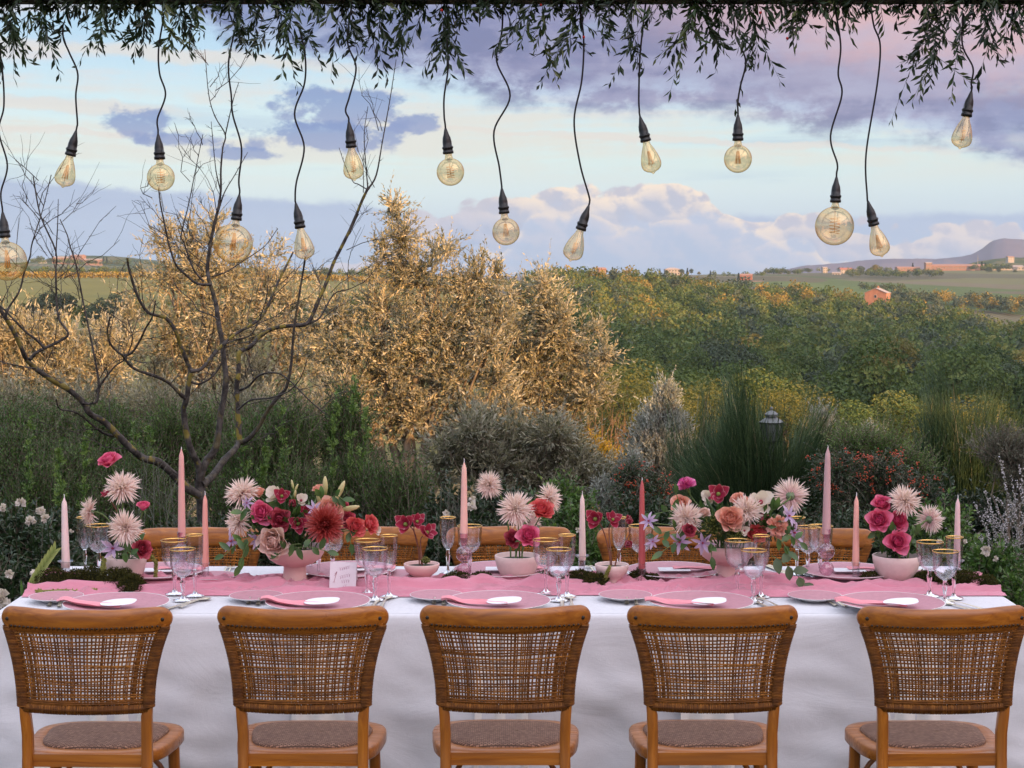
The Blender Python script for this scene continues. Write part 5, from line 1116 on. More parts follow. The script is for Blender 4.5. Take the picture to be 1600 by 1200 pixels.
FL = ['far side cane chair behind the two left peach candles', 'far side cane chair behind the red bouquet and table card', 'far side cane chair behind the middle bowl of gerberas', 'far side cane chair behind the dark rose candle', 'far side cane chair behind the tall mauve candle']
for k, ((px, y, rz), l) in enumerate(zip(FCH, FL)): chair((px-800)/F*y, y, rz, l, 'cane chairs along the far side of the table', weaves_far[k % 2], -.045)

# ------------------------------------------------------------------ the table and its cloth
TZ0 = .755; TX0, TX1, TY0, TY1 = -1.712, 1.712, 5.636, 6.585
tb = thing('dining_table', 'long dining table hidden under the white linen cloth', 'table', (0, 6.11, 0))
MB().box(TX0+.02, TX1-.02, -.455, .455, .715, .745).obj('table_top', M_wood, tb, smooth=False)
lg = MB().box(-.03, .03, -.03, .03, 0, .713).mesh('leg', M_woodv, False)
for x in (-1.6, 1.6):
    for y in (-.38, .38): link('leg', lg, tb, (x, y, 0))
def cloth():
    rg = np.random.default_rng(3); m_ = MB()
    # perimeter walk with rounded corners, hanging folds growing towards the hem
    per = []; r_ = .025
    def seg(a_, b_, n): 
        for t_ in np.linspace(0, 1, n, endpoint=False): per.append((a_[0]+(b_[0]-a_[0])*t_, a_[1]+(b_[1]-a_[1])*t_))
    seg((TX0+r_, TY0), (TX1-r_, TY0), 340); 
    for a_ in np.linspace(-90, 0, 8, endpoint=False): per.append((TX1-r_+r_*math.cos(R(a_)), TY0+r_+r_*math.sin(R(a_))))
    seg((TX1, TY0+r_), (TX1, TY1-r_), 90)
    for a_ in np.linspace(0, 90, 8, endpoint=False): per.append((TX1-r_+r_*math.cos(R(a_)), TY1-r_+r_*math.sin(R(a_))))
    seg((TX1-r_, TY1), (TX0+r_, TY1), 200)
    for a_ in np.linspace(90, 180, 8, endpoint=False): per.append((TX0+r_+r_*math.cos(R(a_)), TY1-r_+r_*math.sin(R(a_))))
    seg((TX0, TY1-r_), (TX0, TY0+r_), 90)
    for a_ in np.linspace(180, 270, 8, endpoint=False): per.append((TX0+r_+r_*math.cos(R(a_)), TY0+r_+r_*math.sin(R(a_))))
    per = np.array(per); N = len(per); nx = np.roll(per, -1, 0)-np.roll(per, 1, 0); nrm = np.stack([nx[:, 1], -nx[:, 0]], 1); nrm /= np.linalg.norm(nrm, axis=1, keepdims=True)
    s_ = np.concatenate([[0], np.cumsum(np.linalg.norm(np.diff(per, axis=0), axis=1))])
    fold = np.array([mnoise.noise(Vector((q*2.1, 0, 0)))*.6+mnoise.noise(Vector((q*5.3, 3, 0)))*.35 for q in s_])
    rings = []
    drops = [(-.30, TZ0), (-.012, TZ0), (-.003, TZ0-.001), (.004, TZ0-.005), (.008, TZ0-.014)]
    for o_, z in drops: rings.append(np.column_stack([per+nrm*o_, np.full(N, z)]))
    for k in range(1, 34):
        t_ = k/33; z = TZ0-.014-t_*.735
        wr = np.array([mnoise.noise(Vector((q*3.2+z*2.2, z*7., 5)))+.6*mnoise.noise(Vector((q*8+z*6, z*15., 9))) for q in s_])
        off = .010+t_*.045+fold*.085*t_**.8+wr*.014*min(1, t_*4)
        rings.append(np.column_stack([per+nrm*off[:, None], np.full(N, z)]))
    m_.grid(np.array(rings), closev=True)
    # the flat top, gently wavy
    xs = np.linspace(TX0+.012, TX1-.012, 140); ys = np.linspace(TY0+.012, TY1-.012, 44); Xg, Yg = np.meshgrid(xs, ys, indexing='ij')
    Zg = np.full_like(Xg, TZ0)+.0
    m_.grid(np.stack([Xg, Yg, Zg+.0005], -1))
    return m_
rings0 = cloth()
o = props(rings0.obj('tablecloth', M_cloth), 'white linen tablecloth falling from the table to the ground', 'tablecloth')
# runner: gauze laid in loose crossing folds down the middle
def runner():
    nx_, ny_ = 520, 46; xs = np.linspace(-1.70, 1.72, nx_); out = np.zeros((nx_, ny_, 3))
    for i, x in enumerate(xs):
        y0 = 5.935+.02*mnoise.noise(Vector((x*2.2, 1, 0)))+.012*math.sin(x*5); y1 = 6.335+.03*mnoise.noise(Vector((x*1.7, 7, 0)))+.02*math.sin(x*3+1)
        for j in range(ny_):
            v_ = j/(ny_-1); y = y0+(y1-y0)*v_
            f1 = mnoise.noise(Vector((x*1.5+y*2., (y-x*.10)*26, 2)))+.5*mnoise.noise(Vector((x*3.5, (y+x*.18)*38, 6)))
            f2 = 1-2.0*abs(mnoise.noise(Vector((x*1.2+3, (y-x*.12)*17, 4))))*5; z = TZ0+.004+(max(0, f1)*.034+max(0, f2)*.022)*min(1, v_*8, (1-v_)*8)+.003*min(1, v_*10, (1-v_)*10)
            out[i, j] = (x, y, z)
    return out
rn = runner()
for x0, w_, sl, hh_ in ((-.93, .018, .35, .016), (-.62, .016, -.5, .018), (-.35, .015, .6, .014), (.02, .020, -.35, .022), (.16, .015, .5, .018), (.62, .016, .3, .012), (.95, .016, -.4, .014), (-1.3, .02, .4, .014)):   # crossing ridges
    dd = (rn[:, :, 1]-6.08-sl*(rn[:, :, 0]-x0)*.5)/w_; env = np.exp(-((rn[:, :, 0]-x0)/.22)**2); rn[:, :, 2] += hh_*np.exp(-dd**2)*env
props(MB().grid(rn).obj('table_runner', M_runner), 'rumpled pink gauze runner down the middle of the white cloth', 'table runner')
# ------------------------------------------------------------------ glass, metal, wax, ceramics
def glassmat(name, tint=(1, 1, 1), rough=.0, real=True, refl=.0, ior=1.45, gtint=(1, 1, 1)):
    m_ = bpy.data.materials.new(name); m_.use_nodes = True; q_ = NT(m_.node_tree); q_.n.clear(); out = q_.new('ShaderNodeOutputMaterial')
    if real:
        g_ = q_.new('ShaderNodeBsdfGlass'); g_.inputs['Color'].default_value = (*tint, 1); g_.inputs['Roughness'].default_value = rough; g_.inputs['IOR'].default_value = ior; q_.l.new(g_.outputs[0], out.inputs[0])
    else:
        tr = q_.new('ShaderNodeBsdfTransparent'); gl = q_.new('ShaderNodeBsdfGlossy'); gl.inputs['Roughness'].default_value = rough; gl.inputs['Color'].default_value = (*gtint, 1)
        lw = q_.new('ShaderNodeLayerWeight'); lw.inputs['Blend'].default_value = .5
        e_ = q_.m('POWER', lw.outputs['Facing'], 3.)
        q_.put(tr.inputs[0], q_.mix(e_, tint, tuple(x*.55 for x in tint)))
        mx = q_.new('ShaderNodeMixShader'); q_.put(mx.inputs[0], q_.m('ADD', refl, q_.m('MULTIPLY', e_, .55), clamp=True))
        q_.l.new(tr.outputs[0], mx.inputs[1]); q_.l.new(gl.outputs[0], mx.inputs[2]); q_.l.new(mx.outputs[0], out.inputs[0])
    return m_
M_crystal = glassmat('cut_crystal', (.97, .97, .99), real=False, refl=.07, rough=.02)
M_stemglass = glassmat('solid_glass', (.96, .97, .98), real=True)
M_bulb = glassmat('amber_bulb_glass', (.99, .93, .78), real=False, refl=.20, rough=.01, gtint=(1., .74, .40))
M_clear = glassmat('clear_holder_glass', (.95, .94, .95), real=False, refl=.08)
M_lilac = glassmat('lilac_glass', (.86, .66, .74), real=False, refl=.12, rough=.03)
M_gold = plain('gold', (.80, .50, .16), .22, 1.)
M_cutl = plain('champagne_metal', (.86, .76, .58), .34, 1., nscale=80, namt=.15)
M_fil = plain('filament', (.75, .32, .05), .35, .3)
M_black = plain('black_bakelite', (.012, .012, .013), .35)
M_cordm = plain('black_fabric_cord', (.013, .011, .013), .8)
M_bowl = plain('speckled_blush_ceramic', (.74, .56, .52), .55, nscale=90, namt=.05, bump=.1, bscale=60)
M_bowl2 = plain('pink_ceramic', (.76, .50, .46), .5, nscale=8, namt=.08, bump=.1, bscale=50)
M_plate = plain('mauve_stoneware', (.50, .24, .285), .6, nscale=60, namt=.10, bump=.25, bscale=60)
M_rim = plain('white_porcelain', (.80, .79, .78), .3)
M_card = plain('white_card', (.80, .80, .83), .8); M_cardp = plain('blush_card', (.80, .70, .74), .8)
M_ink = plain('rose_ink', (.42, .06, .12), .7); M_ink2 = plain('faint_pink_ink', (.62, .36, .47), .7)
M_soil = plain('dark_floral_foam', (.02, .025, .015), .9)
M_stem = plain('green_stems', (.10, .17, .04), .5, nscale=30, namt=.2); M_stemr = plain('reddish_stems', (.18, .06, .035), .5)
M_leaf = leafmat('bouquet_leaves', [(0, (.025, .055, .02)), (.6, (.06, .13, .03)), (1, (.14, .26, .05))], .35, .25, spec=.6)
def wax(nm, col): return plain(nm, col, .45, sss=.15)

def TP(px, py, z=TZ0+.0015):
    """where the sight line through a photo pixel meets the level z"""
    a_ = P(px, py, 1.); d = a_-Vector((0, 0, CAMZ)); k = (z-CAMZ)/d.z; return Vector((0, 0, CAMZ))+d*k

# ------------------------------------------------------------------ plates, napkins, cutlery
def plate_mesh(r, h):
    top = [(0, h*.62), (r*.55, h*.62), (r*.62, h*.66), (r*.90, h*.95), (r*.975, h*1.0)]
    rim = [(r*.975, h*1.0), (r*.99, h*1.015), (r, h*.99), (r*.985, h*.92), (r*.62, h*.34), (r*.5, h*.05), (r*.48, 0), (0, 0)]
    return MB().lathe(top, 56).mesh('glaze', M_plate), MB().lathe(rim, 56).mesh('white_underside', M_rim)
DPL = plate_mesh(.176, .030); SPL = plate_mesh(.092, .018)
def put_plate(name, lab, px, py, pl, zt, group):
    z = TZ0+.004; c_ = TP(px, py, z+zt); o = thing(name, lab, 'plate', (c_.x, c_.y, z), group=group); link('glaze', pl[0], o); link('white_rim', pl[1], o); return o
WH = ['leftmost', 'second', 'middle', 'fourth', 'rightmost']
NP = [('at the left end', 182, 941), ('in front of the table number card', 497, 939), ('in front of the middle bowl', 779, 938), ('in front of the big pink bouquet', 1096, 939), ('at the right end', 1393, 940)]
for k, (w_, px, py) in enumerate(NP):
    p_ = put_plate('dinner_plate', f'mauve dinner plate on the near side {w_} of the table'.replace('in front of the table number card of the table', 'in front of the table number card').replace('bowl of the table', 'bowl').replace('bouquet of the table', 'bouquet'), px, py, DPL, .028, 'mauve dinner plates on the near side')
    cx, cyy = p_.location.x, p_.location.y; zc = p_.location.z+.0205
    # pink napkin laid across the plate
    n1, n2 = 26, 8; G_ = np.zeros((n1, n2, 3))
    for i in range(n1):
        for j in range(n2):
            u, v_ = i/(n1-1), j/(n2-1); x = cx-.19+u*.22; y = cyy-.012-.055*u+(v_-.5)*(.05+.02*math.sin(u*4+k)); z = zc+.012+.006*math.sin(v_*9+u*5+k)+.010*math.exp(-((x-cx+.165)/.03)**2)-.0*u
            G_[i, j] = (x, y, z)
    nm = ('beside the moss', 'behind the second chair', 'behind the middle chair', 'behind the fourth chair', 'behind the right end chair')[k]
    props(MB().grid(G_).obj('napkin', M_pinknap), f'pink cloth napkin folded over the mauve plate {nm}', 'napkin', 'pink napkins on the near plates')
    # rounded white menu card
    th = np.linspace(0, 2*math.pi, 30, endpoint=False); ex = np.sign(np.cos(th))*np.abs(np.cos(th))**.8*.058; ey = np.sign(np.sin(th))*np.abs(np.sin(th))**.8*.036
    ex = ex+np.where(ey < 0, .0, .008)*(ey/.036); m_ = MB(); off = np.array([cx+.018, cyy-.055, zc+.019])
    topv = np.stack([ex, ey, ey*.12+ex*.05], 1); m_.ngon(topv+off); m_.ngon((topv-(0, 0, .0012)+off)[::-1]); m_.grid(np.stack([topv+off, topv-(0, 0, .0012)+off]), closev=True)
    props(m_.obj('menu_card', M_card, smooth=False), f'rounded white card lying on the pink napkin {nm}', 'card', 'white cards on the near plates')
    # white linen napkin under the plate hanging over the table edge
    n1, n2 = 30, 16; G_ = np.zeros((n1, n2, 3)); prof_s = np.linspace(0, 1, n1)
    for i in range(n1):
        s_ = prof_s[i]*.63
        for j in range(n2):
            v_ = j/(n2-1)-.5; y0 = cyy-.02
            top_len = y0-(TY0-.012)
            if s_ < top_len: y, z = y0-s_, TZ0+.004
            else:
                dn = s_-top_len; y = TY0-.014-.012*min(1, dn*8)-.012*math.sin(v_*14+k)*min(1, dn*3)-.05*dn; z = TZ0+.002-dn
            G_[i, j] = (cx+(.01 if k < 4 else .06)+v_*(.19-.015*math.sin(prof_s[i]*3)), y, z)
    props(MB().grid(G_).obj('linen_napkin', M_napkin), f'white linen napkin under the plate hanging off the table {nm}', 'napkin', 'white napkins hanging at the near side')
for lab, px, py in (('small mauve side plate in front of the moss at the left end', 88, 931), ('small mauve side plate left of the plate by the table number card', 400, 930), ('small mauve side plate in front of the lilac bubble candle holder', 682, 929), ('small mauve side plate in front of the dark rose candle', 977, 929), ('small mauve side plate between the big bouquet and right end plate', 1273, 930)):
    put_plate('side_plate', lab, px, py, SPL, .017, 'mauve side plates on the near side')
for lab, px, py in (('mauve dinner plate on the far side behind the left gerbera bowl', 246, 891), ('mauve dinner plate on the far side behind the red bouquet', 545, 889), ('mauve dinner plate on the far side behind the middle bowl', 782, 889), ('mauve dinner plate on the far side behind the dark rose candle', 1052, 890), ('mauve dinner plate on the far side behind the lilac bubble holder at right', 1325, 891)):
    p_ = put_plate('dinner_plate', lab, px, py, DPL, .028, 'mauve dinner plates on the far side')
    x, y, z = p_.location; wh = lab.split('behind the ')[1]
    props(MB().box(x-.055, x+.06, y-.045, y+.03, z+.030, z+.0315).obj('menu_card', M_card, smooth=False), f'square white card on the far plate behind the {wh}', 'card', 'white cards on the far plates')
    G_ = np.array([[(x+.0+u*.17, y+.01+.02*u+(v_-.5)*.05, z+.033+.004*math.sin(v_*8+u*5)) for v_ in np.linspace(0, 1, 6)] for u in np.linspace(0, 1, 12)])
    props(MB().grid(G_).obj('napkin', M_pinknap), f'pink napkin on the far plate behind the {wh}', 'napkin', 'pink napkins on the far plates')
for lab, px, py in (('small mauve side plate on the far side between the left peach candles', 332, 899), ('small mauve side plate on the far side left of the small pink bowl', 616, 896), ('small mauve side plate on the far side beside the pale middle candle', 900, 898), ('small mauve side plate on the far side behind the big bouquet bowl', 1178, 897), ('small mauve side plate on the far side behind the right bowl', 1432, 897)):
    put_plate('side_plate', lab, px, py, SPL, .017, 'mauve side plates on the far side')
def fork_mesh():
    m_ = MB(); n = 12; s_ = np.linspace(0, 1, n); y = -.10+s_*.145; w_ = np.interp(s_, [0, .25, .75, .88, 1], [.0085, .0055, .0028, .0045, .0115]); z = .003+.008*np.sin(s_*math.pi)**2
    m_.tubes(np.stack([np.zeros(n), y, z], 1)[None], w_[None], 6, flat=.22)
    for k in range(4):
        x = (k-1.5)*.0062; m_.tubes([[(x, .043, .0035), (x, .062, .002), (x*1.02, .082, .006), (x, .092, .010)]], [[.0024, .0021, .0017, .0009]], 5, flat=.6)
    return m_.mesh('fork', M_cutl)
def knife_mesh():
    n = 14; s_ = np.linspace(0, 1, n); w_ = np.interp(s_, [0, .12, .5, .56, .62, .92, 1], [.0095, .0085, .006, .005, .0095, .0085, .002]); return MB().tubes(np.stack([np.zeros(n), -.12+s_*.22, np.full(n, .003)], 1)[None], w_[None], 6, flat=.22).mesh('knife', M_cutl)
def spoon_mesh():
    n = 16; s_ = np.linspace(0, 1, n); w_ = np.interp(s_, [0, .3, .68, .75, .86, .95, 1], [.0085, .005, .0028, .009, .019, .013, .002]); return MB().tubes(np.stack([np.zeros(n), -.10+s_*.19, .003+.004*np.sin(s_*3)], 1)[None], w_[None], 8, flat=.2).mesh('spoon', M_cutl)
FK, KN, SP = fork_mesh(), knife_mesh(), spoon_mesh()
FKP = [(77, 943), (389, 940), (679, 940), (981, 940), (1286, 943)]; KNP = [(288, 947), (586, 946), (879, 946), (1189, 947), (1494, 950)]
for k in range(5):
    nm = ('left end', 'second', 'middle', 'fourth', 'right end')[k]
    for j in range(2):
        q = TP(FKP[k][0]+j*13, FKP[k][1]+j*1.5, TZ0+.004); rz = (8, 3, 0, -4, 22)[k]+j*3
        props(link('fork', FK, None, (q.x, q.y+.045, q.z), rot=(0, 0, R(rz))), f'gold fork, {"outer" if j == 0 else "inner"} of the pair at the {nm} near place', 'fork', 'forks on the near side')
    q = TP(KNP[k][0], KNP[k][1], TZ0+.004); rz = (-24, -6, -2, 14, 26)[k]
    props(link('knife', KN, None, (q.x, q.y+.045, q.z), rot=(0, 0, R(rz))), f'champagne gold knife right of the {nm} near plate', 'knife', 'knives on the near side')
    q = TP(KNP[k][0]+14, KNP[k][1]-1, TZ0+.004); props(link('spoon', SP, None, (q.x, q.y+.045, q.z), rot=(0, 0, R(rz+2))), f'champagne gold spoon right of the knife at the {nm} near place', 'spoon', 'spoons on the near side')
FFK = [(352, 893), (640, 890), (925, 892), (1215, 892), (215, 893), (520, 893), (1155, 893), (1440, 893)]
for k, (px, py) in enumerate(FFK):
    for j in range(2):
        q = TP(px+j*7, py, TZ0+.004); props(link('fork', FK if k % 2 == 0 else KN, None, tuple(q), rot=(0, 0, R(180+k*5))), ('inner' if j == 0 else 'outer')+' gold cutlery piece on the far side '+['left of the red bouquet', 'right of the small pink bowl', 'behind the pale middle candle', 'right of the big bouquet bowl', 'behind the left gerbera bowl', 'behind the table card', 'behind the big bouquet bowl', 'behind the right end bowl'][k], 'cutlery', 'cutlery on the far side')

# ------------------------------------------------------------------ goblets
def flute_mod(n, amp, z0, z1):
    def f(th, i, prof):
        z = prof[:, 1][i[:, 0]][:, None]; k = np.clip((z-z0)/.01, 0, 1)*np.clip((z1-z)/.012, 0, 1)
        return 1-amp*k*(np.abs(np.sin(th*n/2)))
    return f
def cut_mod(n, z0, zc, z1, amp=.035, camp=.06):
    def f(th, i, prof):
        z = prof[:, 1][i[:, 0]][:, None]; k = np.clip((z-zc)/.008, 0, 1)*np.clip((z1-z)/.012, 0, 1); k2 = np.clip((z-z0)/.006, 0, 1)*np.clip((zc-z)/.006, 0, 1)
        dia = np.abs(np.sin(th*n*.5+z*260))*np.abs(np.sin(th*n*.5-z*260))
        return 1-amp*k*np.abs(np.sin(th*n/2))-camp*k2*dia
    return f
def goblet(H, r, hb, stem_r, foot, belly):
    """H total, hb where the bowl starts; returns meshes of bowl, rim, stem with foot"""
    zz = np.concatenate([np.linspace(hb+.001, hb+(H-hb)*.45, 16), np.linspace(hb+(H-hb)*.5, H-.002, 8)]); t_ = (zz-hb)/(H-hb)
    rr = r*np.interp(t_, [0, .06, .16, .32, .5, .8, 1], [.16, .42, .70, .88, belly, .985, 1.])
    prof = list(zip(rr, zz)); wall = .0016
    bowl = MB(); bowl.lathe(prof, 72, mod=cut_mod(12, hb+.003, hb+(H-hb)*.42, H-.016))
    inner = [(max(a_-wall-.0012, .001), b_+.0025) for a_, b_ in prof[1:]]; bowl.lathe([(0.0005, inner[0][1]-.001)]+inner, 40)
    rim = MB().lathe([(r+.0003, H-.0032), (r+.0005, H-.002), (r+.0005, H-.0003), (r-.0003, H+.0004), (r-.0020, H-.0003), (r-.0021, H-.0032)], 48)
    st = [(foot, 0), (foot, .0022), (foot*.75, .004), (foot*.3, .008), (stem_r*.9, .016), (stem_r*.62, .022), (stem_r*.8, hb*.45), (stem_r*1.25, hb*.72), (stem_r*1.35, hb*.80), (stem_r*.8, hb*.93), (stem_r*1.1, hb*.98), (r*.17, hb+.0022), (.0004, hb+.0024)]
    md = lambda th, i, p: 1-.10*np.clip((p[:, 1][i[:, 0]][:, None]-.02)/.01, 0, 1)*np.abs(np.sin(th*3))
    stem = MB().lathe([(.0004, 0)]+st, 36, mod=md)
    return bowl.mesh('bowl', M_crystal), rim.mesh('gold_rim', M_gold), stem.mesh('stem', M_stemglass)
WINE = goblet(.190, .0465, .088, .0075, .035, .95); WATER = goblet(.178, .0445, .078, .0075, .034, .96); FLUTE = goblet(.214, .0300, .092, .0068, .033, .97)
def glass(name, lab, px, py, ms, group, rz=0):
    q = TP(px, py, TZ0+.004); o = thing(name, lab, 'glass', tuple(q), rz, group); link('bowl', ms[0], o); link('gold_rim', ms[1], o); link('stem', ms[2], o)
PL5 = ['at the left end of the near side', 'right of the table number card', 'right of the middle gerbera bowl', 'in front of the big pink bouquet bowl', 'right of the right hand rose bowl']
NG = [((273, 928), (286, 938), (305, 931)), ((574, 928), (586, 937), (608, 932)), ((853, 927), (873, 938), (886, 931)), ((1152, 928), (1177, 940), (1189, 932)), ((1452, 931), (1476, 942), (1490, 935))]
for k, (a_, b_, c_) in enumerate(NG):
    glass('wine_glass', 'gold rimmed wine goblet '+PL5[k], *a_, WINE, 'gold rimmed wine goblets on the near side', k); glass('water_glass', 'short gold rimmed water goblet '+PL5[k], *b_, WATER, 'gold rimmed water goblets on the near side', k+.3)
    glass('champagne_flute', 'slim gold rimmed flute '+PL5[k], *c_, FLUTE, 'gold rimmed flutes on the near side', k+.6)
FG = [('behind the left gerbera bowl', (133, 897), (155, 900), (168, 896)), ('behind the red bouquet bowl', (486, 897), (498, 901), (520, 897)), ('behind the tall peach candle', (700, 897), (734, 901), (716, 896)), ('behind the dark rose candle', (967, 897), (1001, 901), (984, 896)), ('beside the lilac bubble holder at the right', (1245, 897), (1281, 901), (1262, 897))]
for k, (w_, a_, b_, c_) in enumerate(FG):
    glass('champagne_flute', 'far side gold rimmed flute '+w_, *a_, FLUTE, 'gold rimmed flutes on the far side', k); glass('wine_glass', 'far side gold rimmed wine goblet '+w_, *b_, WINE, 'gold rimmed wine goblets on the far side', k+.4)
    if k in (1, 4): glass('water_glass', 'far side short water goblet '+w_, *c_, WATER, 'gold rimmed water goblets on the far side', k+.7)

# ------------------------------------------------------------------ candles and holders
def candle(px, pt, pb, wpx, Y, col, lab, wick=True):
    a_, b_ = P(px, pt, Y), P(px, pb, Y); h_ = a_.z-b_.z; r_ = wpx/2*Y/F
    o = thing('taper_candle', lab, 'candle', tuple(b_)); w_ = .05*h_ if h_ < .3 else .025*h_
    zz = np.linspace(0, 1, 14); rr = r_*np.interp(zz, [0, .1, .8, .93, .975, 1], [.98, 1., .72, .60, .36, .10]); lean = rng.normal()*.003
    pts = np.stack([lean*zz, 0*zz, zz*(h_-w_)], 1); MB().tubes(pts[None], rr[None], 20).ngon([(rr[0]*math.cos(t_), rr[0]*math.sin(t_), 0) for t_ in np.linspace(0, 6.283, 16, endpoint=False)]).obj('wax', wax('candle_wax', col), o)
    MB().tubes([[(lean, 0, h_-w_-.002), (lean+.0008, 0, h_-w_*.5), (lean-.0005, .0, h_)]], [[.0019, .0015, .0011]], 6).obj('wick', M_rim, o)
    return b_, r_
def holder_tube(px, ptop, pbase, Y, r_, lab, saucer=.0, mat=None, foot=.028, name='candle_holder'):
    """short straight clear glass holder with a flat foot"""
    b_ = P(px, pbase, Y); b_.z = TZ0+.004; t_ = P(px, ptop, Y); h_ = t_.z-b_.z; o = thing(name, lab, 'candle holder', tuple(b_)); m_ = MB()
    pr = [(.0004, 0), (foot, 0), (foot, .003), (r_*1.3, .006), (r_*.95, .014), (r_, h_*.5), (r_*1.02, h_-.004)]
    pr += [(saucer, h_+.004), (saucer, h_+.007), (r_*1.0, h_+.001)] if saucer else [(r_*1.25, h_), (r_*1.2, h_+.002)]
    pr += [(r_*.86, h_-.002), (r_*.82, .02), (.0004, .016)]
    m_.lathe(pr, 28).obj('glass', mat or M_clear, o); return o
def holder_bubble(px, ptop, pbase, Y, lab):
    b_ = P(px, pbase, Y); b_.z = TZ0+.004; t_ = P(px, ptop, Y); h_ = t_.z-b_.z; o = thing('bubble_candle_holder', lab, 'candle holder', tuple(b_))
    pr = [(.0004, 0), (.030, 0), (.030, .002), (.014, .006), (.009, .012)]
    for c_, rb in ((.26, .0265), (.58, .0290)):
        for a_ in np.linspace(-75, 75, 9): pr.append((rb*math.cos(R(a_))*1.0, h_*c_+rb*1.05*math.sin(R(a_))))
    pr += [(.0115, h_*.76), (.0125, h_*.82), (.015, h_-.002), (.0158, h_), (.0135, h_), (.012, h_*.84), (.0004, h_*.80)]
    md = lambda th, i, p: 1+.035*np.sin(th*12+p[:, 1][i[:, 0]][:, None]*90)*(p[:, 0][i[:, 0]][:, None] > .017)
    MB().lathe(pr, 60, mod=md).obj('glass', M_lilac, o); return o
candle(103, 772, 887, 13, 6.12, (.86, .66, .64), 'pale pink taper candle standing in the moss at the left end'); holder_tube(103, 879, 918, 6.12, .0155, 'short clear holder with a saucer rim in the moss at the left end', saucer=.027)
candle(284, 698, 838, 12, 6.28, (.80, .42, .38), 'tall rose pink taper behind the left goblets, tallest on the left'); holder_bubble(284, 831, 912, 6.28, 'lilac bubble holder hidden behind the left goblets')
candle(321, 767, 885, 11, 6.2, (.84, .38, .32), 'coral pink taper right of the left goblets'); holder_tube(321, 880, 919, 6.2, .0135, 'slim clear holder right of the left goblets', foot=.027)
candle(725, 716, 840, 12, 6.2, (.88, .52, .44), 'tall peach taper left of the middle gerbera bowl'); holder_bubble(725, 833, 921, 6.2, 'lilac bubble holder carrying the tall peach taper')
candle(910, 767, 875, 11, 6.3, (.86, .68, .62), 'pale blush taper right of the middle goblets'); holder_tube(909, 870, 908, 6.3, .0125, 'clear holder with saucer rim right of the middle goblets', saucer=.026)
candle(1003, 746, 888, 11, 6.18, (.50, .10, .10), 'dark rose taper between the small bowl and the big bouquet'); holder_tube(1003, 881, 921, 6.18, .0135, 'clear holder with a wide foot under the dark rose taper', foot=.038)
candle(1291, 696, 834, 13, 6.2, (.60, .38, .38), 'tall mauve taper right of the big pink bouquet'); holder_bubble(1291, 826, 915, 6.2, 'lilac bubble holder under the tall mauve taper')
candle(1337, 769, 884, 11, 6.22, (.88, .46, .38), 'peach taper left of the right hand rose bowl'); holder_tube(1337, 879, 916, 6.22, .0135, 'small clear holder left of the right hand rose bowl', foot=.024)
candle(1495, 773, 884, 11, 6.26, (.84, .56, .56), 'pale pink taper at the right end behind the goblets'); holder_tube(1495, 878, 914, 6.26, .0135, 'clear holder with saucer rim at the right end', saucer=.026)

# ------------------------------------------------------------------ bowls
def bowl(name, lab, px, pbase, ptop, w, Y, kind, mat):
    b_ = P(px, pbase, Y); b_.z = TZ0+.006; t_ = P(px, ptop, Y); H = t_.z-b_.z; r_ = w/2*Y/F
    if kind == 'round': pr = [(.0, 0), (r_*.50, 0), (r_*.52, .003), (r_*.72, H*.2), (r_*.88, H*.45), (r_*.97, H*.75), (r_, H-.002)]
    elif kind == 'foot': pr = [(.0, 0), (r_*.50, 0), (r_*.52, .003), (r_*.50, H*.22), (r_*.62, H*.32), (r_*.86, H*.52), (r_*.96, H*.75), (r_, H-.002)]
    else: pr = [(.0, 0), (r_*.43, 0), (r_*.435, .004), (r_*.38, H*.18), (r_*.365, H*.42), (r_*.40, H*.45), (r_*.62, H*.52), (r_*.84, H*.65), (r_*.95, H*.8), (r_, H-.002)]
    inn = [(r_-.003, H), (r_-.006, H-.003), (r_*.86, H*.75), (r_*.6, H*.60), (.001, H*.55)]
    o = thing(name, lab, 'bowl', tuple(b_)); n_ = np.array(pr+inn); MB().lathe(n_, 56).obj('body', mat, o)
    MB().lathe([(.0005, H*.86), (r_*.6, H*.85), (r_*.93, H*.80)], 24).obj('floral_foam', M_soil, o)
    return Vector((b_.x, b_.y, b_.z+H*.84)), r_
BW = {}
BW[1] = bowl('flower_bowl', 'round speckled blush bowl sitting in the moss at the left end', 197, 916, 869, 66, 6.2, 'round', M_bowl)
BW[2] = bowl('pedestal_bowl', 'blush pedestal bowl carrying the large red and pink bouquet', 461, 920, 853, 96, 6.22, 'ped', M_bowl2)
BW[3] = bowl('flower_bowl', 'small footed pink bowl beside the lilac bubble holder', 659, 917, 880, 57, 6.25, 'foot', M_bowl2)
BW[4] = bowl('flower_bowl', 'round speckled blush bowl of gerberas at the table middle', 808, 909, 867, 71, 6.25, 'round', M_bowl)
BW[5] = bowl('flower_bowl', 'small footed blush bowl left of the dark rose candle', 956, 921, 881, 54, 6.18, 'foot', M_bowl)
BW[6] = bowl('pedestal_bowl', 'blush pedestal bowl under the large pale pink bouquet', 1136, 914, 850, 92, 6.25, 'ped', M_bowl2)
BW[7] = bowl('flower_bowl', 'round speckled blush bowl of hot pink roses at the right end', 1400, 917, 867, 75, 6.2, 'round', M_bowl)

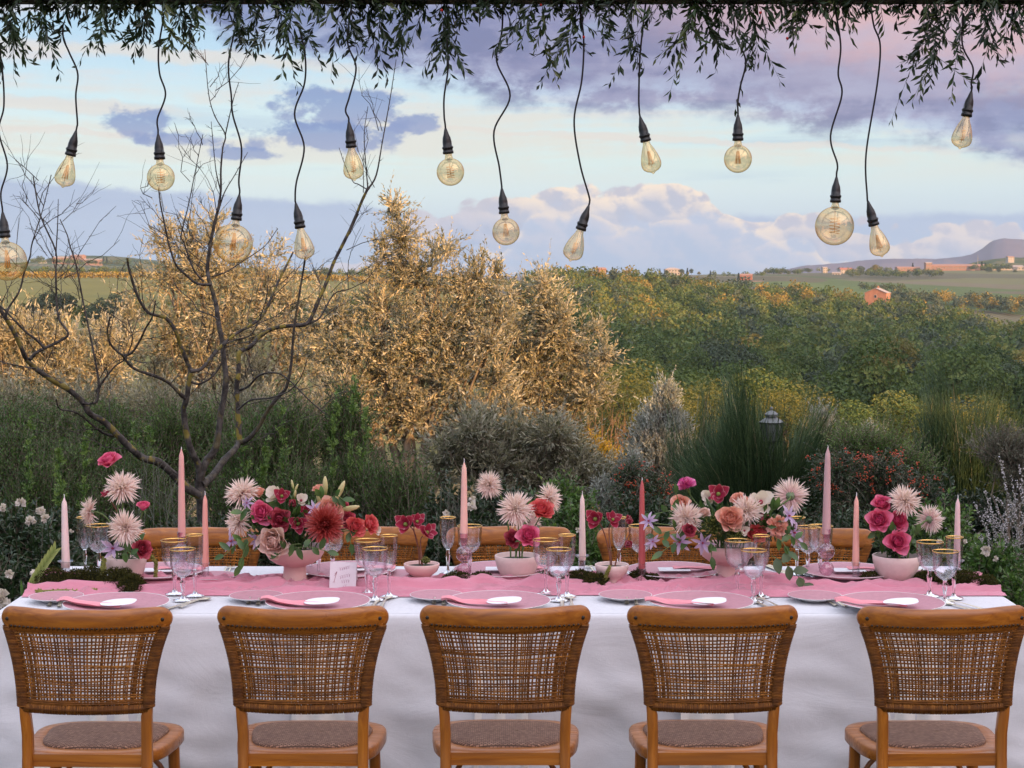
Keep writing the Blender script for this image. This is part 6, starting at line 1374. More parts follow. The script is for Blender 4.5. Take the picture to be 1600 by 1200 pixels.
# ------------------------------------------------------------------ flowers
def petals(m_, org, dr, nrm, L, Wd, curl, cup, a0, a1, nu=3, nv=5, shape=(.25, .8, 1., .9, .25), edge=None, mi=0, tipc=0.):
    """N petals, each a curved patch; nrm is the side they curl to"""
    org = np.asarray(org, float); N = len(org); dr = dr/(np.linalg.norm(dr, axis=1, keepdims=True)+1e-9)
    nrm = nrm-(nrm*dr).sum(1, keepdims=True)*dr; nrm = nrm/(np.linalg.norm(nrm, axis=1, keepdims=True)+1e-9); sd = np.cross(dr, nrm)
    B_ = lambda x: np.broadcast_to(np.asarray(x, float), (N,)).reshape(N, 1, 1)
    L, Wd, curl, cup = map(B_, (L, Wd, curl, cup)); v_ = np.linspace(0, 1, nv)[None, :, None]; u = np.linspace(-1, 1, nu)[None, None, :]
    c_ = np.where(np.abs(curl) < 1e-3, 1e-3, curl); s1 = np.sin(c_*v_)/c_; s2 = (1-np.cos(c_*v_))/c_
    w_ = np.interp(v_.ravel(), np.linspace(0, 1, len(shape)), shape)[None, :, None]
    X = L*s1; Z = L*s2+cup*Wd*(u**2)*w_*np.cos(c_*v_); X = X-cup*Wd*(u**2)*w_*np.sin(c_*v_)*.5-L*.10*tipc*(np.abs(u)**2)*v_
    Sd = u*Wd*.5*w_
    V_ = org[:, None, None]+dr[:, None, None]*X[..., None]+nrm[:, None, None]*Z[..., None]+sd[:, None, None]*Sd[..., None]
    a0_ = np.broadcast_to(np.asarray(a0, float), (N,)).reshape(N, 1, 1); a1_ = np.broadcast_to(np.asarray(a1, float), (N,)).reshape(N, 1, 1)
    A_ = a0_+(a1_-a0_)*v_+0*u
    if edge is not None: A_ = np.where(v_ > .97, edge, np.maximum(A_, .35+.62*np.abs(u)**2*(v_ > .15)))
    I = np.arange(N*nv*nu).reshape(N, nv, nu); q_ = np.stack([I[:, :-1, :-1], I[:, 1:, :-1], I[:, 1:, 1:], I[:, :-1, 1:]], -1).reshape(-1, 4)
    m_.add(V_.reshape(-1, 3), q_, a=A_.ravel(), mi=mi)
def petmat(name, pts, trans=.3, rough=.55): return leafmat(name, pts, rough, trans, spec=.25)
PM = dict(
    gerb=petmat('pale_pink_petals', [(0, (.62, .20, .26)), (.25, (.90, .60, .62)), (.6, (.93, .75, .74)), (1, (.95, .85, .83))]),
    hot=petmat('hot_pink_petals', [(0, (.50, .03, .12)), (.5, (.76, .09, .26)), (1, (.90, .32, .48))]),
    coral=petmat('coral_petals', [(0, (.50, .03, .05)), (.5, (.74, .10, .13)), (1, (.84, .28, .26))]),
    dusty=petmat('dusty_rose_petals', [(0, (.26, .015, .04)), (.5, (.46, .05, .10)), (1, (.62, .15, .21))]),
    blush=petmat('blush_petals', [(0, (.60, .22, .22)), (.4, (.78, .50, .46)), (1, (.86, .70, .66))]),
    peach=petmat('peach_petals', [(0, (.70, .20, .14)), (.5, (.84, .40, .32)), (1, (.90, .60, .53))]),
    white=petmat('cream_white_petals', [(0, (.60, .45, .35)), (.4, (.80, .72, .66)), (1, (.86, .80, .78))]),
    orch=petmat('maroon_petals_with_pale_edges', [(0, (.55, .25, .05)), (.12, (.34, .02, .06)), (.6, (.38, .035, .08)), (.85, (.50, .10, .16)), (1, (.86, .58, .60))]),
    lilac=petmat('lilac_petals', [(0, (.25, .08, .30)), (.4, (.50, .36, .58)), (1, (.66, .54, .70))]),
    rust=petmat('rust_red_petals', [(0, (.34, .03, .03)), (.5, (.46, .07, .065)), (.8, (.60, .22, .22)), (1, (.74, .46, .48))]),
    mag=petmat('magenta_petals', [(0, (.55, .03, .35)), (.6, (.74, .14, .42)), (1, (.84, .36, .56))]),
    bud=petmat('pale_green_bud', [(0, (.30, .38, .10)), (.4, (.62, .58, .28)), (1, (.80, .72, .42))]),
    seed=petmat('yellow_green_seedhead', [(0, (.10, .14, .03)), (1, (.38, .36, .10))]))
M_cen = plain('dark_pink_flower_centre', (.30, .03, .06), .8); M_calyx = plain('grey_green_calyx', (.16, .22, .12), .6)
def frame_of(fc):
    z_ = Vector(fc).normalized(); x_ = Vector((0, 0, 1)).cross(z_); x_ = x_.normalized() if x_.length > 1e-3 else Vector((1, 0, 0)); y_ = z_.cross(x_); return np.array((x_, y_, z_))     # rows: local axes
def bloom(kind, R_, rg):
    """bloom around the origin, opening along +z; returns list of (part name, MB, material)"""
    m_ = MB(); parts = []
    if kind in ('gerb', 'gerbback'):
        for ring, (n, el, l_, cu) in enumerate(((56, -4, 1.0, .5), (56, 10, .97, .4), (50, 26, .88, .3), (40, 44, .70, .1), (26, 64, .44, -.2))):
            th = np.arange(n)/n*2*math.pi+rg.normal(size=n)*.07; e_ = np.radians(el+rg.normal(size=n)*9); d = np.stack([np.cos(th)*np.cos(e_), np.sin(th)*np.cos(e_), np.sin(e_)], 1)
            Ln = R_*l_*(.80+.28*rg.random(n)); nn = np.stack([-np.cos(th)*np.sin(e_), -np.sin(th)*np.sin(e_), np.cos(e_)], 1)+rg.normal(size=(n, 3))*.25
            petals(m_, np.zeros((n, 3))+d*R_*.10, d, nn, Ln, R_*.072, rg.normal(size=n)*.6+.1, .55, .12+.12*ring, .85+.15*rg.random(n), 3, 5, (.5, .9, 1., .85, .12), mi=0)
        parts.append(('petals', m_, PM['gerb']))
        c_ = MB().lathe([(R_*.13, R_*.10), (R_*.10, R_*.17), (0.0003, R_*.15)], 14); parts.append(('centre', c_, M_cen))
        k_ = MB().lathe([(R_*.27, -R_*.0), (R_*.24, -R_*.06), (R_*.14, -R_*.15), (R_*.06, -R_*.22)], 18, mod=lambda th, i, p: 1+.08*np.sin(th*9)); parts.append(('calyx', k_, M_calyx))
    elif kind in ('hot', 'coral', 'dusty', 'blush', 'peach', 'hotbud'):
        bud = kind.endswith('bud'); n = 18 if bud else (40 if kind == 'blush' else 32); i = np.arange(n); o_ = i/(n-1)
        th = i*2.39996+rg.normal(size=n)*.15; tilt = np.radians(2+(26 if bud else 50)*o_**1.7+rg.normal(size=n)*4)
        d = np.stack([np.cos(th)*np.sin(tilt), np.sin(th)*np.sin(tilt), np.cos(tilt)], 1); inw = np.stack([-np.cos(th)*np.cos(tilt), -np.sin(th)*np.cos(tilt), np.sin(tilt)], 1)
        org = np.stack([np.cos(th)*R_*(.06+.22*o_), np.sin(th)*R_*(.06+.22*o_), -R_*.55+R_*.05*o_], 1)
        petals(m_, org, d, inw, R_*(1.02+.10*o_+rg.normal(size=n)*.04), R_*(.50+.80*o_), .85-1.35*o_+rg.normal(size=n)*.12, .50-.14*o_, .02+.35*o_, .35+.65*o_*(.8+.2*rg.random(n)), 7, 7, (.35, .75, .98, 1.08, 1.0, .8, .35), tipc=.4)
        parts.append(('petals', m_, PM[kind.replace('bud', '')]))
        k_ = MB(); t5 = np.arange(5)*1.2566; k_.lathe([(R_*.10, -R_*.75), (R_*.22, -R_*.6), (R_*.26, -R_*.42)], 12); petals(k_, np.stack([np.cos(t5)*R_*.2, np.sin(t5)*R_*.2, np.full(5, -R_*.5)], 1), np.stack([np.cos(t5), np.sin(t5), np.full(5, -.2)], 1), np.tile([0, 0, 1.], (5, 1)), R_*.6, R_*.16, -.8, .1, .5, .5, 3, 4, (.8, 1, .6, .1)); parts.append(('calyx', k_, M_stem))
    elif kind in ('orch', 'tulip', 'wht'):
        for ring, (n, el, l_, w_) in enumerate(((3, 12, 1., .78), (3, 30, .92, .72))):
            th = np.arange(n)/n*2*math.pi+ring*1.05+rg.normal(size=n)*.1+.5; e_ = np.radians(el+(40 if kind == 'tulip' else 0)+rg.normal(size=n)*6); d = np.stack([np.cos(th)*np.cos(e_), np.sin(th)*np.cos(e_), np.sin(e_)], 1); nn = np.stack([-np.cos(th)*np.sin(e_), -np.sin(th)*np.sin(e_), np.cos(e_)], 1)
            petals(m_, np.zeros((n, 3)), d, nn, R_*l_*1.05, R_*w_, .75, .22, .15, .72, 7, 7, (.35, .8, 1., .98, .8, .5, .12) if kind != 'wht' else (.4, .8, 1.05, 1.15, 1.1, .85, .4), edge=(.97 if kind != 'wht' else None))
        parts.append(('petals', m_, PM['white' if kind == 'wht' else 'orch'])); c_ = MB().lathe([(R_*.12, 0), (R_*.16, R_*.18), (R_*.09, R_*.32), (.0003, R_*.34)], 10); parts.append(('lip', c_, PM['bud'] if kind == 'orch' else M_cen))
    elif kind == 'clem':
        n = 7; th = np.arange(n)/n*2*math.pi+rg.normal(size=n)*.12; e_ = np.radians(12+rg.normal(size=n)*14); d = np.stack([np.cos(th)*np.cos(e_), np.sin(th)*np.cos(e_), np.sin(e_)], 1); nn = np.tile([0, 0, 1.], (n, 1))
        petals(m_, np.zeros((n, 3)), d, nn, R_*(.9+.25*rg.random(n)), R_*.30, rg.normal(size=n)*.5-.2, .2, .2, 1, 3, 5, (.3, .8, 1, .7, .05)); parts.append(('petals', m_, PM['lilac'])); parts.append(('centre', MB().lathe([(R_*.08, 0), (R_*.07, R_*.2), (.0003, R_*.24)], 8), M_cen))
    elif kind == 'chry':
        for ring in range(9):
            f = ring/8; n = int(34-20*f); th = np.arange(n)/n*2*math.pi+ring*.4+rg.normal(size=n)*.06; e_ = np.radians(-28+100*f+rg.normal(size=n)*7); d = np.stack([np.cos(th)*np.cos(e_), np.sin(th)*np.cos(e_), np.sin(e_)], 1); nn = np.stack([-np.cos(th)*np.sin(e_), -np.sin(th)*np.sin(e_), np.cos(e_)], 1)
            petals(m_, np.zeros((n, 3))+d*R_*.1, d, nn, R_*(1.-.42*f)*(.92+.16*rg.random(n)), R_*.115, .9*f+.1+rg.normal(size=n)*.15, .5, .0+.35*(1-f), (.95-.55*f)*(.7+.3*rg.random(n)), 3, 5, (.5, .8, 1., .95, .3))
        parts.append(('petals', m_, PM['rust'])); parts.append(('calyx', MB().lathe([(R_*.3, -R_*.05), (R_*.15, -R_*.3)], 12), M_calyx))
    elif kind in ('carn', 'carno'):
        n = 46; i = np.arange(n); o_ = (i/(n-1))**.8; th = i*2.39996; tilt = np.radians(5+75*o_+rg.normal(size=n)*8); d = np.stack([np.cos(th)*np.sin(tilt), np.sin(th)*np.sin(tilt), np.cos(tilt)], 1); inw = np.stack([-np.cos(th)*np.cos(tilt), -np.sin(th)*np.cos(tilt), np.sin(tilt)], 1)
        petals(m_, np.tile([0, 0, -R_*.35], (n, 1)), d, inw, R_*(.95+.12*rg.random(n)), R_*(.40+.1*rg.random(n)), rg.normal(size=n)*.5, rg.normal(size=n)*.3, .1, .4+.6*rg.random(n), 5, 5, (.15, .35, .7, 1.1, .9)); parts.append(('petals', m_, PM['mag' if kind == 'carn' else 'peach'])); parts.append(('calyx', MB().lathe([(R_*.16, -R_*.2), (R_*.2, -R_*.5), (R_*.12, -R_*1.0)], 10), M_stem))
    elif kind == 'bud':
        parts.append(('bud', MB().lathe([(.0003, -R_), (R_*.16, -R_*.9), (R_*.26, -R_*.35), (R_*.28, R_*.1), (R_*.2, R_*.65), (R_*.08, R_*.95), (.0003, R_)], 12, mod=lambda th, i, p: 1-.10*np.abs(np.sin(th*1.5))), PM['bud']))
        parts[0][1].A = [np.clip((v[:, 2]/R_+1)/2, 0, 1) for v in parts[0][1].V]
    elif kind == 'seed':
        n = 150; d = rg.normal(size=(n, 3)); d /= np.linalg.norm(d, axis=1, keepdims=True); d[:, 2] = np.abs(d[:, 2])
        for k in range(n): m_.lathe([(.0002, -.0018), (.0018, -.0008), (.0018, .0008), (.0002, .0018)], 5, c=d[k]*R_*(.6+.4*rg.random()), a=rg.random())
        m_.tubes(np.stack([np.zeros((n, 3))-[0, 0, R_*.6], d*R_*.85], 1), .0005, 3, a=0.); parts.append(('seeds', m_, PM['seed']))
    return parts
def flower(px, py, dpx, Y, kind, fc, lab, bw, stem=M_stem, name=None, sr=.0022, leaf=0):
    dpx = dpx*(1.12 if not kind.startswith(('gerb', 'chry')) else 1.02)*(1.12 if kind in ('orch', 'tulip') else 1)
    rg = np.random.default_rng(int(px*7+py)); c_ = P(px, py, Y); base, br = BW[bw]; a_ = rg.random()*6.28
    root = Vector((base.x+br*.35*math.cos(a_)*rg.random()+(c_.x-base.x)*.15, base.y+br*.3*math.sin(a_), base.z-.004))
    names = dict(gerb='spider_gerbera', gerbback='spider_gerbera', hot='rose', coral='rose', dusty='rose', blush='rose', peach='rose', hotbud='rose', orch='orchid', tulip='tulip', wht='lisianthus', clem='clematis', chry='chrysanthemum', carn='carnation', carno='carnation', bud='lily_bud', seed='seedhead')
    o = thing(name or names[kind], lab, 'flower', tuple(root)); Fm = frame_of(fc); R_ = dpx/2*Y/F; off = np.array(c_-root)
    for nm, m_, mat in bloom(kind, R_, rg):
        ob = m_.obj(nm, mat, o); M_ = Matrix([[*Fm[:, 0], 0], [*Fm[:, 1], 0], [*Fm[:, 2], 0], [0, 0, 0, 1]]).to_3x3()
        Mx = Matrix((Fm[0], Fm[1], Fm[2])).transposed().to_4x4(); Mx.translation = Vector(off); ob.matrix_local = Mx
    f_ = np.array(Vector(fc).normalized()); e_ = off-f_*R_*(.2 if kind.startswith('gerb') else .7 if kind != 'bud' else .95); L = np.linalg.norm(e_); t_ = np.linspace(0, 1, 12)[:, None]
    p0, p1, p2, p3 = np.zeros(3), np.array([0, 0, L*.4]), e_-f_*L*.35, e_; cv = (1-t_)**3*p0+3*(1-t_)**2*t_*p1+3*(1-t_)*t_**2*p2+t_**3*p3
    MB().tubes(cv[None], sr, 7).obj('stem', stem, o)
    if leaf:
        k = rg.integers(5, 9, leaf); m_ = MB(); d = rg.normal(size=(leaf, 3)); d[:, 2] = .4; petals(m_, cv[k], d, np.tile([0, -.3, 1.], (leaf, 1)), .035, .018, -.5, .15, .3, .9, 3, 5, (.2, .9, 1, .7, .05)); m_.obj('leaves', M_leaf, o)
    return o
def leafy(px, py, px2, py2, Y, n, bw, lab, L=.045, Wd=.022, mat=None, seed=0, name='leaf_sprig'):
    """a sprig of real leaves from (px,py) to its tip (px2,py2)"""
    rg = np.random.default_rng(seed+int(px)); a_, b_ = P(px, py, Y), P(px2, py2, Y-.02); o = thing(name, lab, 'foliage', tuple(a_)); e_ = np.array(b_-a_); t_ = np.linspace(0, 1, 8)[:, None]; cv = e_*t_+np.array([0, 0, .012])*np.sin(t_*math.pi)
    MB().tubes(cv[None], .0013, 5).obj('stem', M_stem, o)
    for k in range(n):
        f = (k+1)/n; q_ = np.array([np.interp(f, t_[:, 0], cv[:, j]) for j in range(3)]); d = e_/np.linalg.norm(e_)*(1. if k == n-1 else .55)+np.array([0, 0, .9 if k % 2 else -.9])*(0 if k == n-1 else 1)+rg.normal(size=3)*.25
        m_ = MB(); petals(m_, q_[None], d[None], np.array([[rg.normal()*.3, -1, .6]]), L*(.75+.4*rg.random()), Wd, -.3+rg.normal()*.2, .12, .2+.3*rg.random(), .5+.5*rg.random(), 3, 6, (.2, .8, 1., .9, .6, .04)); m_.obj('leaf', mat or M_leaf, o)
C0 = (0, -1, .15)
# bowl 1
flower(170, 719, 30, 6.2, 'hot', (-.25, -.55, 1), 'hot pink rose standing highest over the left gerbera bowl', 1)
flower(191, 762, 55, 6.17, 'gerb', (.1, -.7, .6), 'pale pink spider gerbera just under the highest rose', 1, sr=.003)
flower(141, 799, 44, 6.2, 'gerb', (-1, -.25, .1), 'pale pink spider gerbera seen from the side above the left far goblets', 1, sr=.003)
flower(196, 825, 55, 6.1, 'gerb', C0, 'pale pink spider gerbera facing out low in the left bowl', 1, sr=.003)
flower(224, 791, 22, 6.18, 'hotbud', (.25, -.4, 1), 'hot pink rosebud right of the upper gerberas', 1)
flower(222, 857, 26, 6.12, 'dusty', (.5, -.8, .3), 'dusty pink rose resting on the rim of the left bowl', 1)
flower(167, 774, 18, 6.22, 'orch', (-.4, -.5, .8), 'small maroon orchid peeping out behind the left gerberas', 1, M_stemr)
flower(177, 857, 40, 6.13, 'clem', (-.2, -1, .2), 'lilac clematis star at the rim of the left bowl', 1)
# bowl 2
flower(379, 771, 56, 6.2, 'gerb', (-.25, -.55, .75), 'pale pink spider gerbera at the top left of the red bouquet', 2, sr=.003)
flower(374, 815, 48, 6.16, 'gerb', (-.7, -.75, .2), 'pale pink spider gerbera at the left flank of the red bouquet', 2, sr=.003)
for px, py, s_, fc, lab in ((362, 845, 34, (-.6, -.8, -.1), 'lilac clematis hanging at the far left of the red bouquet'), (402, 842, 30, (-.2, -1, -.2), 'lilac clematis beside the blush rose'), (386, 786, 22, (-.3, -1, .3), 'lilac clematis petals between the two left gerberas'), (492, 796, 30, (.1, -1, .4), 'lilac pink clematis left of the rust chrysanthemum')): flower(px, py, s_, 6.13, 'clem', fc, lab, 2)
flower(432, 776, 36, 6.22, 'wht', (-.5, -.7, .6), 'white petalled bloom behind the maroon flower atop the red bouquet', 2)
flower(440, 776, 28, 6.17, 'orch', (.2, -.9, .4), 'maroon flower with pale edges on top of the red bouquet', 2)
flower(409, 800, 32, 6.12, 'hot', (-.35, -1, .35), 'pink rose at the left of the red bouquet', 2)
flower(437, 811, 30, 6.1, 'dusty', (0, -1, .15), 'dusky red rose in the middle of the red bouquet', 2)
flower(428, 846, 44, 6.07, 'blush', (-.25, -1, -.05), 'large blush garden rose over the bowl rim', 2)
flower(457, 790, 28, 6.15, 'tulip', (.1, -.9, .5), 'deep red open tulip above the dusky rose', 2)
flower(466, 818, 30, 6.1, 'orch', (.1, -1, .1), 'maroon flower with pale edges left of the rust chrysanthemum', 2)
flower(478, 800, 26, 6.16, 'orch', (.3, -.9, .3), 'small maroon flower tucked behind the rust chrysanthemum', 2)
flower(470, 783, 24, 6.2, 'wht', (.3, -.7, .6), 'small white bloom on the top of the red bouquet', 2)
flower(508, 819, 62, 6.08, 'chry', (.15, -1, .1), 'large rust red chrysanthemum over the bowl rim', 2, sr=.004)
flower(515, 795, 36, 6.14, 'peach', (.2, -.8, .6), 'peach rose behind the top of the chrysanthemum', 2)
flower(404, 770, 18, 6.22, 'peach', (-.3, -.6, .8), 'small coral rose at the top left of the red bouquet', 2)
flower(535, 791, 20, 6.2, 'dusty', (.4, -.6, .7), 'small dark rose under the lily buds', 2)
flower(541, 812, 26, 6.15, 'dusty', (.4, -.9, .3), 'dark pink rose right of the chrysanthemum', 2)
flower(555, 823, 28, 6.12, 'coral', (.5, -.9, .2), 'coral rose right of the chrysanthemum', 2)
flower(578, 818, 27, 6.15, 'coral', (.8, -.6, .4), 'coral pink rose furthest right of the red bouquet', 2)
flower(587, 829, 16, 6.17, 'wht', (.8, -.6, .1), 'white bloom at the far right tip of the red bouquet', 2)
for px, py, s_, fc, lab in ((508, 759, 28, (.0, -.1, 1), 'upright cream lily bud'), (532, 766, 30, (.45, -.1, 1), 'cream lily bud leaning right'), (527, 778, 24, (.4, -.2, .9), 'small cream lily bud under the leaning one'), (545, 795, 32, (1, -.1, .25), 'cream lily bud pointing out to the side'), (498, 778, 24, (-.15, -.2, 1), 'slim cream lily bud below the pink lily')): flower(px, py, s_, 6.18, 'bud', fc, lab, 2)
flower(499, 764, 20, 6.2, 'peach', (-.2, -.3, 1), 'half open pink lily beside the upright bud', 2)
flower(457, 757, 14, 6.2, 'bud', (-.2, 0, 1), 'green bud on top of the red bouquet', 2); flower(463, 762, 12, 6.2, 'bud', (.5, 0, 1), 'second green bud on top of the red bouquet', 2); flower(461, 772, 14, 6.16, 'bud', (.2, -.5, 1), 'green bud under the topmost pair in the red bouquet', 2)
# bowl 3
flower(635, 820, 36, 6.2, 'orch', (-.35, -.9, .35), 'maroon orchid with pale edges leftmost over the small pink bowl', 3, M_stemr); flower(651, 816, 28, 6.25, 'orch', (.3, -.8, .5), 'maroon orchid in the middle over the small pink bowl', 3, M_stemr); flower(666, 833, 32, 6.22, 'orch', (.5, -.8, .5), 'maroon orchid lowest right over the small pink bowl', 3, M_stemr)
flower(665, 877, 14, 6.22, 'seed', (0, -.3, 1), 'green seedhead on the rim of the small pink bowl', 3)
# bowl 4
flower(765, 758, 44, 6.22, 'gerb', (-.45, -1, .1), 'spider gerbera highest at the left over the middle bowl', 4, sr=.003); flower(806, 796, 58, 6.15, 'gerb', (-.05, -.9, .4), 'large spider gerbera in the centre over the middle bowl', 4, sr=.003); flower(858, 779, 48, 6.22, 'gerb', (.85, -.6, .1), 'spider gerbera seen side on over the middle bowl', 4, sr=.003)
flower(824, 812, 44, 6.3, 'gerbback', (.1, .8, -.2), 'pale spider gerbera behind the central one', 4, sr=.003); flower(846, 796, 32, 6.16, 'coral', (.1, -.75, .7), 'coral red rose among the middle gerberas', 4, leaf=2); flower(826, 837, 30, 6.12, 'hot', (.15, -.9, .45), 'deep pink rose low over the middle bowl', 4, leaf=2); flower(801, 841, 24, 6.2, 'dusty', (-.2, -.9, .4), 'dark red rose behind the stems in the middle bowl', 4)
# bowl 5
flower(931, 812, 36, 6.15, 'orch', (-.3, -.9, .35), 'maroon orchid leftmost over the small blush bowl', 5, M_stemr); flower(957, 813, 28, 6.2, 'orch', (.2, -.8, .5), 'maroon orchid behind the leftmost one over the small blush bowl', 5, M_stemr); flower(984, 818, 26, 6.2, 'tulip', (-.1, -.6, .8), 'closed maroon orchid just left of the dark rose candle', 5, M_stemr); flower(979, 852, 28, 6.12, 'tulip', (.2, -1, .3), 'low maroon orchid facing out over the small blush bowl', 5, M_stemr)
# bowl 6
flower(1072, 757, 30, 6.25, 'carn', (-.35, -.4, .9), 'magenta carnation highest at the left of the big pink bouquet', 6); flower(1063, 787, 28, 6.22, 'peach', (-.4, -.7, .5), 'peach rose under the magenta carnation', 6)
flower(1122, 773, 36, 6.2, 'orch', (0, -.9, .4), 'maroon and white edged flower atop the big pink bouquet', 6); flower(1110, 779, 30, 6.25, 'wht', (-.4, -.7, .3), 'white petals behind the maroon flower of the big bouquet', 6)
flower(1072, 810, 52, 6.12, 'gerb', (-.2, -1, .1), 'spider gerbera at the left of the big pink bouquet', 6, sr=.003); flower(1166, 799, 52, 6.12, 'gerb', (.1, -.95, .3), 'spider gerbera in the middle of the big pink bouquet', 6, sr=.003); flower(1235, 775, 56, 6.2, 'gerbback', (.1, 1, .08), 'spider gerbera seen from behind at the right of the big bouquet', 6, sr=.003)
flower(1100, 801, 16, 6.15, 'blush', (-.2, -.6, .7), 'small blush rosebud beside the left gerbera of the big bouquet', 6); flower(1141, 810, 36, 6.07, 'peach', (-.1, -1, .4), 'open peach rose in the centre of the big bouquet', 6); flower(1154, 780, 26, 6.2, 'carno', (-.1, -.7, .7), 'orange carnation behind the central gerbera of the big bouquet', 6)
flower(1187, 786, 44, 6.17, 'wht', (.2, -.8, .5), 'large cream lisianthus right of the central gerbera', 6); flower(1180, 774, 26, 6.22, 'mag', (0, -1, 0), '', 6) if False else None
flower(1216, 822, 34, 6.08, 'carno', (.3, -1, .2), 'orange peach carnation at the right of the big bouquet', 6); flower(1181, 833, 28, 6.1, 'coral', (.1, -1, .2), 'salmon rose above the near goblets', 6); flower(1193, 812, 18, 6.14, 'hot', (.2, -.9, .3), 'small magenta rose beside the orange carnation', 6); flower(1077, 828, 18, 6.07, 'dusty', (-.2, -1, 0), 'small dusky rose under the left gerbera of the big bouquet', 6); flower(1163, 829, 18, 6.07, 'wht', (0, -1, .1), 'small cream cup flower low in the big bouquet', 6)
for px, py, s_, fc, lab in ((1232, 806, 36, (.5, -.8, .2), 'lilac clematis above the orange carnation'), (1240, 832, 36, (.7, -.7, 0), 'lilac clematis at the right edge of the big bouquet'), (1062, 846, 38, (-.3, -1, -.2), 'lilac clematis hanging low left of the big bouquet'), (1098, 848, 34, (-.1, -1, -.2), 'lilac clematis at the rim of the big bouquet bowl'), (1014, 814, 30, (-.5, -.8, .3), 'lilac clematis at the far left tip of the big bouquet'), (1020, 846, 26, (-.2, -1, 0), 'lilac clematis below the far left tip of the big bouquet')): flower(px, py, s_, 6.1, 'clem', fc, lab, 6)
flower(1114, 824, 34, 6.1, 'seed', (-.1, -1, .4), 'yellow green seedhead left of the open peach rose', 6); flower(1146, 835, 30, 6.07, 'seed', (.1, -1, .2), 'yellow green seedhead below the open peach rose', 6)
# bowl 7
flower(1378, 787, 26, 6.2, 'hot', (-.2, -.7, .7), 'hot pink rose highest over the right end bowl', 7, leaf=2); flower(1374, 812, 32, 6.15, 'hot', (-.2, -1, .25), 'hot pink rose at the left over the right end bowl', 7); flower(1403, 813, 28, 6.2, 'hot', (.1, -.9, .4), 'hot pink rose behind the gerbera stem over the right end bowl', 7); flower(1403, 846, 32, 6.12, 'hot', (0, -1, .3), 'hot pink rose lowest over the right end bowl', 7, leaf=3)
flower(1414, 783, 52, 6.17, 'gerb', (.1, -.8, .5), 'spider gerbera highest over the right end bowl', 7, sr=.003); flower(1452, 812, 48, 6.22, 'gerbback', (.75, .65, .05), 'spider gerbera turned away over the right end bowl', 7, sr=.003)
# greenery of the bouquets
for k, a_ in enumerate([(452, 858, 512, 862, 6.07, 5, 2, 'leaf sprig lying over the rim of the red bouquet bowl'), (470, 850, 435, 866, 6.07, 3, 2, 'short leaf sprig under the dusky rose'), (395, 840, 350, 868, 6.12, 5, 2, 'leafy sprig hanging at the left of the red bouquet'), (390, 845, 375, 884, 6.1, 4, 2, 'lowest leaf sprig left of the red bouquet'), (395, 800, 378, 800, 6.1, 2, 2, 'leaf pair between the left gerberas'), (515, 780, 535, 780, 6.15, 4, 2, 'bright leaves under the lily buds'), (505, 800, 500, 775, 6.15, 3, 2, 'leaves behind the chrysanthemum'), (450, 800, 425, 795, 6.2, 3, 2, 'dark leaves inside the red bouquet'), (545, 830, 548, 850, 6.12, 3, 2, 'leaves below the coral rose'),
        (1085, 800, 1020, 805, 6.14, 6, 6, 'leafy branch reaching out at the left of the big bouquet'), (1080, 830, 1022, 838, 6.12, 5, 6, 'lower leafy branch at the left of the big bouquet'), (1062, 800, 1056, 770, 6.16, 2, 6, 'upright leaf under the magenta carnation'), (1085, 840, 1035, 862, 6.1, 5, 6, 'leaf sprig drooping left of the big bouquet bowl'), (1110, 845, 1112, 870, 6.05, 3, 6, 'leaves hanging over the rim of the big bouquet bowl'), (1215, 835, 1250, 848, 6.08, 5, 6, 'leafy sprig at the right of the big bouquet'), (1210, 840, 1232, 862, 6.07, 4, 6, 'drooping leaves at the right of the big bouquet'), (1200, 815, 1212, 795, 6.15, 3, 6, 'leaf blade before the backward gerbera'),
        (1380, 860, 1360, 822, 6.2, 5, 7, 'green sprig at the left of the right end roses'), (1400, 865, 1395, 830, 6.2, 5, 7, 'green sprig between the right end roses'), (1415, 865, 1432, 835, 6.2, 5, 7, 'green sprig right of the lowest hot pink rose'), (205, 868, 215, 850, 6.15, 3, 1, 'small leaves on the rim of the left gerbera bowl'), (190, 868, 205, 866, 6.1, 3, 1, 'small leaves in the left gerbera bowl')]): leafy(*a_, seed=k)
leafy(1205, 868, 1257, 912, 6.05, 6, 6, 'trailing eucalyptus twig on the runner right of the big bouquet', L=.05, Wd=.034, mat=leafmat('eucalyptus_leaves', [(0, (.06, .09, .05)), (1, (.13, .19, .09))], .5, .2), seed=3, name='eucalyptus_twig')
# dense green filling of the two bouquets and of the rose bowl
for bw, lab, el, n, L in ((2, 'dark green filler leaves inside the red bouquet', [(455, 815, 75, 32, 6.2), (425, 830, 35, 22, 6.15)], 620, .038), (6, 'dark green filler leaves inside the big pink bouquet', [(1140, 820, 85, 26, 6.2), (1200, 825, 35, 22, 6.15)], 680, .038), (7, 'fine green filler among the hot pink roses', [(1402, 850, 34, 26, 6.22), (1440, 845, 18, 16, 6.22)], 900, .02), (1, 'green moss and leaves filling the left gerbera bowl', [(200, 868, 24, 8, 6.18)], 60, .02)):
    rg = np.random.default_rng(bw); pts, d, B = blob_pts(el, n, .2, rg, None); base, br = BW[bw]; o = props(MB().leaves(pts-np.array(base), d+np.array([0, -.3, .4])+rg.normal(size=d.shape)*.4, L*(.6+.8*rg.random(n)), L*.42, a=rg.random(n)*.7).obj('filler_foliage', M_leaf, loc=base, smooth=False), lab, 'foliage', kind='stuff')

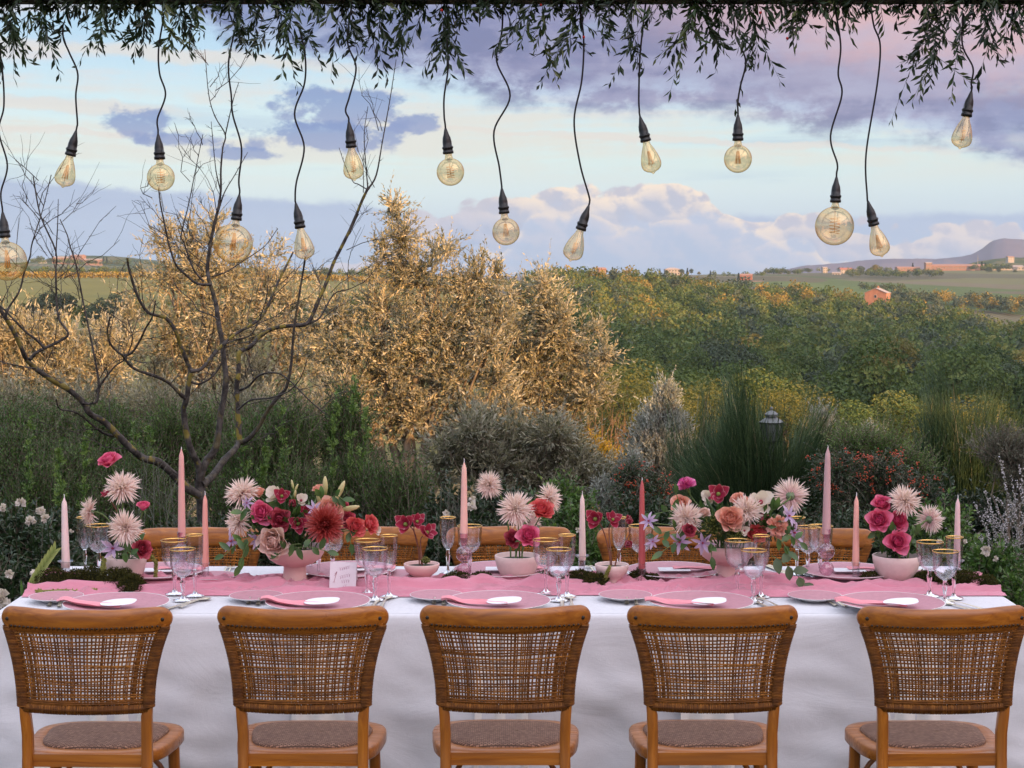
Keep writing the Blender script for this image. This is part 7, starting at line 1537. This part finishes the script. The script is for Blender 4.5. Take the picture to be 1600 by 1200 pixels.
# ------------------------------------------------------------------ moss, catkins, spike
M_moss = leafmat('moss', [(0, (.020, .022, .008)), (.5, (.055, .055, .014)), (1, (.13, .12, .03))], .9, .1, spec=.1)
def moss(lab, blobs, seed, den=1.):
    rg = np.random.default_rng(seed); m_ = MB(); c0 = TP(blobs[0][0], blobs[0][1])
    for px, py, w, h in blobs:
        c_ = TP(px, py)+Vector((0, 0, .006)); a_, b_, hh_ = w/2*c_.y/F, .055*den, h*1.55*c_.y/F
        n = int(2600*w/60*den); u = rg.normal(size=(n, 3)); u /= np.linalg.norm(u, axis=1, keepdims=True); u[:, 2] = np.abs(u[:, 2])
        lump = 1+.18*np.array([mnoise.noise(Vector(q*3.+[seed, px, 0])) for q in u])
        pos = u*lump[:, None]*np.array([a_, b_, hh_])*(.80+.2*rg.random((n, 1)))+np.array(c_-c0); d = u+rg.normal(size=(n, 3))*.8
        m_.leaves(pos, d, .008*(.6+rg.random(n)), .0032, a=np.clip(rg.random(n)*.7+.25*lump-.2, 0, 1))
        th, ph = np.meshgrid(np.linspace(0, 2*math.pi, 20, endpoint=False), np.linspace(0, math.pi/2, 6)); m_.grid(np.stack([np.cos(th)*np.cos(ph)*a_*.86+(c_-c0).x, np.sin(th)*np.cos(ph)*b_*.86+(c_-c0).y, np.sin(ph)*hh_*.84], -1), closev=True, a=0.)
    props(m_.obj('moss_clump', M_moss, smooth=False, loc=c0), lab, 'moss', kind='stuff')
moss('dark moss mounds under the left gerbera bowl', [(185, 921, 80, 20), (205, 925, 50, 15)], 1); moss('moss mound around the pale left candle', [(85, 921, 60, 20), (120, 918, 50, 17), (145, 917, 44, 20)], 2)
moss('moss around the lilac bubble holder in the middle', [(715, 914, 54, 12), (752, 912, 40, 10)], 3, .8); moss('moss strip between the middle goblets and small blush bowl', [(850, 908, 40, 8), (905, 911, 64, 11), (932, 917, 40, 12)], 4, .8)
moss('moss tuft behind the holder of the dark rose candle', [(998, 911, 34, 12), (1020, 912, 28, 8)], 5, .8); moss('moss clump left of the right end bowl', [(1362, 912, 40, 10)], 6, .8); moss('wide moss cushion right of the right end bowl', [(1450, 914, 60, 13), (1500, 918, 80, 16), (1540, 920, 40, 12)], 7)
M_cat = leafmat('amaranth_catkins', [(0, (.20, .22, .05)), (1, (.46, .44, .14))], .8, .2)
def catkin(lab, pl, Y, r_, seed=0):
    rg = np.random.default_rng(seed); pts = np.array([P(a_, b_, Y) if c_ else TP(a_, b_, TZ0+.012) for a_, b_, c_ in pl]); c0 = pts[0].copy(); t_ = np.linspace(0, 1, len(pts)); tt = np.linspace(0, 1, 40); cv = np.stack([np.interp(tt, t_, pts[:, j]) for j in range(3)], 1)-c0
    k = np.ones(5)/5; cv2 = cv.copy()
    for j in range(3): cv2[2:-2, j] = np.convolve(cv[:, j], k, 'valid')
    n = 520; i = rg.random(n)*39; p_ = np.stack([np.interp(i, np.arange(40), cv2[:, j]) for j in range(3)], 1); d = rg.normal(size=(n, 3)); d /= np.linalg.norm(d, axis=1, keepdims=True); sw = r_*(.8+.35*np.sin(i*2.1))
    m_ = MB(); m_.leaves(p_+d*sw[:, None]*.55, d+rg.normal(size=(n, 3))*.5, r_*.75, r_*.6, a=rg.random(n)); m_.tubes(cv2[None], r_*.65, 6, a=.2); props(m_.obj('catkin', M_cat, loc=c0, smooth=False), lab, 'foliage')
catkin('yellow green catkin hanging over the left bowl rim onto the moss', [(163, 872, 1), (161, 895, 1), (163, 910, 1), (155, 922, 0), (130, 926, 0), (100, 923, 0), (70, 925, 0), (56, 925, 0)], 6.12, .011)
catkin('short yellow green catkin hanging off the right of the left bowl', [(236, 868, 1), (244, 880, 1), (243, 895, 1), (243, 912, 1)], 6.2, .008, 1); catkin('catkin lying along the cloth behind the left goblets', [(245, 908, 0), (275, 907, 0), (310, 907, 0), (318, 906, 0)], 6.2, .007, 2)
catkin('green catkin hanging at the left of the small blush bowl', [(953, 885, 1), (948, 897, 1), (945, 908, 1)], 6.12, .007, 3); catkin('small green catkin lying left of the small pink bowl', [(612, 916, 0), (628, 914, 0), (644, 912, 0)], 6.2, .008, 4)
gs = P(40, 935, 6.05); o = thing('gladiolus_spike', 'pale green flower spike leaning out at the left end of the table', 'flower', tuple(gs)); tipv = np.array(P(88, 858, 6.1)-gs); cv = np.stack([np.linspace(0, 1, 10)**1.15*tipv[0]*1., np.linspace(0, 1, 10)*tipv[1], np.linspace(0, 1, 10)**.9*tipv[2]], 1)
MB().tubes(cv[None], np.linspace(.0045, .0015, 10)[None], 6).obj('stem', M_stem, o); m_ = MB(); k = np.arange(18); q_ = np.stack([np.interp(.12+k/18*.86, np.linspace(0, 1, 10), cv[:, j]) for j in range(3)], 1); dd = tipv/np.linalg.norm(tipv)+np.stack([.35*(-1.)**k, -.15+0*k, .25*(-1.)**(k+1)], 1); petals(m_, q_, dd, np.tile([0, -1., .2], (18, 1)), .042, .014, .3, .3, .3, 1., 3, 5, (.5, 1, .9, .6, .05))
m_.obj('buds', leafmat('gladiolus_buds', [(0, (.13, .20, .05)), (1, (.40, .46, .16))], .5, .3), o)
m_ = MB(); petals(m_, np.array([(-.01, 0, .0), (.005, .0, .0)]), np.array([(-.05, 0, 1.), (.25, 0, 1)]), np.tile([0, -1., 0], (2, 1)), .07, .012, .2, .2, .4, .9, 3, 5, (.8, 1, .9, .5, .05)); m_.obj('sheath', M_leaf, o)

# table number card: a folded tent card with the figure 1 and faint pink script
cb = TP(537, 921, TZ0+.008); o = thing('table_number_card', 'folded blush table card reading 1 with faint pink script', 'card', tuple(cb), R(-6)); w_, h_ = .0475, .098; sl = .022
m_ = MB()
for sy, off in ((-1, 0), (1, .0)):
    a_ = [(-w_, sy*sl, 0), (w_, sy*sl, 0), (w_, 0, h_), (-w_, 0, h_)]; b_ = [(x, y+.0008, z) for x, y, z in a_]; m_.add(a_+b_, [(0, 1, 2, 3), (4, 5, 6, 7), (0, 1, 5, 4), (2, 3, 7, 6), (0, 3, 7, 4), (1, 2, 6, 5)])
m_.obj('folded_card', M_cardp, o, smooth=False)
def onface(x, z, e=.0006): return (x, -sl*(1-z/h_)-e, z)
def stroke(nm, pts, r_, mat):
    pts = np.array([onface(x, z) for x, z in pts]); MB().tubes(pts[None], r_, 5, flat=.3).obj(nm, mat, o)
stroke('figure_one', [(-.030, .050), (-.026, .056), (-.0225, .064), (-.025, .052), (-.0285, .040), (-.031, .029)], .0013, M_ink); stroke('figure_one_foot', [(-.035, .029), (-.031, .0285), (-.027, .029)], .001, M_ink); stroke('figure_one_flag', [(-.030, .057), (-.026, .060), (-.0225, .065)], .001, M_ink)
rg = np.random.default_rng(8)
def script(nm, x0, z0, n, amp, adv, seed):
    rg = np.random.default_rng(seed); t_ = np.linspace(0, n*2*math.pi, n*14); x = x0+t_/(2*math.pi)*adv+.35*adv*np.sin(t_); z = z0+amp*np.cos(t_)*(.5+.8*np.abs(np.sin(t_/2.3+seed)))+t_*.00025
    stroke(nm, list(zip(x, z)), .0006, M_ink2)
script('script_line', -.014, .073, 5, .0045, .0075, 1); script('script_line', -.012, .045, 5, .005, .0078, 3); script('script_line', -.006, .028, 4, .005, .0078, 5); script('script_line', .0, .014, 2, .004, .0078, 6)

# ------------------------------------------------------------------ overhead: beam, greenery, cords and bulbs
YB = 5.97
zb = P(800, 7, 6.02).z
M_beam = plain('dark_steel_beam', (.02, .018, .018), .6)
pg = thing('pergola', 'dark pergola beam crossing the top of the view', 'pergola', (0, 5.95, 0))
MB().box(-3.1, 3.1, -.07, .07, zb, zb+.12).obj('beam', M_beam, pg, smooth=False)
for x in (-3.05, 3.05): MB().box(x-.05, x+.05, -.05, .05, 0, zb-.002).obj('post', M_beam, pg, smooth=False)
for x in np.arange(-2.6, 2.7, 1.3): MB().box(x-.03, x+.03, -2.2, -.08, zb+.123, zb+.20).obj('rafter', M_beam, pg, smooth=False)
M_vinel = leafmat('creeper_leaves', [(0, (.010, .020, .008)), (.5, (.022, .045, .016)), (.9, (.05, .09, .03)), (1, (.12, .15, .05))], .35, .25, spec=.5)
# how far the creeper hangs below the beam, by photo column (px, depth px, sprays per 10 px)
HANG = [(0, 75, 3.2), (60, 80, 2.6), (90, 40, 2.4), (130, 85, 3.), (180, 70, 2.6), (215, 85, 2.4), (260, 45, 2.2), (310, 48, 2.), (350, 60, 2.2), (400, 80, 2.6), (440, 105, 3.), (480, 40, 1.8), (530, 70, 2.6), (570, 85, 2.6), (610, 60, 2.2), (640, 55, 1.4), (690, 90, 3.2), (715, 80, 3.), (735, 20, 1.6), (790, 20, .9), (810, 60, 1.4), (860, 95, 1.5), (900, 60, 2.), (930, 50, 1.8), (970, 60, 1.8), (1000, 70, 1.4), (1050, 105, 2.), (1090, 85, 2.6), (1130, 60, 2.6), (1170, 90, 2.2), (1200, 40, 2.2), (1240, 55, 2.6), (1280, 40, 1.8), (1330, 25, 1.6), (1390, 25, 1.3), (1440, 30, 2.), (1470, 130, 2.8), (1510, 110, 3.), (1540, 55, 3.), (1600, 40, 3.2)]
names_v = [('at the left picture edge', -110, 105), ('around the second bulb cord', 105, 205), ('between the second and third bulb cords', 205, 300), ('around the large round bulb cord at the left', 300, 395), ('in the long tassel right of the large round bulb cord', 395, 495), ('around the slim bulb cord in the clouds', 495, 600), ('left of the bushy middle tassel', 600, 665), ('in the bushy middle tassel with a round bulb below', 665, 745), ('in the sparse gap at the top centre', 745, 845), ('in the thin drooping spray right of the centre', 845, 945), ('around the cord of the slim bulb right of centre', 945, 1030), ('in the ragged tassel left of the high round bulb', 1030, 1125), ('around the high round bulb cord', 1125, 1225), ('between the high round bulb and the largest bulb cord', 1225, 1335), ('in the thin stretch beside the paired cords', 1335, 1440), ('in the long tassel over the last bulb', 1440, 1530), ('at the right picture edge', 1530, 1730)]
hx, hd, hs = (np.array([h[i] for h in HANG], float) for i in range(3))
TASSEL = [(12, 80, .1), (60, 90, .3), (165, 90, .1), (235, 100, -.35), (300, 55, .2), (375, 85, .2), (455, 120, -.25), (545, 95, 0), (580, 100, .3), (640, 85, -.3), (697, 105, 0), (708, 95, .1), (830, 90, -.5), (905, 120, -.4), (985, 85, -.2), (1085, 125, -.4), (1100, 100, .1), (1172, 110, .2), (1245, 70, -.3), (1285, 55, 0), (1452, 60, -.2), (1488, 150, -.35), (1470, 110, -.2), (1535, 85, 0), (1590, 60, .2)]
for ci, (nm, x0, x1) in enumerate(names_v):
    rg = np.random.default_rng(500+ci); xc = (x0+x1)/2; pc = P(xc, 0, YB); o = thing('creeper', 'leafy creeper '+nm, 'climbing plant', (pc.x, YB, zb), group='creeper sprays along the beam'); off = np.array(o.location)
    # woody runners on the beam with short leaves hiding it
    n = int((x1-x0)*.35); px = x0+rg.random(n)*(x1-x0); org = np.array([P(q_, rg.random()*8-6, YB+rg.normal()*.07) for q_ in px])-off; d = rg.normal(size=(n, 3)); d[:, 2] -= .3
    m_ = MB(); sprigs(m_, org, d, .05, 6, .034, .011, .7, .2, .0012, rg, v0=rg.random(n)*.8); m_.obj('short_shoots', [M_vinel, M_vinel], o, smooth=False, kind='stuff')
    todo = []; x = x0+rg.random()*4
    while x < x1: todo.append((x, np.interp(x, hx, hd)*(.15+1.05*rg.random()**1.3), None)); x += 36/np.interp(x, hx, hs)*(.6+.8*rg.random())
    for tx, td, tl in TASSEL:
        if x0 <= tx < x1: todo += [(tx+rg.normal()*5, td*(.45+.47*rg.random()), tl+rg.normal()*.12) for _ in range(2)]
    for x, dep, tl in todo:
        st_ = P(x, rg.random()*8, YB+rg.normal()*.09); L = dep*6/F*1.05+.02; nl = max(6, int(L/.0105)); lean = rg.normal()*.45 if tl is None else tl
        v0 = np.array([rg.random()*.85]); m_ = MB(); sprigs(m_, (np.array(st_)-off)[None], np.array([[lean, rg.normal()*.25, -.8]]), np.array([L]), nl, .043*(.8+.4*rg.random()), .012, .62, .28, .0013, rg, v0=v0)
        if L > .12:
            for q in range(2): f = .3+.4*rg.random(); sprigs(m_, (np.array(st_)-off+np.array([lean*f*L*.8, 0, -f*L*.9]))[None], np.array([[lean+rg.normal()*.9, rg.normal()*.3, -.6]]), np.array([L*.4]), max(5, int(nl*.45)), .034, .010, .62, .2, .001, rg, v0=v0)
        m_.obj('leafy_spray', [M_vinel, M_vinel], o, smooth=False)
for px, py in ((1188, 20), (912, 58), (690, 16), (845, 8), (1230, 60)):
    q = P(px, py, 5.9); o = thing('red_berry', 'red berry hanging in the creeper near photo height of the beam, %s' % {1188: 'right of the high round bulb cord', 912: 'beside the slim bulb cord', 690: 'over the bushy middle tassel', 845: 'right of the top centre gap', 1230: 'under the creeper by the largest bulb cord'}[px], 'berry', tuple(q)) ; o['label'] = o['label'].replace(' near photo height of the beam,', ''); MB().lathe([(.0002, -.005), (.004, -.003), (.0048, .001), (.003, .0045), (.0002, .005)], 10).obj('fruit', plain('red_berry', (.5, .02, .015), .3), o)
# bulbs: (kind, cord pixels, socket top, bulb centre or tip, bulb width px, label)
SOCK = [(.0, 0), (.0035, .0), (.0058, -.008), (.0095, -.022), (.0138, -.034), (.0158, -.048), (.0162, -.062), (.0192, -.064), (.0195, -.070), (.0172, -.072), (.0172, -.078), (.0190, -.080), (.0188, -.088), (.0150, -.089), (.0142, -.080)]
def globe_prof(r_): 
    a = [(.0118, -.086), (.0122, -.096), (.0150, -.106)]; c_ = -.104-r_*.98; a0 = math.asin(min(.99, .017/r_))
    return a+[(r_*math.sin(t_), c_+r_*math.cos(t_)) for t_ in np.linspace(a0, math.pi-.02, 26)], c_
def st_prof():
    zf = lambda z: -.086+(z+.086)*.77
    return [(a*1.09 if b < -.11 else a, zf(b)) for a, b in st_prof0()[0]], -.15
def st_prof0():
    return [(.0118, -.086), (.0125, -.096), (.0150, -.108), (.0205, -.128), (.0262, -.150), (.0305, -.172), (.0322, -.188), (.0312, -.202), (.0268, -.214), (.0185, -.223), (.0090, -.228), (.0050, -.231), (.0035, -.235), (.0006, -.237)], -.17
BULBS = [('big', [(-8, 40), (2, 105), (5, 165), (-2, 205), (12, 258), (2, 300)], (4, 331), (10, 395), 'large round bulb half cut by the left picture edge'),
    ('st', [(97, 40), (98, 60), (108, 82), (122, 115), (119, 150), (121, 190)], (119, 204), (98, 292), 'teardrop bulb hanging leftmost, tilted, over the far left field'),
    ('globe', [(255, 25), (248, 75), (250, 115), (259, 148), (246, 185)], (247, 209), (251, 271), 'round bulb third from the left, just above the bare twigs'),
    ('big', [(374, 20), (358, 95), (362, 150), (364, 180), (377, 230), (373, 280)], (374, 304), (365, 377), 'large round bulb hanging low in front of the bare tree crown'),
    ('st', [(467, 40), (477, 85), (476, 130), (460, 178), (475, 230), (463, 285)], (462, 317), (477, 398), 'teardrop bulb low in front of the bare tree, right of the large round one'),
    ('st', [(550, 8), (543, 65), (556, 105), (546, 150), (540, 172)], (545, 190), (554, 283), 'teardrop bulb with a coiled filament above the tip of the bare tree'),
    ('globe', [(698, 60), (700, 105), (694, 150), (694, 180)], (696, 200), (703, 262), 'round bulb under the bushy middle creeper tassel'),
    ('globe', [(786, 5), (784, 50), (776, 95), (797, 150), (772, 205), (780, 260)], (784, 294), (790, 356), 'round bulb hanging low right of the large olive crown'),
    ('st', [(905, 5), (912, 60), (909, 125), (897, 188), (906, 255), (920, 305)], (920, 321), (892, 404), 'tilted teardrop bulb hanging lowest near the centre over the woodland'),
    ('st', [(1009, 5), (1000, 85), (998, 150), (999, 172)], (1000, 182), (1021, 270), 'teardrop bulb in front of the big white cumulus cloud'),
    ('globe', [(1146, 30), (1150, 60), (1165, 95), (1157, 135), (1153, 160)], (1153, 179), (1153, 241), 'round bulb hanging high under the ragged creeper'),
    ('big', [(1302, 5), (1313, 70), (1310, 115), (1316, 148), (1298, 212), (1308, 255)], (1307, 276), (1304, 350), 'largest looking round bulb at the right, low over the fields'),
    ('st', [(1360, 10), (1366, 40), (1376, 70), (1371, 130), (1353, 240)], (1356, 314), (1377, 396), 'teardrop bulb just right of the large round bulb over the fields'),
    ('st', [(1506, 20), (1505, 70), (1520, 105), (1517, 130)], (1518, 142), (1499, 235), 'teardrop bulb furthest right, hanging high under the long tassel')]
def coil(turns, r_, z0, z1, n=90, w=1.): t_ = np.linspace(0, 1, n); return np.stack([r_*np.cos(t_*turns*6.283)*w, r_*np.sin(t_*turns*6.283), z0+(z1-z0)*t_], 1)
for bi, (kind, cord, st_, end, lab) in enumerate(BULBS):
    rg = np.random.default_rng(900+bi); Y = YB+.02*((bi*7) % 5-2); top = P(*st_, Y); e_ = P(*end, Y+(rg.random()-.5)*.02); ax = (e_-top).normalized()
    o = thing('pendant_bulb', lab, 'light bulb', tuple(top), group='filament bulbs hanging from the beam')
    pl = [(x, y) for x, y in cord]+[(st_[0]-ax.x*4, st_[1]-6), st_]; cv = crom(pl, 8); cvp = np.array([P(a_, b_, Y) for a_, b_ in cv])-np.array(top); cvp[:, 1] += .012*np.sin(np.linspace(0, 7, len(cvp))+bi)*np.linspace(1, 0, len(cvp)); MB().tubes(cvp[None], .0031, 8).obj('cord', M_cordm, o)
    Rm = Vector((0, 0, -1)).rotation_difference(ax).to_matrix().to_4x4()
    sk = MB().lathe(SOCK, 28, mod=lambda th, i, p: 1-.03*(np.abs(np.sin(th*6)) < .3)*(p[:, 1][i[:, 0]][:, None] < -.05)); so_ = sk.obj('socket', M_black, o); so_.matrix_local = Rm
    if kind == 'st': pr, zc = st_prof(); sc = ((e_-top).length-.0)/.237; sc_z = sc
    else:
        r_ = (.0475 if kind == 'globe' else .0665); pr, zc = globe_prof(r_)
    pr_in = [(max(a_-.0009, .0002), b_) for a_, b_ in pr][::-1]
    bm = MB().lathe(pr, 40); bo = bm.obj('bulb_glass', M_bulb, o); Sc = Matrix.Identity(4)
    if kind == 'st': Sc = Matrix.Diagonal((1., 1., 1, 1)) 
    bo.matrix_local = Rm @ Sc
    mt = MB().lathe([(.0085, -.088), (.0045, -.100), (.0028, -.118), (.0034, -.124), (.0003, -.126)], 12).obj('glass_mount', M_clear, bo)
    z0 = -.122; fm = MB(); rr = .0007
    if kind == 'st':
        zb_ = -.178
        if bi in (5, 8, 13): fm.tubes(coil(6, .0085, z0-.012, zb_+.006)[None], rr*1.2, 5)
        else:
            for k in range(6): a_ = k*1.047; fm.tubes([[(.003*math.cos(a_), .003*math.sin(a_), z0), (.010*math.cos(a_), .010*math.sin(a_), zb_+.008)]], rr*1.3, 4)
        fm.tubes([[(0, 0, z0), (0, 0, zb_)]], rr*1.4, 5)
    else:
        zb_ = zc-r_*.35
        if bi in (6, 11, 2): fm.tubes(coil(5, .013 if kind == 'globe' else .018, zc+r_*.45, zb_-.004, w=1.)[None], rr*1.3, 5)
        else:
            for k in range(6): a_ = k*1.047; fm.tubes([[(.004*math.cos(a_), .004*math.sin(a_), zc+r_*.55), (.010*math.cos(a_), .010*math.sin(a_), zb_)]], rr*1.5, 4)
        fm.tubes([[(0, 0, z0), (0, 0, zb_)]], rr*1.4, 5)
    fm.obj('filament', M_fil, bo)
